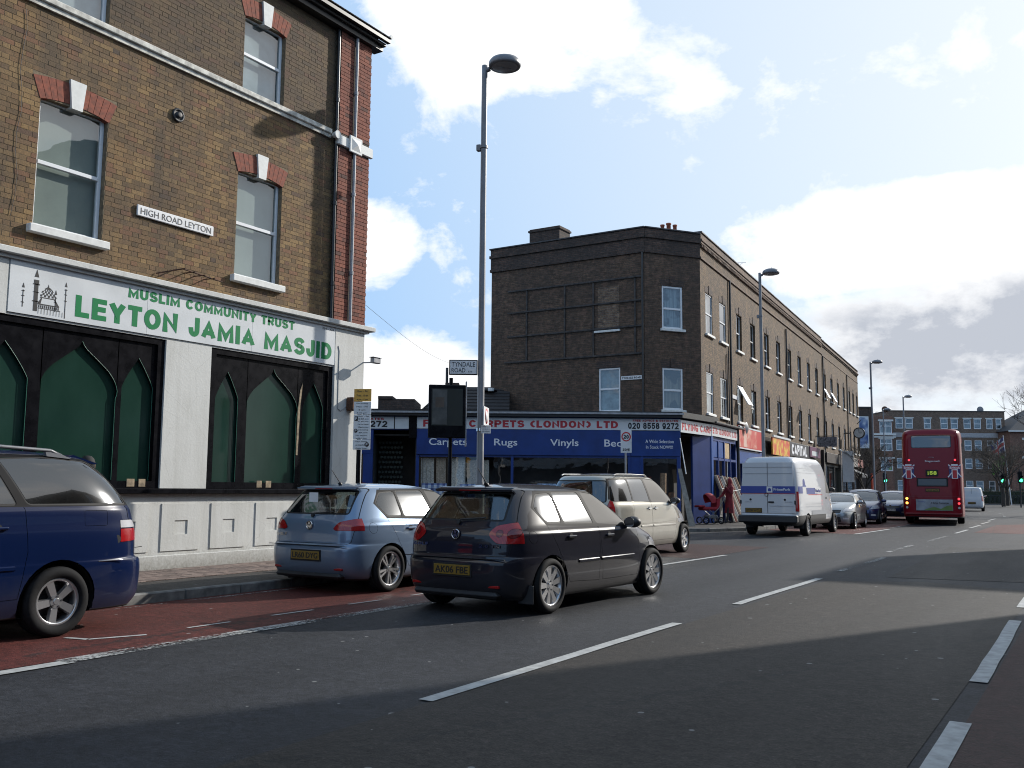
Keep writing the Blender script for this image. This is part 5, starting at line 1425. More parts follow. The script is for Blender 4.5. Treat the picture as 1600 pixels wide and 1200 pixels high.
part('parking_mark', MB().lathe([(0, -.058), (.035, -.058), (.035, -.055)], 18, 'y', (-.105, 0, 2.27)).lathe([(0, -.058), (.04, -.058), (.04, -.055)], 18, 'y', (.10, 0, 2.03)), simple('dark_badge', (.05, .03, .02), .4), ps)
text(ps, 'P', -.12, -.09, 2.25, 2.29, -.059, M_WTXT); text(ps, 'P', .085, .115, 2.01, 2.05, -.059, M_WTXT)
# 20 zone sign before the shop
zs = thing('speed_sign', 'white 20 ZONE sign on a thin pole in front of the carpet shop', 'traffic sign', frame(-14.2, 30.1, .11, YAW))
part('post', MB().cyl((-.02, 0, 0), (-.02, 0, 3.3), .03, n=10), M_GREYPIPE, zs)
part('plate', MB().bbox(-.19, .19, -.05, -.035, 2.58, 3.38, .005), M_WPAINT, zs)
part('ring', MB().lathe([(.165, -.055), (.165, -.05)], 28, 'y', (0, 0, 3.14)).lathe([(.125, -.056), (.165, -.056)], 28, 'y', (0, 0, 3.14)), flat('sign_red', (.5, .02, .02), .4), zs)
text(zs, '20', -.09, .09, 3.07, 3.21, -.0565, M_BLKTXT, .02); text(zs, 'ZONE', -.12, .12, 2.65, 2.73, -.0565, M_BLKTXT, .02)
# traffic lights
def tlight(x, y, label, rz=YAW, s=1.0):
    f = thing('traffic_light', label, 'traffic light', frame(x, y, 0, rz))
    part('pole', MB().cyl((0, 0, 0), (0, 0, 3.7*s), .07, n=8), M_GUTTER, f)
    part('head', MB().bbox(-.2, .2, -.2, .05, 2.35*s, 3.5*s, .03), M_BLACK, f)
    part('signal', MB().cyl((0, -.21, 2.62*s), (0, -.23, 2.62*s), .16, n=14), emit('green_signal', (.05, 1, .35), 5), f)
    for z in (2.92, 3.24): part('signal', MB().cyl((0, -.21, z*s), (0, -.22, z*s), .12, n=14), M_BLACK, f, label='unlit lens')
    part('hood', MB().lathe([(.18, 0), (.18, -.2)], 12, 'y', (0, -.2, 2.62*s), arc=(0, math.pi)).lathe([(.15, 0), (.15, -.2)], 12, 'y', (0, -.2, 2.92*s), arc=(0, math.pi)), M_BLACK, f)


tlight(-9.15, 107.0, 'green traffic light at the junction, left one of the right-hand pair')
tlight(-7.35, 104.6, 'green traffic light at the junction, rightmost')
tlight(*fw(41.2, 105), 'green traffic light in front of the brick block, between the cars and the bus')
f = thing('road_sign', 'dark square shop hanging sign with a pale emblem near the far traffic light', 'sign', frame(*fw(38.3, 104), 0, YAW))
part('post', MB().cyl((-.6, 0, 0), (-.6, 0, 4.8), .05, n=6), M_GREYPIPE, f)
part('board', MB().bbox(-.55, .45, -.05, .05, 3.7, 4.6, .02), simple('dark_red_board', (.07, .02, .02), .5), f)
part('emblem', MB().lathe([(.1, -.06), (.25, -.06)], 16, 'y', (-.05, 0, 4.15)), M_SIGNW, f)
# flag pole with flags
fl = thing('flagpole', 'leaning white flagpole with a limp union flag and green flag by the junction', 'flag', frame(*fw(64.3*110/125, 109), 0, YAW))
part('pole', MB().cyl((.6, 0, 0), (0, 0, 8.0), .06, .04, 8), M_WPAINT, fl)
def flagm(nm, z0, z1, xs, m):
    g = MB(); n = 10; V = []; F = []
    for i in range(n+1):
        t = i/n; x = .05-t*xs; y = .22*math.sin(t*7); dz = -t*1.0
        V += [(x, y, z1+dz), (x*.9, y*1.2, z0+dz*1.1)]
        if i: F += [(2*i-2, 2*i, 2*i+1, 2*i-1), (2*i-1, 2*i+1, 2*i, 2*i-2)]
    g.add(V, F); part(nm, g, m, fl)
def union(t):
    o = t.n('ShaderNodeTexCoord').outputs['Generated']; s = t.n('ShaderNodeSeparateXYZ', {0: o}).outputs
    x = t.m('SUBTRACT', s[0], .5); z = t.m('SUBTRACT', t.m('ADD', s[2], t.m('MULTIPLY', x, -.45)), .5)
    ax = t.m('ABSOLUTE', x); az = t.m('ABSOLUTE', z)
    cr = t.m('LESS_THAN', t.m('MINIMUM', ax, az), .07); wh = t.m('LESS_THAN', t.m('MINIMUM', ax, az), .13)
    dg = t.m('LESS_THAN', t.m('ABSOLUTE', t.m('SUBTRACT', ax, az)), .08)
    c = t.mix(dg, (.02, .03, .14), (.5, .5, .5)); c = t.mix(wh, c, (.5, .5, .5)); c = t.mix(cr, c, (.42, .02, .03))
    return pbsdf(t, c, .8)
M_UNION = mat('union_flag_cloth', union)
flagm('flag', 6.1, 7.8, 1.5, M_UNION); flagm('flag', 4.5, 5.8, 1.5, simple('green_flag', (.12, .30, .05), .8, var=.3, scale=2))


# ------------------------------------------------------------------ bare winter trees
M_BARK = simple('bark', (.055, .045, .036), .95, var=.3, scale=9)
def bare_tree(x, y, h, label, seed=0, spread=.62, depth=7, r0=.16, cat='tree'):
    rnd = random.Random(seed)
    f = thing('bare_tree', label, cat, frame(x, y, .1), None)
    tr = MB(); cr = MB()
    def seg(mb, a, b, ra, rb, n): mb.cyl(a, b, ra, rb, n, caps=False)
    def grow(p, d, L, r, k):
        q = p+d*L
        m_ = p.lerp(q, .5)+Vector((rnd.uniform(-1, 1), rnd.uniform(-1, 1), 0))*L*.06
        n = 6 if k > depth-3 else 3
        seg(cr, p, m_, r, r*.85, n); seg(cr, m_, q, r*.85, r*.68, n)
        if k == 0: return
        for i in range(3 if rnd.random() < .6 else 2):
            dd = (d+Vector((rnd.gauss(0, 1), rnd.gauss(0, 1), rnd.gauss(.12, .6)))*spread*.62).normalized()
            if dd.z < -.1: dd.z *= -.3
            grow(q, dd, L*rnd.uniform(.68, .9), max(r*.62, .008), k-1)
    th = h*.26
    seg(tr, Vector((0, 0, 0)), Vector((.03, 0, th*.5)), r0*1.25, r0, 10); seg(tr, Vector((.03, 0, th*.5)), Vector((0, .02, th)), r0, r0*.85, 10)
    part('trunk', tr, M_BARK, f)
    for i in range(4):
        a = i*1.57+rnd.random(); grow(Vector((0, .02, th-.05)), Vector((math.cos(a)*.5, math.sin(a)*.5, 1)).normalized(), h*.19, r0*.6, depth-1)
    part('crown', cr, M_BARK, f)
    return f


bare_tree(*fw(47.5, 92), 6.8, 'bushy bare tree standing close behind the bus', 3, .75, 7, .16)
bare_tree(*fw(50.5, 97), 6.2, 'bare street tree between the bus and the flagpole', 5, .75, 7, .14)
bare_tree(*fw(53.6, 104), 6.6, 'bare tree right next to the flagpole', 8, .72, 7, .14)
bare_tree(*fw(36.3, 62), 9.0, 'leafless tree reaching in at the right edge of the view', 13, .7, 7, .17)
bare_tree(*fw(54, 150), 14.5, 'distant bare tree rising above the brick block roof', 21, .6, 7, .2)
bare_tree(*fw(26.0, 70), 5.2, 'small dark climbing tree against the far shopfronts', 31, .8, 7, .12)
hd = thing('hedge', 'dark clipped hedge behind the railings at the junction', 'hedge', frame(*fw(0, 113), 0, YAW))
g = MB(); rnd = random.Random(4)
for i in range(5200):
    x = rnd.uniform(56, 78); y = rnd.uniform(0, 1.6); z = rnd.uniform(.1, 1.75+.15*math.sin(x*3)); r = rnd.uniform(.05, .14)
    a = Vector((rnd.gauss(0, 1), rnd.gauss(0, 1), rnd.gauss(0, 1))).normalized()*r; b = a.orthogonal().normalized()*r
    c = Vector((x, y, z)); g.add([c-a, c+b, c+a, c-b], [(0, 1, 2, 3)])
g.box(56.2, 77.8, .35, 1.3, .1, 1.5)
part('foliage', g, simple('hedge_leaf', (.025, .035, .015), .8, var=.4, scale=6), hd)
rl = thing('railing', 'black iron railing in front of the far hedge', 'railing', frame(*fw(0, 112), 0, YAW))
g = MB()
for i in range(150): g.box(56+i*.15, 56.03+i*.15, 0, .03, .1, 1.15)
part('bars', g, M_GUTTER, rl, kind='stuff'); part('rail', MB().box(56, 78.4, -.01, .04, 1.05, 1.1), M_GUTTER, rl)

# things leaning outside the carpet shop
f = thing('carpet_stack', 'row of upright carpet rolls and offcuts leaning on the sunny shop window', 'carpets', TF)
rnd = random.Random(2); cols = [(.42, .36, .28), (.16, .035, .03), (.36, .29, .21), (.20, .21, .22), (.45, .42, .38), (.12, .08, .07), (.34, .23, .15), (.48, .45, .40)]
for i in range(15):
    x = .45+i*.23; c = cols[i % 8]
    part('carpet_roll', MB().cyl((x+.42, -1.02, .14), (x-.02, -.40, 1.95+rnd.uniform(-.08, .08)), .075, n=8), simple('offcut_%d' % (i % 8), c, .95, var=.2, scale=18), f)
part('tie', MB().tube([(.40, -.66, 1.5), (2.0, -.68, 1.38), (3.7, -.64, 1.46)], .016, 5), M_SIGNW, f)
f = thing('timber_board', 'long pale board propped against the blue entrance of the carpet shop', 'board', frame(*fw(6.22, 35.4), .11, YAW))
g = MB(); g.add([(-.02, 0, 2.1), (.12, 0, 2.1), (.52, -.5, 0), (.28, -.5, 0), (-.02, .04, 2.1), (.12, .04, 2.1), (.52, -.44, 0), (.28, -.44, 0)], [(0, 3, 2, 1), (4, 5, 6, 7), (0, 1, 5, 4), (1, 2, 6, 5), (2, 3, 7, 6), (3, 0, 4, 7)])
part('board', g, simple('grey_plank', (.26, .24, .21), .8, var=.2), f)
part('pole', MB().cyl((.10, .15, 3.25), (.26, -.15, 1.9), .018, n=6), M_WPAINT, f)


# ------------------------------------------------------------------ people
def skinned(name, pts, edges, rad, m, parent, root=0, sub=1):
    me = bpy.data.meshes.new(name); me.from_pydata(pts, edges, []); me.update()
    o = bpy.data.objects.new(name, me); COL.objects.link(o)
    md = o.modifiers.new('s', 'SKIN'); md.use_smooth_shade = True
    for i, r in enumerate(rad): me.skin_vertices[0].data[i].radius = (r, r) if not isinstance(r, tuple) else r
    me.skin_vertices[0].data[root].use_root = True
    m2 = o.modifiers.new('d', 'SUBSURF'); m2.levels = sub; m2.render_levels = sub
    dg = bpy.context.evaluated_depsgraph_get()
    me2 = bpy.data.meshes.new_from_object(o.evaluated_get(dg)); bpy.data.objects.remove(o)
    me2.name = name; me2.materials.clear(); me2.materials.append(m)
    for p in me2.polygons: p.use_smooth = True
    return link(name, me2, parent)


def head_mesh(mb, c, s=1., tilt=0):
    """head facing +x: skull, jaw, nose, brow, ears"""
    V = []; F = []; n, k = 16, 14
    for j in range(k+1):
        ph = math.pi*j/k; z = -math.cos(ph)
        for i in range(n):
            th = 2*math.pi*i/n; r = math.sin(ph)
            x = r*math.cos(th)*.098; y = r*math.sin(th)*.076; zz = z*.118
            if z < 0: x = x*(1+.10*z)+(.012*-z if math.cos(th) > 0 else .03*-z); y *= 1+.28*z
            if math.cos(th) > .85 and -.35 < z < .1: x += .022*(1-abs(z+.15)/.3)*(math.cos(th)-.85)/.15   # nose
            if math.cos(th) > .5 and .12 < z < .3: x += .006
            if math.cos(th) > .8 and -.62 < z < -.45: x += .007
            V.append((c[0]+x*s, c[1]+y*s, c[2]+zz*s))
    for j in range(k):
        for i in range(n): F.append((j*n+i, j*n+(i+1) % n, (j+1)*n+(i+1) % n, (j+1)*n+i))
    mb.add(V, F, 0, True)
    for sy in (-1, 1): mb.bbox(c[0]-.012*s, c[0]+.018*s, c[1]+sy*.074*s, c[1]+sy*.088*s, c[2]-.03*s, c[2]+.03*s, .008)


def hand(pts, edges, rad, wrist, d, side=1):
    b = len(pts); wi = wrist
    w = Vector(pts[wi]); d = Vector(d).normalized(); u = d.orthogonal().normalized(); 
    pts.append(tuple(w+d*.06)); edges.append((wi, b)); rad.append((.034, .018))
    for i in range(4):
        o_ = u*(i-1.5)*.019; L = (.055, .068, .063, .048)[i]; q = len(pts)
        pts.append(tuple(w+d*.10+o_)); edges.append((b, q)); rad.append(.009)
        pts.append(tuple(w+d*(.10+L)+o_+Vector((0, 0, -.012)))); edges.append((q, q+1)); rad.append(.008)
    q = len(pts); pts.append(tuple(w+d*.05+u*.045)); edges.append((wi, q)); rad.append(.011); pts.append(tuple(w+d*.09+u*.055)); edges.append((q, q+1)); rad.append(.009)


def person(label, fr, skin, coat, trousers, arms, stride=.18, coat_len=.45, hair=None, scarf=None, k=1.):
    f = thing('person', label, 'person', fr)
    hp = .93*k; pts = [(0, 0, hp), (0, 0, 1.15*k), (0, 0, 1.38*k), (.01, 0, 1.50*k), (.02, 0, 1.56*k)]
    ed = [(0, 1), (1, 2), (2, 3), (3, 4)]; rad = [(.15*k, .11*k), (.14*k, .10*k), (.15*k, .10*k), .055, .05]
    for sy, st in ((1, stride), (-1, -stride)):
        b = len(pts); pts += [(0, sy*.09, hp-.05), (st*.55+.03, sy*.10, .50*k), (st, sy*.10, .09), (st+.14, sy*.11, .04)]; ed += [(0, b), (b, b+1), (b+1, b+2), (b+2, b+3)]; rad += [.085*k, .06*k, .045, .035]
    for sy, (el, wr, dr) in zip((1, -1), arms):
        b = len(pts); pts += [(0, sy*.185*k, 1.40*k), el, wr]; ed += [(2, b), (b, b+1), (b+1, b+2)]; rad += [.052*k, .042*k, .030*k]
        hand(pts, ed, rad, b+2, dr)
    bd = skinned('body', pts, ed, rad, trousers, f)
    bd.data.materials.append(skin)
    for p in bd.data.polygons:
        c = p.center
        if c.z > 1.47*k or (c.z < .07): p.material_index = 1 if c.z > 1 else 0
    for (el, wr, dr) in arms:
        for p in bd.data.polygons:
            if (Vector(wr)+Vector(dr).normalized()*.06-p.center).length < .13: p.material_index = 1
    hm = MB(); head_mesh(hm, (.04, 0, 1.64*k), 1.0)
    part('head', hm, skin, f)
    prof = [(coat_len, .235), (hp-.15, .21), (hp+.05, .185), (1.12*k, .165), (1.30*k, .195), (1.42*k, .175), (1.47*k, .10), (1.49*k, .06)]
    g = MB(); V = []; F = []; n = 22
    for z, r in prof:
        for i in range(n):
            t = 2*math.pi*i/n; rr = r*(1+.05*math.sin(5*t+z*9)*(1 if z < hp else .3))
            V.append((rr*.72*math.cos(t)+.01, rr*1.0*math.sin(t), z))
    for j in range(len(prof)-1):
        for i in range(n): F.append((j*n+i, j*n+(i+1) % n, (j+1)*n+(i+1) % n, (j+1)*n+i))
    g.add(V, F, 0, True)
    for sy, (el, wr, dr) in zip((1, -1), arms):
        g.cyl((0, sy*.165*k, 1.42*k), el, .072, .058, 12); g.cyl(el, Vector(el).lerp(Vector(wr), .93), .058, .045, 12)
    part('coat', g, coat, f)
    if hair: 
        g = MB().lathe([(.0, .128), (.05, .120), (.085, .085), (.104, .03), (.104, -.03), (.09, -.06)], 16, c=(.02, 0, 1.645*k), sm=True); part('hair', g, hair, f)
    if scarf:
        g = MB().lathe([(0, .135), (.06, .122), (.10, .08), (.116, .02), (.112, -.06), (.10, -.11), (.16, -.19), (.2, -.27)], 18, c=(-.005, 0, 1.645*k), arc=(.55, 2*math.pi-.55)); part('headscarf', g, scarf, f)
    return f


person('man in black hat and dark coat walking behind the blue people carrier', frame(-11.55, 7.72, .12, math.pi/2+.1) @ Matrix.Scale(.955, 4), M_SKIN,
       simple('black_coat', (.02, .02, .022), .85), simple('dark_trousers', (.025, .025, .03), .9),
       [((-.08, .24, 1.14), (.10, .25, .92), (.3, 0, -1)), ((.04, -.24, 1.13), (-.02, -.26, .88), (0, 0, -1))], hair=flat('black_hair', (.01, .01, .01), .8))
wf = frame(-12.62, 36.15, .12, math.pi/2+2.45)
person('woman in red coat and red headscarf pushing a red pram on the far pavement', wf, M_SKIN2,
       simple('red_coat', (.17, .012, .02), .85, var=.25, scale=5), simple('dark_tights', (.02, .018, .02), .9),
       [((.05, .25, 1.17), (.20, .10, 1.42), (0, -.3, 1)), ((.16, -.24, 1.12), (.38, -.16, .98), (1, 0, 0))], coat_len=.42, scarf=MATS['red_coat'], k=1.0)
pr_ = thing('pram', 'red pushchair with raised red hood in front of the carpet shop pillar', 'pushchair', wf @ Matrix.Translation((.80, -.05, 0)))
M_REDC = simple('pram_fabric', (.26, .012, .024), .8, var=.2)
g = MB().lathe([(.34*math.cos(a), .34*math.sin(a)) for a in [R(8+i*12) for i in range(7)]], 18, 'x', (-.02, 0, .80), arc=(0, math.pi))
V = []; F = []
for i in range(9):
    a = math.pi*(.95-.62*i/8)
    for j in range(9):
        b_ = math.pi*j/8; V.append((.05+.36*math.cos(a)*math.sin(b_)*1.0+.05, .27*math.cos(b_), .80+.40*math.sin(a)*math.sin(b_)))
for i in range(8):
    for j in range(8): F.append((i*9+j, i*9+j+1, (i+1)*9+j+1, (i+1)*9+j))
g = MB(); g.add(V, F, 0, True); part('hood', g, M_REDC, pr_)
g = MB().bbox(-.22, .45, -.24, .24, .52, .66, .05).prism([(-.24, .60), (-.12, .58), (-.16, .98), (-.28, .98)], -.23, .23).bbox(.35, .62, -.22, .22, .64, .72, .03)
part('seat', g, M_REDC, pr_)
g = MB().tube([(-.5, -.22, 1.02), (-.2, -.24, .6), (.35, -.24, .15)], .014, 6).tube([(-.5, .22, 1.02), (-.2, .24, .6), (.35, .24, .15)], .014, 6).cyl((-.5, -.22, 1.02), (-.5, .22, 1.02), .016, n=6)
g.tube([(.2, -.24, .55), (-.3, -.24, .15)], .014, 6).tube([(.2, .24, .55), (-.3, .24, .15)], .014, 6).bbox(-.2, .2, -.2, .2, .22, .34, .03)
part('chassis', g, M_LEADGREY, pr_)
for x, y in ((.36, .26), (.36, -.26), (-.3, .26), (-.3, -.26)):
    w = part('wheel', MB().lathe([(.10, -.018), (.14, -.018), (.14, .018), (.10, .018), (.10, -.018)], 16, 'y', (x, y, .14)), M_RUBBER, pr_)
    g = MB()
    for q in range(5): a = q*1.2566; g.cyl((x, y, .14), (x+.1*math.cos(a), y, .14+.1*math.sin(a)), .008, n=4)
    part('spokes', g, M_ALLOY, w)

# ------------------------------------------------------------------ vehicles
# local frame: x forward, y left, z up, origin on the ground under the rear axle
def crom(rows, sub):
    out = []; n = len(rows)
    for i in range(n-1):
        p0 = rows[max(i-1, 0)]; p1 = rows[i]; p2 = rows[i+1]; p3 = rows[min(i+2, n-1)]
        for k in range(sub):
            t = k/sub; r = []
            for a, b, c, d in zip(p0, p1, p2, p3):
                m1 = (c-a)/2; m2 = (d-b)/2; dl = c-b          # limited tangents keep it monotone
                if dl == 0: m1 = m2 = 0
                else:
                    m1 = max(0, min(3, m1/dl))*dl; m2 = max(0, min(3, m2/dl))*dl
                r.append((2*t**3-3*t*t+1)*b+(t**3-2*t*t+t)*m1+(-2*t**3+3*t*t)*c+(t**3-t*t)*m2)
            out.append(tuple(r))
    out.append(tuple(rows[-1])); return out


def halfcurve(ax, w, n, K):
    """quarter superellipse from (ax,0) to (0,w) resampled to K+1 points, denser round the corner"""
    D = 240; P = []
    for i in range(D+1):
        t = math.pi/2*i/D; P.append((ax*max(math.cos(t), 0)**(2/n), w*max(math.sin(t), 0)**(2/n)))
    cum = [0]; L = sum(math.dist(P[i], P[i+1]) for i in range(D)); pa = None; tot = 0
    for i in range(D):
        a = math.atan2(P[i+1][1]-P[i][1], P[i+1][0]-P[i][0]); da = 0 if pa is None else abs(a-pa); pa = a
        tot += math.dist(P[i], P[i+1])/L+.9*da/1.57; cum.append(tot)
    out = []; j = 0
    for k in range(K+1):
        s_ = tot*k/K
        while j < D-1 and cum[j+1] < s_: j += 1
        f = (s_-cum[j])/max(1e-9, cum[j+1]-cum[j]); f = min(1, max(0, f))
        out.append((P[j][0]+(P[j+1][0]-P[j][0])*f, P[j][1]+(P[j+1][1]-P[j][1])*f))
    return out


def roundp(pts, r, k=4):
    """round the corners of a convex polygon"""
    out = []; n = len(pts)
    for i in range(n):
        p = Vector(pts[i]); a = Vector(pts[i-1]); b = Vector(pts[(i+1) % n])
        rr = min(r, (a-p).length*.45, (b-p).length*.45)
        s_ = p+(a-p).normalized()*rr; e = p+(b-p).normalized()*rr
        for j in range(k+1):
            t = j/k; q = s_*(1-t)**2+p*2*t*(1-t)+e*t*t; out.append((q.x, q.y))
    return out


def shrink(pts, d):
    n = len(pts); A = sum(pts[i][0]*pts[(i+1) % n][1]-pts[(i+1) % n][0]*pts[i][1] for i in range(n)); sg_ = 1 if A > 0 else -1
    lines = []
    for i in range(n):
        p = Vector(pts[i]); q = Vector(pts[(i+1) % n]); t = q-p
        if t.length < 1e-6: continue
        t.normalize(); nn = Vector((-t.y, t.x))*sg_; lines.append((p+nn*d, t))
    out = []; m = len(lines)
    for i in range(m):
        p, t = lines[i-1]; q, u = lines[i]; cr = t.x*u.y-t.y*u.x
        if abs(cr) < 1e-4: out.append(tuple(q)); continue
        k = ((q-p).x*u.y-(q-p).y*u.x)/cr; out.append(tuple(p+t*k))
    return out


def knife(bm, pts, axis, flt):
    """cut the shell along a convex outline seen along an axis; returns the faces inside it"""
    n = len(pts); A = sum(pts[i][0]*pts[(i+1) % n][1]-pts[(i+1) % n][0]*pts[i][1] for i in range(n)); sg_ = 1 if A > 0 else -1
    P3 = (lambda a, b: Vector((a, 0, b))) if axis == 'y' else (lambda a, b: Vector((0, a, b)))
    xs = [p[0] for p in pts]; zs = [p[1] for p in pts]; ai = 0 if axis == 'y' else 1
    cur = []
    for f in bm.faces:
        if not flt(f.calc_center_median()): continue
        a = [v.co[ai] for v in f.verts]; b = [v.co[2] for v in f.verts]
        if max(a) < min(xs) or min(a) > max(xs) or max(b) < min(zs) or min(b) > max(zs): continue
        cur.append(f)
    for i in range(n):
        p = pts[i]; q = pts[(i+1) % n]
        if math.dist(p, q) < 1e-6: continue
        co_ = P3(*p); t = (P3(*q)-co_)
        no = P3(t[2], -t[ai]) if True else None
        no = P3(q[1]-p[1], -(q[0]-p[0]))*sg_          # outward
        if not cur: return []
        geom = set(cur)
        for f in cur: geom.update(f.edges); geom.update(f.verts)
        r = bmesh.ops.bisect_plane(bm, geom=list(geom), plane_co=co_, plane_no=no, dist=1e-5)
        cur = [f for f in r['geom'] if isinstance(f, bmesh.types.BMFace) and f.is_valid and (f.calc_center_median()-co_).dot(no) < 0]
    return cur


def extract(bm, faces, name, m, parent, off=0.0, thick=0.0, delete=True):
    lay = bm.verts.layers.float_vector['cn']; idx = {}; V = []; N = []; F = []
    for f in faces:
        g = []
        for v in f.verts:
            if v.index not in idx or True:
                k = v
                if k not in idx:
                    idx[k] = len(V); nn = Vector(v[lay]); nn = nn.normalized() if nn.length > 1e-6 else v.normal
                    V.append(v.co+nn*off); N.append(nn)
            g.append(idx[v])
        F.append(g)
    if not F: return None
    me = bpy.data.meshes.new(name); me.from_pydata([tuple(v) for v in V], [], F); me.materials.append(m)
    me.polygons.foreach_set('use_smooth', [True]*len(F)); me.update()
    me.normals_split_custom_set_from_vertices([tuple(n) for n in N])
    if delete: bmesh.ops.delete(bm, geom=list(faces), context='FACES')
    return link(name, me, parent)


def shell(rows, xc, top, K=(22, 26), sub=4, lower=(.45,)):
    """closed body shell from rows (z, x_rear, x_front, half_width, n_rear, n_front)"""
    lv = crom(rows, sub); rings = []
    for z, xr, xf, w, nr, nf in lv:
        r_ = halfcurve(xc-xr, w, nr, K[0]); f_ = halfcurve(xf-xc, w, nf, K[1])
        half = [(xc-a, -b) for a, b in r_]+[(xc+a, -b) for a, b in f_[::-1][1:]]
        full = half+[(x, -y) for x, y in half[::-1][1:-1]]
        rings.append([(x, y, z) for x, y in full])
    z, xr, xf, w, nr, nf = lv[-1]; cx = (xr+xf)/2; D = 9
    for j in range(1, D):
        s_ = 1-j/D; zz = z+(top-z)*(1-s_**2.3)
        rings.append([(cx+(x-cx)*s_, y*s_, zz) for x, y, _ in rings[len(lv)-1]])
    n = len(rings[0]); bm = bmesh.new(); RV = []
    for rg in rings: RV.append([bm.verts.new(p) for p in rg])
    tv = bm.verts.new((cx, 0, top)); 
    for a, b in zip(RV, RV[1:]):
        for i in range(n): bm.faces.new((a[i], a[(i+1) % n], b[(i+1) % n], b[i]))
    for i in range(n): bm.faces.new((RV[-1][i], RV[-1][(i+1) % n], tv))
    bm.faces.new(RV[0][::-1])
    bmesh.ops.recalc_face_normals(bm, faces=bm.faces)
    lay = bm.verts.layers.float_vector.new('cn'); bm.normal_update()
    for v in bm.verts: v[lay] = v.normal
    return bm


M_GLOSSK = flat('gloss_black_trim', (.006, .006, .007), .65, 0., Specular_IOR_Level=.15)
WHEELS = {}


def wheel_meshes(Rt, rr, wd, style, n):
    key = (Rt, rr, wd, style, n)
    if key in WHEELS: return WHEELS[key]
    h = wd/2
    ty = MB().lathe([(rr, h*.75), (rr+.008, h*.98), (Rt-.045, h*1.06), (Rt-.012, h*.93), (Rt, h*.72), (Rt, h*.30), (Rt-.007, h*.28), (Rt-.007, h*.22), (Rt, h*.20), (Rt, -h*.2),
                    (Rt-.007, -h*.22), (Rt-.007, -h*.28), (Rt, -h*.3), (Rt, -h*.72), (Rt-.012, -h*.93), (Rt-.045, -h*1.06), (rr, -h*.9)], 44, 'y')
    tyre = ty.mesh('tyre', M_RUBBER)
    r = MB()
    r.lathe([(rr+.004, h*.86), (rr-.012, h*.90), (rr-.022, h*.80), (rr-.03, -h*.8)], 36, 'y', m=0)
    r.lathe([(0, -h*.1), (rr*.72, -h*.1)], 30, 'y', m=1); r.lathe([(rr*.72, -h*.1), (rr-.03, -h*.2)], 30, 'y', m=2)
    def spoke(a, w0, w1, r0=.05, r1=None, sk=0.):
        r1 = r1 or rr-.016
        ca, sa = math.cos(a), math.sin(a)
        pts = []
        for rad_, ww, yy in ((r0, w0, h*.66), (r1, w1, h*.80)):
            for sgn in (-1, 1):
                for dy in (0, -.035):
                    px, pz = rad_, sgn*ww*(1 if dy == 0 else 1.25)+sk*rad_
                    pts.append((px*ca-pz*sa, yy+dy, px*sa+pz*ca))
        r.add(pts, [(0, 2, 6, 4)[::-1], (0, 4, 5, 1)[::-1], (2, 3, 7, 6)[::-1], (1, 5, 7, 3)[::-1]], 0)
    for i in range(n):
        a = 2*math.pi*i/n+.3
        if style == 'single': spoke(a, .024, .036)
        elif style == 'fat': spoke(a, .030, .038, .06); 
        elif style == 'twin': spoke(a-.17, .012, .016, .06); spoke(a+.17, .012, .016, .06)
        elif style == 'steel': spoke(a, .02, .03, .06)
    r.cyl((0, h*.2, 0), (0, h*.70, 0), .068, .062, 20, 0); r.cyl((0, h*.70, 0), (0, h*.74, 0), .032, .028, 16, 0)
    for i in range(5):
        a = i*1.2566+.9; r.cyl((.05*math.cos(a), h*.6, .05*math.sin(a)), (.05*math.cos(a), h*.76, .05*math.sin(a)), .010, n=6, m=1)
    rim = r.mesh('rim', [M_ALLOY if style != 'steel' else M_LEADGREY, M_DISC, M_SEAL])
    WHEELS[key] = (tyre, rim); return WHEELS[key]


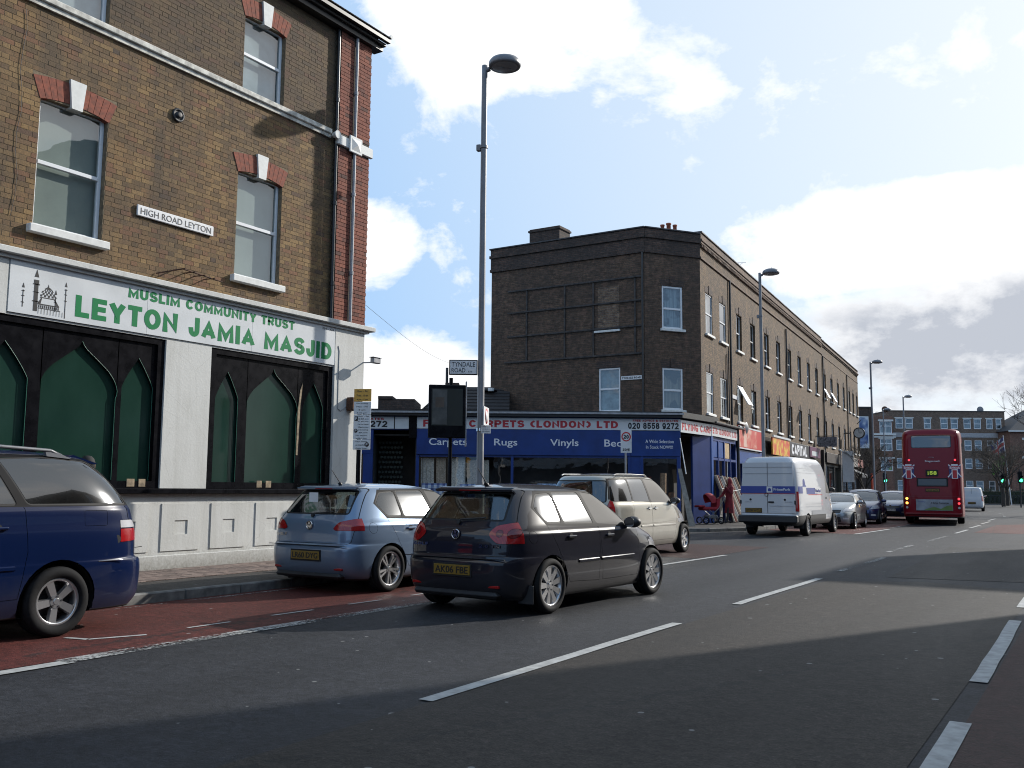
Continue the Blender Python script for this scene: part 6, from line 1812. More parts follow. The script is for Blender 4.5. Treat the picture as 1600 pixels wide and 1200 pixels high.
def vehicle(sp):
    V = thing(sp['name'], sp['label'], sp['cat'], sp['fr'])
    body_m = sp['paint']; rows = sp['rows']; xc = sp.get('xc', 1.1); wb = sp['wb']; Rw = sp['R']
    bm = shell(rows, xc, sp['top'], sub=sp.get('sub', 4))
    W_ = max(r[3] for r in rows)
    side = {1: lambda c: c.y > .25, -1: lambda c: c.y < -.25}
    seal = []
    def ring_parts(poly_, axis, flt, gap, name, m, parent, off=0.):
        outer = knife(bm, poly_, axis, flt)
        if not outer: return None
        inner = knife(bm, shrink(poly_, gap), axis, lambda c, S_=set(outer): flt(c))
        ins = set(inner)
        ring = []
        # faces of the outer set that survive outside the inner outline
        n_ = len(poly_)
        def inside(pt, pl):
            A = 0; r_ = True; sgn = None
            for i in range(len(pl)):
                p, q = pl[i], pl[(i+1) % len(pl)]
                cr = (q[0]-p[0])*(pt[1]-p[1])-(q[1]-p[1])*(pt[0]-p[0])
                if abs(cr) < 1e-9: continue
                if sgn is None: sgn = cr > 0
                elif (cr > 0) != sgn: return False
            return True
        ai = 0 if axis == 'y' else 1
        for f in bm.faces:
            if f in ins: continue
            c = f.calc_center_median()
            if flt(c) and inside((c[ai], c[2]), poly_): ring.append(f)
        o = extract(bm, inner, name, m, parent, off)
        return o, extract(bm, ring, 'seal', M_SEAL, parent, -.006)
    # wheel arches
    for s_ in (1, -1):
        for x in (0, wb):
            Ra = sp['Ra']; pts = [(x+Ra*math.cos(a), max(Rw+Ra*math.sin(a)*1.0, -.2)) for a in [2*math.pi*i/28 for i in range(28)]]
            fs = knife(bm, pts, 'y', side[s_])
            fs = [f for f in fs if abs(f.normal.y) > .15 or abs(f.calc_center_median().y) > W_*.7]
            bmesh.ops.delete(bm, geom=fs, context='FACES')
            g = MB(); yo = s_*(sp['track']/2+sp['tw']*.5-.045); yi = s_*(sp['track']/2-sp['tw']-.05)
            g.lathe([(Ra+.002, yo), (Ra+.001, yo-s_*.02), (Ra-.005, yi), (.05, yi)], 28, 'y', (x, 0, Rw), arc=(-.25, math.pi+.25))
            part('wheel_arch', g, M_PLASTIC, V)
    geo = list(bm.verts)+list(bm.edges)+list(bm.faces)
    bmesh.ops.bisect_plane(bm, geom=geo, plane_co=(sp.get('tail_lim', -.35), 0, 0), plane_no=(1, 0, 0), dist=1e-4)
    # glass and doors on each side
    for s_ in (1, -1):
        doors = []
        wins = []
        for k, (pl, dk) in enumerate(sp.get('side_windows', [])):
            r_ = ring_parts(pl, 'y', side[s_], sp.get('wseal', .016), 'side_window', sp.get('glass_side', {}).get(k, M_CARGLASS), V, -.004)
            if r_ and r_[0]: wins.append((r_[0], dk))
        if sp.get('dlo'):
            fs = knife(bm, sp['dlo'], 'y', side[s_])
            extract(bm, fs, 'pillar_trim', M_GLOSSK, V, -.002)
        for k, pl in enumerate(sp.get('doors', [])):
            r_ = ring_parts(pl, 'y', side[s_], .005, 'door', body_m, V)
            doors.append(r_[0] if r_ else None)
        for w, dk in wins:
            if dk is not None and dk < len(doors) and doors[dk] is not None: w.parent = doors[dk]
        for nm, pl, m in sp.get('side_bits', []):
            if s_ == sp.get('bits_side', s_): ring_parts(pl, 'y', side[s_], .004, nm, m, V)
        for k, (hx, hz) in enumerate(sp.get('handles', [])):
            d = doors[k] if k < len(doors) and doors[k] is not None else V
            yy = side_y(rows, xc, hx, hz, sp)*s_
            part('handle', MB().bbox(hx-.09, hx+.09, yy-.004*s_, yy+s_*.034, hz-.013, hz+.017, .010), sp.get('handle_mat', body_m), d)
            part('handle_recess', MB().cyl((hx, yy-.01*s_, hz), (hx, yy+s_*.003, hz), .042, n=14), M_SEAL, d)
        if sp.get('mould'):
            xs = sp['mould']; z = sp['mould_z']
            for a, b in xs:
                g = MB(); n = 8
                for i in range(n):
                    u, v_ = a+(b-a)*i/n, a+(b-a)*(i+1)/n; y0 = side_y(rows, xc, u, z, sp)*s_; y1 = side_y(rows, xc, v_, z, sp)*s_; h = .022; o = .014*s_
                    q = [(u, y0, z-h), (u, y0+o, z-h*.6), (u, y0+o, z+h*.6), (u, y0, z+h), (v_, y1, z-h), (v_, y1+o, z-h*.6), (v_, y1+o, z+h*.6), (v_, y1, z+h)]
                    g.add(q, [(0, 1, 5, 4), (1, 2, 6, 5), (2, 3, 7, 6)] if s_ < 0 else [(4, 5, 1, 0), (5, 6, 2, 1), (6, 7, 3, 2)])
                part('side_moulding', g, sp.get('mould_mat', body_m), V)
        # mirrors
        if sp.get('mirror'):
            mx, mz = sp['mirror']; yy = side_y(rows, xc, mx, mz, sp)*s_; q = s_
            mi = part('wing_mirror', MB().lathe([(0, -.075), (.05, -.07), (.082, -.03), (.088, .02), (.075, .05), (0, .055)], 18, 'x', (mx-.02, 0, 0)), sp.get('mirror_mat', M_PLASTIC), V)
            for v in mi.data.vertices: v.co = (v.co.x, yy+q*(.115+.0)+v.co.y*1.35, mz+.03+v.co.z*.85)
            part('mirror_stalk', MB().bbox(mx-.03, mx+.03, yy-q*.03, yy+q*.07, mz-.04, mz-.005, .01), M_PLASTIC, V)
            part('mirror_glass', MB().cyl((mx-.098, yy+q*.115, mz+.03), (mx-.094, yy+q*.115, mz+.03), .068, n=16), M_CHROME, mi)
    rear = lambda c: c.x < sp.get('rear_lim', .1); front = lambda c: c.x > sp.get('front_lim', 1.2)
    hatch_parent = V
    tl = []
    for s_ in (1, -1):
        for nm, pl, m in sp.get('rear_bits', []):
            ring_parts([(y*s_, z) for y, z in pl], 'x', lambda c, s2=s_: c.x < sp.get('tail_lim', -.35) and c.y*s2 > .1, .003, nm, m, V, .004)
        for pl in sp.get('tail', []):
            P_ = [(y*s_, z) for y, z in pl]
            r_ = ring_parts(P_, 'x', lambda c, s2=s_: c.x < sp.get('tail_lim', -.35) and c.y*s2 > .1, .004, 'tail_light', M_REDLENS, V, .004)
            if r_ and r_[0]: tl.append((r_[0], s_))
        for nm, pl, m in sp.get('front_bits', []):
            P_ = [(y*s_, z) for y, z in pl]
            ring_parts(P_, 'x', lambda c, s2=s_: c.x > sp.get('hl_lim', 2.6) and c.y*s2 > .05, .004, nm, m, V, .003)
    for pl in sp.get('grille', []):
        ring_parts(pl, 'x', lambda c: c.x > sp.get('hl_lim', 2.6), .01, 'grille', M_PLASTIC, V, -.01)
    r_ = None
    if sp.get('rear_window'):
        r_ = ring_parts(sp['rear_window'], 'x', rear, .022, 'rear_window', sp.get('glass_rear', M_CARGLASSD), V, -.003)
    if sp.get('hatch'):
        h_ = ring_parts(sp['hatch'], 'x', rear, .006, sp.get('hatch_name', 'tailgate'), body_m, V)
        if h_ and h_[0]:
            hatch_parent = h_[0]
            if r_ and r_[0]: r_[0].parent = hatch_parent
    if sp.get('windscreen'): ring_parts(sp['windscreen'], 'x', front, .02, 'windscreen', M_CARGLASS, V, -.003)
    for o, s_ in tl:
        for (y, z, rad_, m, xx) in sp.get('tail_rounds', []):
            xx = rear_x(rows, xc, y-rad_*.9, z)-.001
            part('lamp_ring', MB().lathe([(rad_, xx), (rad_*.9, xx-.010), (rad_*.35, xx-.012), (0, xx-.012)], 18, 'x', (0, y*s_, z)), m, o)
    # body shell proper
    zt = sp.get('trim_z', .22); lay = bm.verts.layers.float_vector['cn']; bm.verts.index_update()
    me = bpy.data.meshes.new('body'); 
    for f in bm.faces:
        f.smooth = True; f.material_index = 1 if f.calc_center_median().z < zt else 0
        for tz, tx, mi_ in sp.get('zones', []):
            c = f.calc_center_median()
            if tz(c): f.material_index = mi_
    bm.normal_update(); bm.to_mesh(me)
    cn = [Vector(v[lay]).normalized() if Vector(v[lay]).length > 1e-6 else v.normal.copy() for v in bm.verts]
    for m in [body_m, M_PLASTIC]+sp.get('extra_mats', []): me.materials.append(m)
    me.normals_split_custom_set_from_vertices([tuple(n) for n in cn]); bm.free()
    link('body', me, V)
    # wheels
    ty, rm = wheel_meshes(Rw, sp['rim'], sp['tw'], *sp['wheel'])
    for x in (0, wb):
        for s_ in (1, -1):
            fr = FR[V] @ Matrix.Translation((x, s_*sp['track']/2, Rw)) @ (Matrix.Rotation(math.pi, 4, 'Z') if s_ < 0 else Matrix()) @ Matrix.Rotation(random.random()*6, 4, 'Y')
            w = link('wheel', ty, V, fr); link('rim', rm, w, fr)
    if sp.get('cabin', True):
        zf = sp.get('floor', .30); zb = sp.get('belt', .9); g = MB()
        g.box(-.35, wb-.1, -W_*.86, W_*.86, zf-.1, zf)
        part('floor', g, M_CABIN, V)
        seats = sp.get('seats', [(.35, 3), (1.25, 2)])
        for sx, n in seats:
            for i in range(n):
                y = (i-(n-1)/2)*(.46 if n == 3 else .74); wd = .20 if n == 3 else .25
                st = part('seat', MB().bbox(sx-.05, sx+.45, y-wd, y+wd, zf+.12, zf+.30, .05).prism([(sx-.12, zf+.2), (sx+.05, zf+.2), (sx-.06, zf+.80), (sx-.20, zf+.80)], y-wd, y+wd), M_CABIN, V)
                part('headrest', MB().bbox(sx-.24, sx-.13, y-.13, y+.13, zf+.83, zf+1.0, .04), M_CABIN, st)
        dx = sp.get('dash', 1.95)
        part('dashboard', MB().bbox(dx, dx+.45, -W_*.8, W_*.8, zb-.35, zb-.02, .06), M_CABIN, V)
        g = MB(); c = Vector((dx-.12, -.36, zb-.03))
        pth = [c+Vector((.06*math.sin(a), .18*math.cos(a), .17*math.sin(a))) for a in [i*math.pi/8 for i in range(17)]]; g.tube(pth, .014, 6)
        part('steering_wheel', g, M_CABIN, V)
    return V, hatch_parent


def side_y(rows, xc, x, z, sp):
    """half width of the shell at a station"""
    lo = rows[0]; hi = rows[-1]
    for a, b in zip(rows, rows[1:]):
        if a[0] <= z <= b[0]: lo, hi = a, b; break
    t = (z-lo[0])/max(1e-6, hi[0]-lo[0]); r = [p+(q-p)*t for p, q in zip(lo, hi)]
    ax = (xc-r[1]) if x < xc else (r[2]-xc); n = r[4] if x < xc else r[5]; u = min(.999, abs(x-xc)/ax)
    return r[3]*(1-u**n)**(1/n)


def rear_x(rows, xc, y, z):
    """x of the shell's tail at a given half width and height"""
    lo, hi = rows[0], rows[-1]
    for a, b in zip(rows, rows[1:]):
        if a[0] <= z <= b[0]: lo, hi = a, b; break
    t = (z-lo[0])/max(1e-6, hi[0]-lo[0]); r = [p+(q-p)*t for p, q in zip(lo, hi)]
    return xc-(xc-r[1])*(1-min(.999, abs(y)/r[3])**r[4])**(1/r[4])


def plate(parent, V, s_, xpos, z, w, h, m, tilt=0, fwd=False, yc=0.):
    """registration plate, rear ones face -x"""
    fr = FR[V] @ Matrix.Translation((xpos, yc, z)) @ Matrix.Rotation((math.pi/2 if fwd else -math.pi/2), 4, 'Z') @ Matrix.Rotation(tilt, 4, 'X')
    p = part('number_plate', MB().bbox(-w/2, w/2, -.008, .0, -h/2, h/2, .003), m, parent, fr)
    text(p, s_, -w*.45, w*.45, -h*.34, h*.34, -.0085, M_BLKTXT, .01)
    part('plate_recess', MB().bbox(-w/2-.02, w/2+.02, .001, .01, -h/2-.02, h/2+.02, .003), M_SEAL, p)
    return p


def rearbox(parent, V, name, x, y0, y1, z0, z1, t, m, b=.01):
    return part(name, MB().bbox(x-t, x, y0, y1, z0, z1, b), m, parent, FR[V])


def badge(parent, V, x, y, z, r, fwd=False):
    """round chrome badge with a V over a W"""
    fr = FR[V] @ Matrix.Translation((x, y, z)) @ Matrix.Rotation((math.pi/2 if fwd else -math.pi/2), 4, 'Z')
    g = MB().lathe([(r*.82, -.004), (r*.86, -.012), (r, -.012), (r, 0)], 24, 'y')
    def st(a, b, w=.10):
        d = (Vector(b)-Vector(a)); nn = Vector((-d.y, d.x)).normalized()*w*r*.9; A = Vector(a)*r; B = Vector(b)*r
        g.prism([(A.x-nn.x, A.y-nn.y), (B.x-nn.x, B.y-nn.y), (B.x+nn.x, B.y+nn.y), (A.x+nn.x, A.y+nn.y)][::1], -.012, -.004)
    for a, b in (((-.3, .75), (0, .12)), ((0, .12), (.3, .75)), ((-.72, .35), (-.34, -.62)), ((-.34, -.62), (0, .02)), ((0, .02), (.34, -.62)), ((.34, -.62), (.72, .35))): st(a, b)
    bd = part('badge', g, M_CHROME, parent, fr)
    part('badge_ground', MB().cyl((0, -.003, 0), (0, .004, 0), r*.9, n=20), M_SEAL, bd, fr)


GOLF = [(.17, -.58, 3.25, .79, 7, 4), (.24, -.68, 3.36, .835, 6.4, 3.4), (.34, -.735, 3.43, .862, 6.2, 3.1), (.48, -.755, 3.455, .874, 6.2, 3.0), (.58, -.755, 3.44, .878, 6.2, 3.0),
        (.635, -.735, 3.40, .878, 6.2, 3.0), (.66, -.712, 3.36, .877, 6.2, 3.1), (.72, -.705, 3.28, .876, 6.4, 3.2), (.80, -.700, 3.12, .872, 6.4, 3.3), (.87, -.690, 2.88, .866, 6.4, 3.4), (.905, -.684, 2.72, .862, 6.4, 3.6),
        (.935, -.676, 2.56, .846, 6.4, 4), (.975, -.660, 2.34, .832, 6.4, 4.4), (1.02, -.630, 2.12, .814, 6.4, 5), (1.12, -.565, 1.92, .764, 6.4, 5), (1.24, -.482, 1.66, .702, 6.4, 5.5), (1.34, -.405, 1.42, .648, 6.4, 5.5), (1.40, -.34, 1.22, .604, 6.2, 5)]
W5 = ([(roundp([(-.02, 1.015), (.30, 1.015), (.30, 1.375), (-.01, 1.36), (-.17, 1.20)], .06), 0), (roundp([(.325, 1.01), (1.02, .998), (.93, 1.385), (.325, 1.382)], .05), 0),
       (roundp([(1.085, .996), (1.93, .955), (1.62, 1.20), (1.33, 1.355), (1.00, 1.388)], .05), 1)])
GD = [[(.27, .66), (.42, .34), (1.09, .30), (1.09, .93), (1.03, 1.405), (.2, 1.405), (-.12, 1.24), (.02, .97)], [(1.10, .30), (2.13, .30), (2.20, .50), (2.16, .90), (1.60, 1.27), (1.30, 1.405), (1.04, 1.405), (1.10, .93)]]
GDc = [[(.40, .33), (1.095, .30), (1.095, .93), (1.035, 1.41), (.05, 1.405), (-.10, 1.25), (-.02, .95)], [(1.105, .30), (2.14, .30), (2.20, .50), (2.16, .92), (1.55, 1.30), (1.28, 1.41), (1.045, 1.41), (1.105, .93)]]


def golf(name, label, fr, col, plate_s, whl, tail, rounds, seals, priv, mk5):
    sp = dict(name=name, label=label, cat='car', fr=fr, paint=col, rows=GOLF, xc=1.15, top=1.478, wb=2.578, R=.312, Ra=.352, track=1.535, tw=.205, rim=.232, wheel=whl,
              side_windows=W5, doors=GDc, wseal=.02, dlo=[(-.045, .995), (1.98, .935), (1.66, 1.21), (1.35, 1.375), (1.0, 1.405), (-.02, 1.388), (-.195, 1.20)],
              side_bits=[('fuel_flap', [(-.33+.075*math.cos(a*.5236), .87+.075*math.sin(a*.5236)) for a in range(12)], col)], bits_side=-1, handles=[(.42, .855), (1.34, .845)], mirror=(1.86, .965), mould=([(.58, 1.06), (1.13, 2.02)] if mk5 else None), mould_z=.56,
              tail=[roundp(tail, .05)], tail_rounds=rounds, rear_window=roundp([(-.60, 1.045), (.60, 1.045), (.535, 1.375), (-.535, 1.375)], .05), hatch=roundp([(-.70, .66), (.70, .66), (.74, .93), (.57, 1.405), (-.57, 1.405), (-.74, .93)], .05),
              windscreen=roundp([(-.72, .99), (.72, .99), (.57, 1.385), (-.57, 1.385)], .05), glass_rear=priv, glass_side={0: M_CARGLASSD if mk5 else M_CARGLASS}, trim_z=.20,
              front_bits=[('headlight', roundp([(.50, .60), (.86, .64), (.86, .78), (.55, .74)], .04), M_CLEARLENS)], grille=[roundp([(-.40, .58), (.40, .58), (.42, .70), (-.42, .70)], .03), roundp([(-.6, .28), (.6, .28), (.55, .48), (-.55, .48)], .03)],
              mould_mat=M_CHROME if mk5 == 2 else col, handle_mat=col, mirror_mat=M_PLASTIC if mk5 else col, belt=.95, dash=1.95, tail_lim=-.47,
              rear_bits=[('lamp_ring', [(cy+r_*math.cos(a*.449), .915+r_*math.sin(a*.449)) for a in range(14)], M_LAMPRING) for cy, r_ in ((.585, .042), (.72, .055))] if mk5 else [])
    V, H = vehicle(sp)
    g = MB(); n = 12                                # roof spoiler
    for i in range(n):
        y0 = -.56+1.12*i/n; y1 = -.56+1.12*(i+1)/n; q = lambda y: -.455+.05*(abs(y)/.56)**2
        g.add([(q(y0), y0, 1.405), (q(y1), y1, 1.405), (q(y1)+.03, y1, 1.378), (q(y0)+.03, y0, 1.378), (-.25, y0, 1.435), (-.25, y1, 1.435), (-.34, y1, 1.39), (-.34, y0, 1.39)],
              [(0, 1, 5, 4)[::-1], (0, 3, 2, 1)[::-1], (3, 7, 6, 2)[::-1]], 0, True)
    part('spoiler', g, col, H, FR[V])
    part('brake_light', MB().bbox(-.452, -.44, -.16, .16, 1.388, 1.400, .003), M_REDLENS, H, FR[V])
    part('wiper', MB().tube([(-.655, .0, 1.03), (-.64, -.02, 1.06), (-.61, -.36, 1.085)], .009, 5).cyl((-.66, 0, 1.03), (-.60, 0, 1.03), .022, n=10), M_PLASTIC, H, FR[V])
    badge(V, V, -.699, 0, .895 if mk5 else .90, .058)
    plate(V, V, plate_s, -.765 if mk5 else -.765, .50, .52, .111, M_YPLATE, tilt=.0)
    part('aerial', MB().cyl((-.12, 0, 1.455), (-.10, 0, 1.47), .035, .025, 10).cyl((-.11, 0, 1.465), (-.30, 0, 1.66), .008, .004, 6), M_PLASTIC, V)
    part('bumper_groove', MB().bbox(-.757, -.73, -.72, .72, .630, .638, .002), M_SEAL, V)
    for s_ in (1, -1): part('reflector', MB().bbox(-.722, -.66, s_*.48, s_*.62, .315, .345, .006), M_REDLENS, V)
    part('exhaust', MB().cyl((-.69, .45, .22), (-.5, .45, .23), .026, n=10).cyl((-.69, .38, .22), (-.5, .38, .23), .026, n=10), M_CHROME, V)
    part('rear_valance', MB().bbox(-.735, -.5, -.6, .6, .20, .27, .03), M_PLASTIC, V)
    return V, H


P_BLACK = paint('paint_graphite', (.010, .010, .017), .0, True, .8)
P_BLUE = paint('paint_ice_blue', (.15, .205, .29), .45)
P_NAVY = paint('paint_royal_blue', (.0005, .007, .040), .0, True, .6)
P_GOLD = paint('paint_champagne', (.30, .285, .245), .5)
P_SILVER = paint('paint_silver', (.24, .26, .28), .7)
P_DBLUE = paint('paint_dark_blue', (.02, .035, .11), .4)
P_DBLUE2 = paint('paint_mid_blue', (.03, .06, .16), .4)
P_WHITE = paint('paint_white', (.52, .53, .55), 0., False)
P_BUS = paint('paint_bus_red', (.17, .004, .012), 0., False, .35)

M_LAMPRING = lens('deep_red_lens', (.14, .004, .006))
G1, H1 = golf('hatchback', 'dark graphite five-door hatchback driving in the traffic lane, nearest car', frame(-6.34, 9.66, .004, math.pi/2-.05), P_BLACK, 'AK06 FBE', ('single', 9),
              [(.44, .90), (.52, 1.0), (.72, 1.045), (.95, 1.02), (.95, .80), (.56, .80)], [], 0, M_CARGLASS, 1)
for a, b, z, t in ((-.62, -.40, .755, 'GOLF'), (.34, .62, .755, '2.0 TDI')):
    fr = FR[G1] @ Matrix.Translation((-.7065, 0, 0)) @ Matrix.Rotation(-math.pi/2, 4, 'Z'); text(H1, t, a, b, z, z+.035, -.002, M_CHROME, .02, fr=fr)
part('mud_flap', MB().bbox(-.40, -.38, -.87, -.66, .13, .34, .01), M_PLASTIC, G1)
G2, H2 = golf('hatchback', 'pale metallic blue five-door hatchback parked at the kerb beside the mosque', frame(-9.27, 10.30, .004, math.pi/2-.01), P_BLUE, 'LR60 DYG', ('twin', 5),
              [(.42, .86), (.50, .95), (.74, 1.005), (.95, .99), (.95, .835), (.46, .835)], [], 0, M_CARGLASS, 0)
fr = FR[G2] @ Matrix.Translation((-.704, 0, 0)) @ Matrix.Rotation(-math.pi/2, 4, 'Z'); text(H2, 'GOLF', -.62, -.42, .75, .79, -.002, M_CHROME, .02, fr=fr)
part('sticker', MB().bbox(-.50, -.498, .05, .22, 1.14, 1.34, .001), M_WPAINT, G2)

# blue people carrier at the left edge, seen from its rear quarter
MPV = [(.20, -.96, 3.7, .82, 8, 4), (.30, -1.04, 3.78, .86, 7.5, 3.6), (.42, -1.065, 3.82, .885, 7, 3.4), (.58, -1.07, 3.82, .895, 7, 3.2), (.67, -1.055, 3.8, .895, 7, 3.2), (.70, -1.00, 3.78, .893, 7, 3.2), (.80, -.995, 3.68, .893, 7, 3.2),
       (.95, -.985, 3.45, .888, 7, 3.4), (1.05, -.965, 3.15, .875, 7, 3.8), (1.16, -.935, 2.9, .862, 7, 4.4), (1.21, -.91, 2.8, .845, 7, 5), (1.36, -.80, 2.5, .80, 7, 5), (1.52, -.66, 2.2, .735, 7, 5.5), (1.64, -.52, 1.9, .665, 7, 5), (1.69, -.44, 1.7, .62, 6, 5)]
sp = dict(name='people_carrier', label='royal blue people carrier with roof rails, parked tail towards the pale blue hatchback', cat='car', fr=frame(-9.30, 5.42, .004, -math.pi/2), paint=P_NAVY, dlo=[(-.845, 1.212), (2.46, 1.212), (2.03, 1.62), (1.40, 1.695), (.1, 1.70), (-.45, 1.67), (-.67, 1.48)], rows=MPV, xc=1.2, top=1.76, wb=2.9, R=.325, Ra=.39,
          track=1.56, tw=.215, rim=.215, wheel=('fat', 5),
          side_windows=[(roundp([(-.80, 1.225), (.33, 1.225), (.56, 1.66), (.10, 1.69), (-.42, 1.655), (-.63, 1.47)], .05), None), (roundp([(.42, 1.225), (1.30, 1.225), (1.30, 1.68), (.64, 1.68)], .05), 0), (roundp([(1.40, 1.225), (2.4, 1.225), (2.0, 1.60), (1.40, 1.68)], .05), 1)],
          glass_side={0: M_CARGLASSD, 1: M_CARGLASSD}, doors=[[(.40, .38), (1.34, .36), (1.34, 1.72), (.62, 1.72), (.36, 1.19), (.33, .80)], [(1.36, .36), (2.4, .36), (2.5, 1.2), (2.0, 1.65), (1.36, 1.72)]],
          handles=[(.62, 1.02), (1.56, 1.02)], side_bits=[('fuel_flap', roundp([(-.50, 1.02), (-.24, 1.02), (-.24, 1.17), (-.50, 1.17)], .02), P_NAVY)], mirror=(2.35, 1.22),
          mould=[(.45, 1.33), (1.38, 2.4)], mould_z=.66, mould_mat=P_NAVY, tail=[roundp([(.70, .86), (.95, .84), (.95, .985), (.72, .985)], .02)], rear_bits=[('reversing_lamp', roundp([(.70, .99), (.95, .99), (.95, 1.07), (.74, 1.07)], .02), M_CLEARLENS)], tail_lim=-.66, rear_window=roundp([(-.66, 1.24), (.66, 1.24), (.58, 1.62), (-.58, 1.62)], .06),
          hatch=roundp([(-.76, .70), (.76, .70), (.78, 1.1), (.62, 1.70), (-.62, 1.70), (-.78, 1.1)], .05), windscreen=roundp([(-.7, 1.22), (.7, 1.22), (.6, 1.66), (-.6, 1.66)], .06), seats=[(-.3, 3), (.7, 3), (1.6, 2)], floor=.4, belt=1.2, dash=2.4, trim_z=.22,
          front_bits=[('headlight', roundp([(.5, .72), (.9, .74), (.9, .88), (.55, .86)], .03), M_CLEARLENS)], front_lim=1.6)
V1, Hx = vehicle(sp)
part('spoiler', MB().add([(-.52, -.6, 1.66), (-.52, .6, 1.66), (-.2, .62, 1.72), (-.2, -.62, 1.72)], [(0, 1, 2, 3)]) or MB().prism([(-.58, 1.635), (-.54, 1.625), (-.24, 1.69), (-.30, 1.715)], -.52, .52), P_NAVY, Hx, FR[V1])
for s_ in (1, -1):
    part('roof_rail', MB().tube([(-.12, s_*.60, 1.70), (.0, s_*.61, 1.745), (.5, s_*.63, 1.765), (1.5, s_*.63, 1.765), (1.7, s_*.60, 1.72)], .017, 8).prism([(-.22, 1.67), (.04, 1.69), (.06, 1.75), (-.02, 1.75)], s_*.60-.02, s_*.60+.02), M_LEADGREY, V1)
    yy = side_y(MPV, 1.2, -.66, .90, sp)*s_
    part('bumper_strip', MB().bbox(-.70, -.4, s_*.875, s_*.885, .672, .68, .002), M_CHROME, V1)
    part('fog_marker', MB().cyl((-.62, yy-.01*s_, .88), (-.62, yy+.008*s_, .88), .042, n=16), M_SEAL, V1)
part('badge', MB().cyl((-.50, .0, .90), (-.50, .01, .90), .01), M_SEAL, V1)
part('aerial', MB().cyl((-1.0, .35, .74), (-1.26, .38, .76), .004, n=5), M_SEAL, V1)
plate(V1, V1, 'KP02 LVR' if False else ' ', -.90, .78, .01, .01, M_YPLATE) if False else None

# champagne people carrier beyond
MPV2 = [(.22, -.80, 3.70, .82, 6, 4), (.32, -.93, 3.82, .87, 5.5, 3.4), (.45, -.97, 3.86, .90, 5, 3.1), (.60, -.97, 3.84, .905, 5, 3.0), (.72, -.93, 3.76, .905, 5, 3.1), (.85, -.91, 3.58, .90, 5, 3.3), (.96, -.90, 3.32, .892, 5, 3.6), (1.04, -.89, 3.05, .885, 5, 4),
        (1.10, -.87, 2.80, .872, 5, 4.6), (1.16, -.85, 2.66, .85, 5, 5), (1.34, -.78, 2.38, .79, 5, 5.2), (1.52, -.70, 2.05, .72, 5, 5.5), (1.63, -.62, 1.8, .665, 5, 5), (1.68, -.56, 1.62, .62, 4.6, 5)]
sp = dict(name='people_carrier', label='champagne gold people carrier waiting just ahead of the dark hatchback', cat='car', fr=frame(-9.18, 17.86, .004, math.pi/2+.01), paint=P_GOLD, dlo=[(-.70, 1.155), (1.06, 1.15), (2.42, 1.10), (1.97, 1.48), (1.69, 1.635), (1.04, 1.67), (-.50, 1.635)], rows=MPV2, xc=1.2, top=1.755, wb=2.9, R=.325, Ra=.375, track=1.58, tw=.21, rim=.215, wheel=('fat', 6),
          side_windows=[(roundp([(-.66, 1.17), (.12, 1.17), (.16, 1.64), (-.48, 1.62)], .07), None), (roundp([(.16, 1.17), (.98, 1.165), (.96, 1.655), (.20, 1.65)], .05), 0), (roundp([(1.06, 1.165), (2.36, 1.12), (1.95, 1.46), (1.68, 1.62), (1.04, 1.655)], .06), 1)],
          glass_side={0: M_CARGLASSD, 1: M_CARGLASSD}, doors=[[(.30, .36), (1.0, .34), (1.02, 1.69), (.14, 1.69), (.10, .80)], [(1.02, .34), (2.28, .34), (2.44, .62), (2.44, 1.12), (1.90, 1.54), (1.62, 1.69), (1.03, 1.69)]],
          handles=[(.86, 1.02), (1.20, 1.02)], handle_mat=M_CHROME, mirror=(2.20, 1.15), mould=[(.42, 1.0), (1.05, 2.35)], mould_z=.66, mould_mat=P_GOLD, tail=[roundp([(.66, .95), (.95, .95), (.95, 1.3), (.70, 1.3)], .04)], tail_lim=-.6,
          rear_window=roundp([(-.66, 1.15), (.66, 1.15), (.57, 1.60), (-.57, 1.60)], .06), hatch=roundp([(-.72, .66), (.72, .66), (.74, 1.1), (.58, 1.70), (-.58, 1.70), (-.74, 1.1)], .05),
          windscreen=roundp([(-.72, 1.15), (.72, 1.15), (.6, 1.66), (-.6, 1.66)], .06), seats=[(-.2, 3), (.7, 3), (1.6, 2)], floor=.4, belt=1.15, dash=2.25, trim_z=.24, front_lim=1.5,
          front_bits=[('headlight', roundp([(.45, .66), (.92, .70), (.92, .90), (.5, .86)], .04), M_CLEARLENS)], grille=[roundp([(-.4, .66), (.4, .66), (.42, .8), (-.42, .8)], .03)])
V2, Hx = vehicle(sp)
for s_ in (1, -1):
    part('roof_rail', MB().tube([(-.3, s_*.60, 1.70), (-.2, s_*.61, 1.725), (.5, s_*.62, 1.735), (1.2, s_*.62, 1.73), (1.35, s_*.60, 1.70)], .016, 8), M_LEADGREY, V2)
plate(V2, V2, 'GX53 KLO', -.985, .58, .52, .11, M_YPLATE)

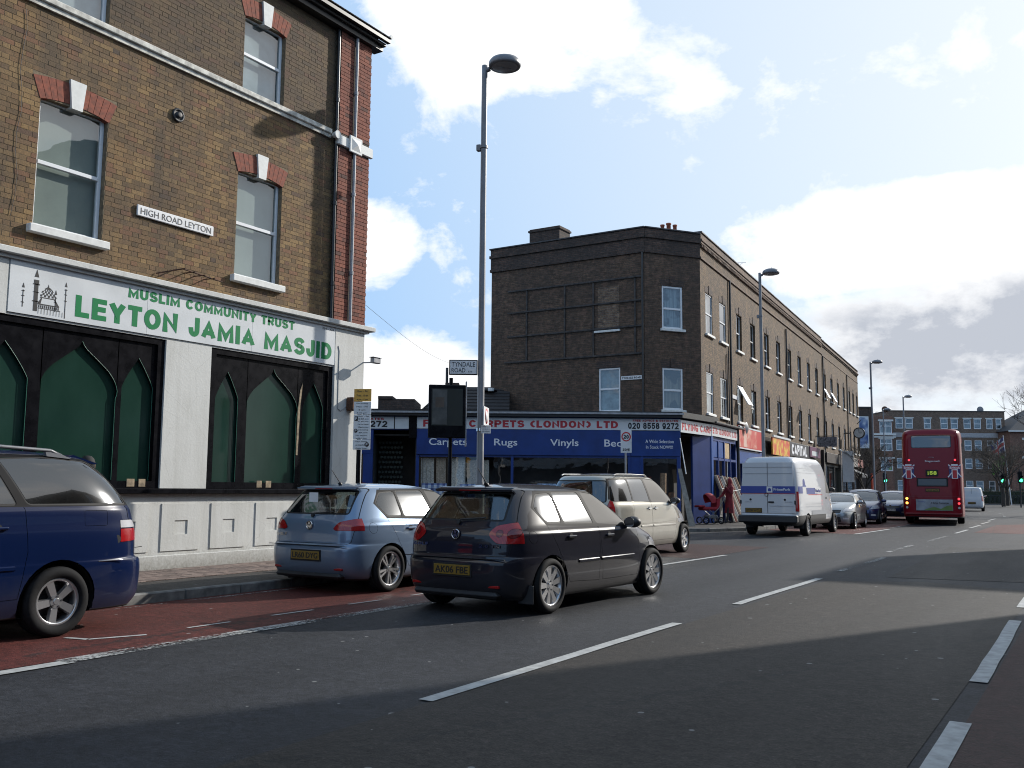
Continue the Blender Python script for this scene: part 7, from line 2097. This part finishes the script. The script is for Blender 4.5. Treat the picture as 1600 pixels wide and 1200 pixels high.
# high-roof white van
VAN = [(.34, -1.05, 4.1, .88, 9, 5), (.42, -1.16, 4.3, .93, 9, 4.4), (.52, -1.18, 4.36, .96, 9, 4), (.64, -1.17, 4.38, .965, 10, 4), (.70, -1.12, 4.36, .965, 11, 4), (.85, -1.12, 4.33, .965, 12, 4), (1.05, -1.118, 4.22, .962, 12, 4), (1.2, -1.115, 4.02, .958, 12, 4.4), (1.32, -1.11, 3.72, .953, 12, 5),
       (1.5, -1.105, 3.46, .945, 12, 6), (1.7, -1.095, 3.26, .93, 12, 6), (1.9, -1.085, 3.08, .91, 12, 6), (2.1, -1.07, 2.90, .885, 12, 6), (2.28, -1.05, 2.68, .85, 11, 6), (2.40, -1.01, 2.40, .81, 9, 6), (2.46, -.96, 2.2, .77, 8, 6)]
sp = dict(name='delivery_van', label='white high-roof delivery van with a blue waist stripe parked before the shops', cat='van', fr=frame(-9.12, 30.75, .004, math.pi/2+.012), paint=P_WHITE, rows=VAN, xc=1.5, top=2.54, wb=3.62, R=.335, Ra=.385, track=1.72, tw=.22, rim=.2, wheel=('steel', 8),
          side_windows=[(roundp([(2.42, 1.36), (3.42, 1.33), (3.22, 1.60), (2.90, 1.95), (2.55, 2.02)], .05), 0)], doors=[[(2.32, .48), (3.3, .48), (3.42, .9), (3.6, 1.30), (3.1, 1.85), (2.85, 2.08), (2.42, 2.08)]], handles=[(2.46, 1.20)], handle_mat=M_PLASTIC, mirror=(3.35, 1.45),
          tail=[[(.845, .78), (.98, .78), (.98, 1.40), (.85, 1.40)]], tail_lim=-.92, rear_lim=-.85, windscreen=roundp([(-.82, 1.38), (.82, 1.38), (.72, 2.1), (-.72, 2.1)], .06), seats=[(2.3, 3)], floor=.7, belt=1.35, dash=3.1, trim_z=.66, front_lim=2.6, hl_lim=3.8,
          front_bits=[('headlight', roundp([(.6, .85), (.93, .9), (.93, 1.15), (.7, 1.1)], .03), M_CLEARLENS)], hatch=None, cabin=True)
bl_side = [(.0, 1.42), (1.55, 1.42)]
V3, _ = vehicle(sp)
fR = FR[V3]


def vstrip(name, x0, x1, z0, z1, m, rows_, xc, s_=-1, o=.004, par=None, V=None):
    g = MB(); n = max(2, int(abs(x1-x0)/.12)); Z = 3
    for i in range(n):
        for j in range(Z):
            u, v_ = x0+(x1-x0)*i/n, x0+(x1-x0)*(i+1)/n; a, b = z0+(z1-z0)*j/Z, z0+(z1-z0)*(j+1)/Z
            q = [(u, s_*(side_y(rows_, xc, u, a, None)+o), a), (v_, s_*(side_y(rows_, xc, v_, a, None)+o), a), (v_, s_*(side_y(rows_, xc, v_, b, None)+o), b), (u, s_*(side_y(rows_, xc, u, b, None)+o), b)]
            g.add(q, [(0, 1, 2, 3) if s_ < 0 else (3, 2, 1, 0)], 0, True)
    return part(name, g, m, par or V)


M_VBLUE = flat('van_blue_vinyl', (.035, .06, .26), .35)
M_VGREY = flat('van_grey_line', (.30, .31, .33), .5)
M_FAINT = flat('faint_lettering', (.33, .34, .38), .5)
for y0, y1 in ((-.86, -.006), (.006, .86)):
    dr = part('rear_door', MB().bbox(-1.135, -1.12, y0, y1, .72, 1.28, .006).prism([(-1.135, 1.28), (-1.12, 1.28), (-1.085, 2.30), (-1.10, 2.30)], y0*.93 if y0 < -.1 else y0, y1*.93 if y1 > .1 else y1), P_WHITE, V3)
    part('stripe', MB().prism([(-1.142, 1.34), (-1.133, 1.34), (-1.126, 1.56), (-1.135, 1.56)], y0, y1), M_VBLUE, dr)
    part('red_pinstripe', MB().box(-1.144, -1.135, y0, y1, 1.325, 1.337), M_REDTXT, dr)
    for z, x in ((1.95, -1.121), (2.15, -1.114)): part('door_crease_shade', MB().box(x-.004, x, y0*.9, y1*.9, z, z+.012), M_VGREY, dr)  # grey strips paint the shade of the pressed creases
    yc = (y0+y1)/2; part('door_hole', MB().cyl((-1.14, yc*1.25, 1.14), (-1.133, yc*1.25, 1.14), .035, n=14), M_SEAL, dr)
    part('hinge', MB().bbox(-1.15, -1.12, (y0 if y0 < -.1 else y1)-.03, (y0 if y0 < -.1 else y1)+.03, 1.0, 1.12, .01), M_PLASTIC, dr)
part('door_gap', MB().prism([(-1.139, .72), (-1.130, .72), (-1.104, 2.3), (-1.113, 2.3)], -.005, .005), M_SEAL, V3)
part('handle', MB().bbox(-1.165, -1.12, -.20, -.02, 1.04, 1.09, .012), M_PLASTIC, V3)
part('star_badge', MB().lathe([(.05, -1.15), (.06, -1.155), (.06, -1.13)], 18, 'x', (0, .03, 1.30)), M_PLASTIC, V3)
fr = fR @ Matrix.Translation((-1.142, 0, 0)) @ Matrix.Rotation(-math.pi/2, 4, 'Z')
lp = part('logo_panel', MB().box(-.02, .16, -.006, -.001, 1.36, 1.55), M_WPAINT, V3, fr)
part('logo_mark', MB().prism([(.02, 1.40), (.12, 1.40), (.12, 1.46), (.095, 1.50), (.045, 1.50), (.02, 1.46)], -.009, -.0065), M_VBLUE, lp, fr)
text(V3, 'PrimePark', .20, .72, 1.42, 1.50, -.006, M_WTXT, .01, fr=fr)
text(V3, 'www.parkingservices.co.uk', .05, .80, .93, .965, -.003, M_FAINT, fr=fr); text(V3, '313 CDI', .55, .75, 1.06, 1.09, -.003, M_FAINT, fr=fr)
text(V3, 'sprint van', -.72, -.5, 1.05, 1.08, -.003, M_FAINT, fr=fr)
plate(V3, V3, 'BX08 WCU', -1.14, .80, .50, .11, M_YPLATE, yc=.45)
part('rear_bumper', MB().bbox(-1.24, -1.0, -.93, .93, .42, .66, .04), M_PLASTIC, V3)
for s_ in (-1, 1):
    part('stripe', MB().add([], []) or MB().box(0, .001, 0, .001, 1, 1.001), M_VBLUE, V3) if False else None
    vstrip('stripe', -1.04, -.55, 1.34, 1.56, M_VBLUE, VAN, 1.5, s_, V=V3)
    vstrip('stripe', -.1, 1.3, 1.32, 1.52, M_VBLUE, VAN, 1.5, s_, V=V3)
    vstrip('red_pinstripe', .1, 1.9, 1.29, 1.312, M_REDTXT, VAN, 1.5, s_, .005, V=V3)
    vstrip('side_moulding', .45, 2.3, .66, .80, M_VGREY, VAN, 1.5, s_, .012, V=V3)
    for z in (1.98, 2.12): vstrip('body_crease_shade', -.9, 2.2, z, z+.012, M_VGREY, VAN, 1.5, s_, .003, V=V3)  # grey line stands in for the shade along the crease
    vstrip('body_crease_shade', -.3, 2.2, 1.0, 1.01, M_VGREY, VAN, 1.5, s_, .003, V=V3)
    g = MB(); 
    for i in range(8):
        t = -1+2*i/7
    xs = [(-.62+.55*i/10, 1.56+.24*math.sin(math.pi*i/10)**1.2) for i in range(11)]
    for (a, za), (b, zb) in zip(xs, xs[1:]):
        ya = s_*(side_y(VAN, 1.5, a, 1.6, None)+.006); yt = s_*(side_y(VAN, 1.5, a, 1.8, None)+.008); g.add([(a, ya, 1.55), (b, ya, 1.55), (b, yt, zb), (a, yt, za)], [(0, 1, 2, 3), (3, 2, 1, 0)])
    part('wave_mark', g, M_VBLUE, V3)
fs = fR @ Matrix.Translation((0, -side_y(VAN, 1.5, 1.2, 1.45, None)-.006, 0))
part('logo_panel', MB().box(.95, 1.75, -.004, -.001, 1.34, 1.52), M_WPAINT, V3, fs); text(V3, 'PrimePark', 1.0, 1.7, 1.38, 1.48, -.006, M_VBLUE, .02, fr=fs)
text(V3, 'www.parkingservices.co.uk', -.5, .9, 1.12, 1.16, -.001, M_FAINT, fr=fs)


# oncoming-facing parked cars
def small_car(label, fr, col, plate_s, rows, top, wb=2.5, coupe=False):
    h = rows[-1][0]; bz = rows[-4][0] if False else None
    sp = dict(name='parked_car', label=label, cat='car', fr=fr, paint=col, rows=rows, xc=1.15, top=top, wb=wb, R=.305, Ra=.35, track=1.50, tw=.195, rim=.205, wheel=('single', 7), sub=3,
              side_windows=[(roundp([(-.1, 1.0), (1.0, .985), (.93, h-.03), (.1, h-.03)], .06), 0), (roundp([(1.07, .985), (1.95, .96), (1.40, h-.06), (1.0, h-.03)], .06), 1)],
              doors=[[(.40, .33), (1.05, .3), (1.05, .95), (1.0, h), (.0, h), (-.05, .97)], [(1.06, .3), (2.12, .3), (2.2, .52), (2.14, .93), (1.32, h), (1.01, h), (1.06, .95)]], handles=[(.45, .88), (1.3, .87)], mirror=(1.86, .98), mirror_mat=col,
              windscreen=roundp([(-.74, 1.0), (.74, 1.0), (.60, h-.02), (-.60, h-.02)], .06), front_bits=[('headlight', roundp([(.47, .64), (.88, .68), (.88, .84), (.56, .80)], .04), M_CLEARLENS), ('fog_lamp', roundp([(.5, .36), (.68, .36), (.68, .44), (.5, .44)], .02), M_CLEARLENS)],
              grille=[roundp([(-.42, .60), (.42, .60), (.44, .72), (-.44, .72)], .03), roundp([(-.45, .28), (.45, .28), (.42, .46), (-.42, .46)], .03)], rear_window=roundp([(-.6, 1.04), (.6, 1.04), (.52, h-.03), (-.52, h-.03)], .05),
              tail=[roundp([(.55, .8), (.95, .8), (.95, 1.0), (.6, 1.0)], .03)], belt=.95, dash=1.95, trim_z=.2)
    v, _ = vehicle(sp)
    plate(v, v, plate_s, 3.475, .52, .50, .11, M_WPLATE, fwd=True)
    part('badge', MB().cyl((3.40, 0, .74), (3.425, 0, .735), .04, n=14), M_CHROME, v)
    return v


def lower(rows, k): return [(z if z < .95 else .95+(z-.95)*k, *r) for z, *r in rows]
COUPE = lower(GOLF, .80)
small_car('silver coupe parked nose-on just beyond the white van', frame(-9.25, 40.3, .004, -math.pi/2+.06), P_SILVER, 'Y712 KLR', COUPE, 1.385, 2.5)
small_car('dark blue hatchback with a bright windscreen parked second behind the van', frame(-9.72, 46.9, .004, -math.pi/2+.10), P_DBLUE, 'LM54 OPR', lower(GOLF, 1.12), 1.54)
small_car('mid blue hatchback parked third behind the van, beside the bus', frame(-9.70, 54.0, .004, -math.pi/2+.10), P_DBLUE2, 'EJ07 VTS', GOLF, 1.478)

# double-decker
BUS = [(.32, -3.0, 7.2, 1.20, 14, 12), (.42, -3.06, 7.28, 1.235, 14, 10), (.7, -3.08, 7.3, 1.245, 14, 9), (1.3, -3.08, 7.3, 1.245, 14, 9), (2.0, -3.07, 7.3, 1.24, 14, 9), (2.8, -3.05, 7.28, 1.235, 14, 9), (3.6, -3.0, 7.2, 1.225, 14, 9), (3.9, -2.97, 7.1, 1.21, 12, 9), (4.06, -2.90, 7.0, 1.17, 10, 9), (4.14, -2.82, 6.9, 1.08, 8, 8)]
sp = dict(name='double_decker_bus', label='red double-decker bus on route 158 seen from behind', cat='bus', fr=frame(-6.86, 47.7, .004, math.pi/2+.118), paint=P_BUS, rows=BUS, xc=2.0, top=4.20, wb=5.2, R=.48, Ra=.56, track=2.12, tw=.28, rim=.28, wheel=('steel', 8), sub=3,
          side_windows=[([(-2.6+i*1.62, 2.62), (-1.04+i*1.62, 2.62), (-1.04+i*1.62, 3.55), (-2.6+i*1.62, 3.55)], None) for i in range(6)]+[([(-1.2+i*1.62, 1.25), (.36+i*1.62, 1.25), (.36+i*1.62, 2.05), (-1.2+i*1.62, 2.05)], None) for i in range(5)],
          glass_side={i: M_CARGLASSD for i in range(12)}, rear_window=roundp([(-.80, 3.33), (.80, 3.33), (.80, 3.88), (-.80, 3.88)], .08), rear_lim=-2.4, front_lim=6, windscreen=roundp([(-1.0, .9), (1.0, .9), (1.0, 2.1), (-1.0, 2.1)], .1), hl_lim=6.5, cabin=False, trim_z=.36, glass_rear=M_CARGLASSD)
V4, _ = vehicle(sp)
fr = FR[V4] @ Matrix.Translation((-3.075, 0, 0)) @ Matrix.Rotation(-math.pi/2, 4, 'Z')
def bp_(name, mb, m, par=None, fr_=None): return part(name, mb, m, par or V4, fr_ or fr)
bp_('rear_window', MB().bbox(-.62, .62, -.02, .0, 1.66, 2.02, .01), M_SEAL); bp_('pane', MB().box(-.56, .56, -.026, -.021, 1.70, 1.98), flat('dim_pane', (.06, .07, .08), .08))
bp_('route_display', MB().bbox(-.25, .25, -.03, -.0, 2.10, 2.38, .06), M_SEAL); text(V4, '158', -.19, .19, 2.16, 2.32, -.034, emit('amber_green_display', (.42, .62, .10), .5), .03, fr=fr)
bp_('engine_cover_advert', MB().bbox(-.68, .78, -.035, -.012, .62, 1.10, .01), simple('advert_board', (.26, .29, .33), .5, var=.25, scale=2))
bp_('advert_hill', MB().prism([(-.38, .64), (.76, .64), (.76, .86), (.55, .84), (.3, .70), (.05, .78), (-.2, .72)], -.039, -.036), simple('advert_green', (.12, .20, .05), .5))
text(V4, 'Healthy', -.6, -.3, .96, 1.03, -.037, M_VBLUE, fr=fr); text(V4, 'A Better Tomorrow', -.10, .62, .90, 1.0, -.037, M_BLKTXT, .01, fr=fr)
plate(V4, V4, 'PX53 WZV', -3.095, 1.50, .52, .11, M_YPLATE)
text(V4, 'Stagecoach', -.26, .34, 2.70, 2.79, -.0, M_WTXT, .01, fr=fr); text(V4, '17756', -.1, .1, 2.90, 2.94, -.0, M_FAINT, fr=fr)
bp_('bumper_step', MB().bbox(-1.12, 1.12, -.05, .02, .46, .52, .01).box(-1.15, 1.15, -.012, .0, 1.22, 1.235).box(-.85, .85, -.012, 0, 1.12, 1.13), flat('bus_red_dark', (.16, .008, .012), .4))
for y, z, m in ((-1.04, 1.13, 0), (-1.04, .94, 0), (1.02, 1.13, 1), (1.02, .94, 1)):
    bp_('tail_light', MB().cyl((y, -.03, z), (y, .0, z), .075, n=16), M_REDLENS if m else M_AMBER)
    bp_('lit_bulb', MB().cyl((y, -.036, z), (y, -.031, z), .05, n=14), emit('amber_glow', (1, .42, .05), 6) if not m else emit('red_glow', (1, .06, .08), 1.6))
for y in (-.90, .93):
    bp_('brake_light', MB().cyl((y, -.03, 2.80), (y, .0, 2.80), .06, n=14), M_REDLENS); bp_('lit_bulb', MB().cyl((y, -.036, 2.80), (y, -.031, 2.80), .04, n=14), emit('red_glow', (1, .06, .08), 1.6))
for y in (-1.04, 1.02): bp_('reversing_lamp', MB().cyl((y, -.03, .75), (y, .0, .75), .05, n=14), M_CLEARLENS)
for y in (-1.0, 1.0): bp_('marker_lamp', MB().cyl((y, .08, 4.02), (y, .12, 4.02), .04, n=10), M_REDLENS)
M_UBLUE = flat('sticker_blue', (.03, .04, .16), .5); M_URED = flat('sticker_red', (.42, .03, .04), .5)
for cx in (-.93, .90):             # hand-drawn flag stickers either side
    st = bp_('flag_sticker', MB().prism([(cx-.2, 2.02), (cx+.2, 2.02), (cx+.24, 2.58), (cx-.24, 2.58)], -.004, -.001), M_UBLUE)
    g = MB()
    for a, b in (((-.24, 2.60), (.0, 2.36)), ((.24, 2.60), (0, 2.36)), ((-.27, 2.06), (-.04, 2.34)), ((.27, 2.06), (.04, 2.34))):
        d = Vector((b[0]-a[0], b[1]-a[1])); nn = Vector((-d.y, d.x)).normalized()*.022
        g.prism([(cx+a[0]-nn.x, a[1]-nn.y), (cx+b[0]-nn.x, b[1]-nn.y), (cx+b[0]+nn.x, b[1]+nn.y), (cx+a[0]+nn.x, a[1]+nn.y)], -.009, -.005)
    g.box(cx-.12, cx+.12, -.0125, -.0095, 2.0, 2.62); part('saltire', g, M_WTXT, st, fr)
    part('cross', MB().box(cx-.085, cx+.085, -.016, -.013, 2.02, 2.36).box(cx-.2, cx+.2, -.016, -.013, 2.40, 2.54), M_URED, st, fr)
    text(st, 'New', cx-.13, cx+.14, 2.55, 2.63, -.017, M_WTXT, .02, fr=fr); text(st, 'British', cx-.19, cx+.20, 2.42, 2.52, -.017, M_WTXT, .02, fr=fr)
# small white van far ahead
SV = [(.25, -.7, 3.1, .76, 8, 4), (.4, -.76, 3.2, .80, 8, 3.6), (.7, -.75, 3.1, .81, 8, 3.6), (.95, -.73, 2.7, .80, 8, 4), (1.05, -.71, 2.3, .79, 8, 5), (1.4, -.66, 1.7, .74, 8, 5), (1.7, -.60, 1.35, .68, 7, 5), (1.78, -.54, 1.2, .63, 6, 5)]
sp = dict(name='small_van', label='small white van far ahead to the right of the bus', cat='van', fr=frame(-8.95, 80.5, .004, math.pi/2+.08), paint=P_WHITE, rows=SV, xc=1.0, top=1.83, wb=2.6, R=.3, Ra=.34, track=1.42, tw=.19, rim=.18, wheel=('steel', 8), sub=3,
          side_windows=[(roundp([(1.0, 1.08), (1.95, 1.05), (1.5, 1.5), (1.0, 1.62)], .05), 0)], doors=[[(.95, .35), (1.95, .35), (2.1, 1.0), (1.5, 1.68), (.95, 1.7)]], handles=[(1.1, .95)], mirror=(1.9, 1.1), tail=[[(.66, .75), (.9, .75), (.9, 1.15), (.66, 1.15)]], tail_lim=-.4, rear_lim=-.3,
          windscreen=roundp([(-.66, 1.1), (.66, 1.1), (.58, 1.62), (-.58, 1.62)], .05), seats=[(1.0, 2)], belt=1.05, dash=1.7)
V5, _ = vehicle(sp)
plate(V5, V5, 'LN57 HGB', -.775, .62, .5, .11, M_YPLATE)
part('door_gap', MB().prism([(-.775, .4), (-.74, .4), (-.60, 1.7), (-.63, 1.7)], -.006, .006), M_SEAL, V5)
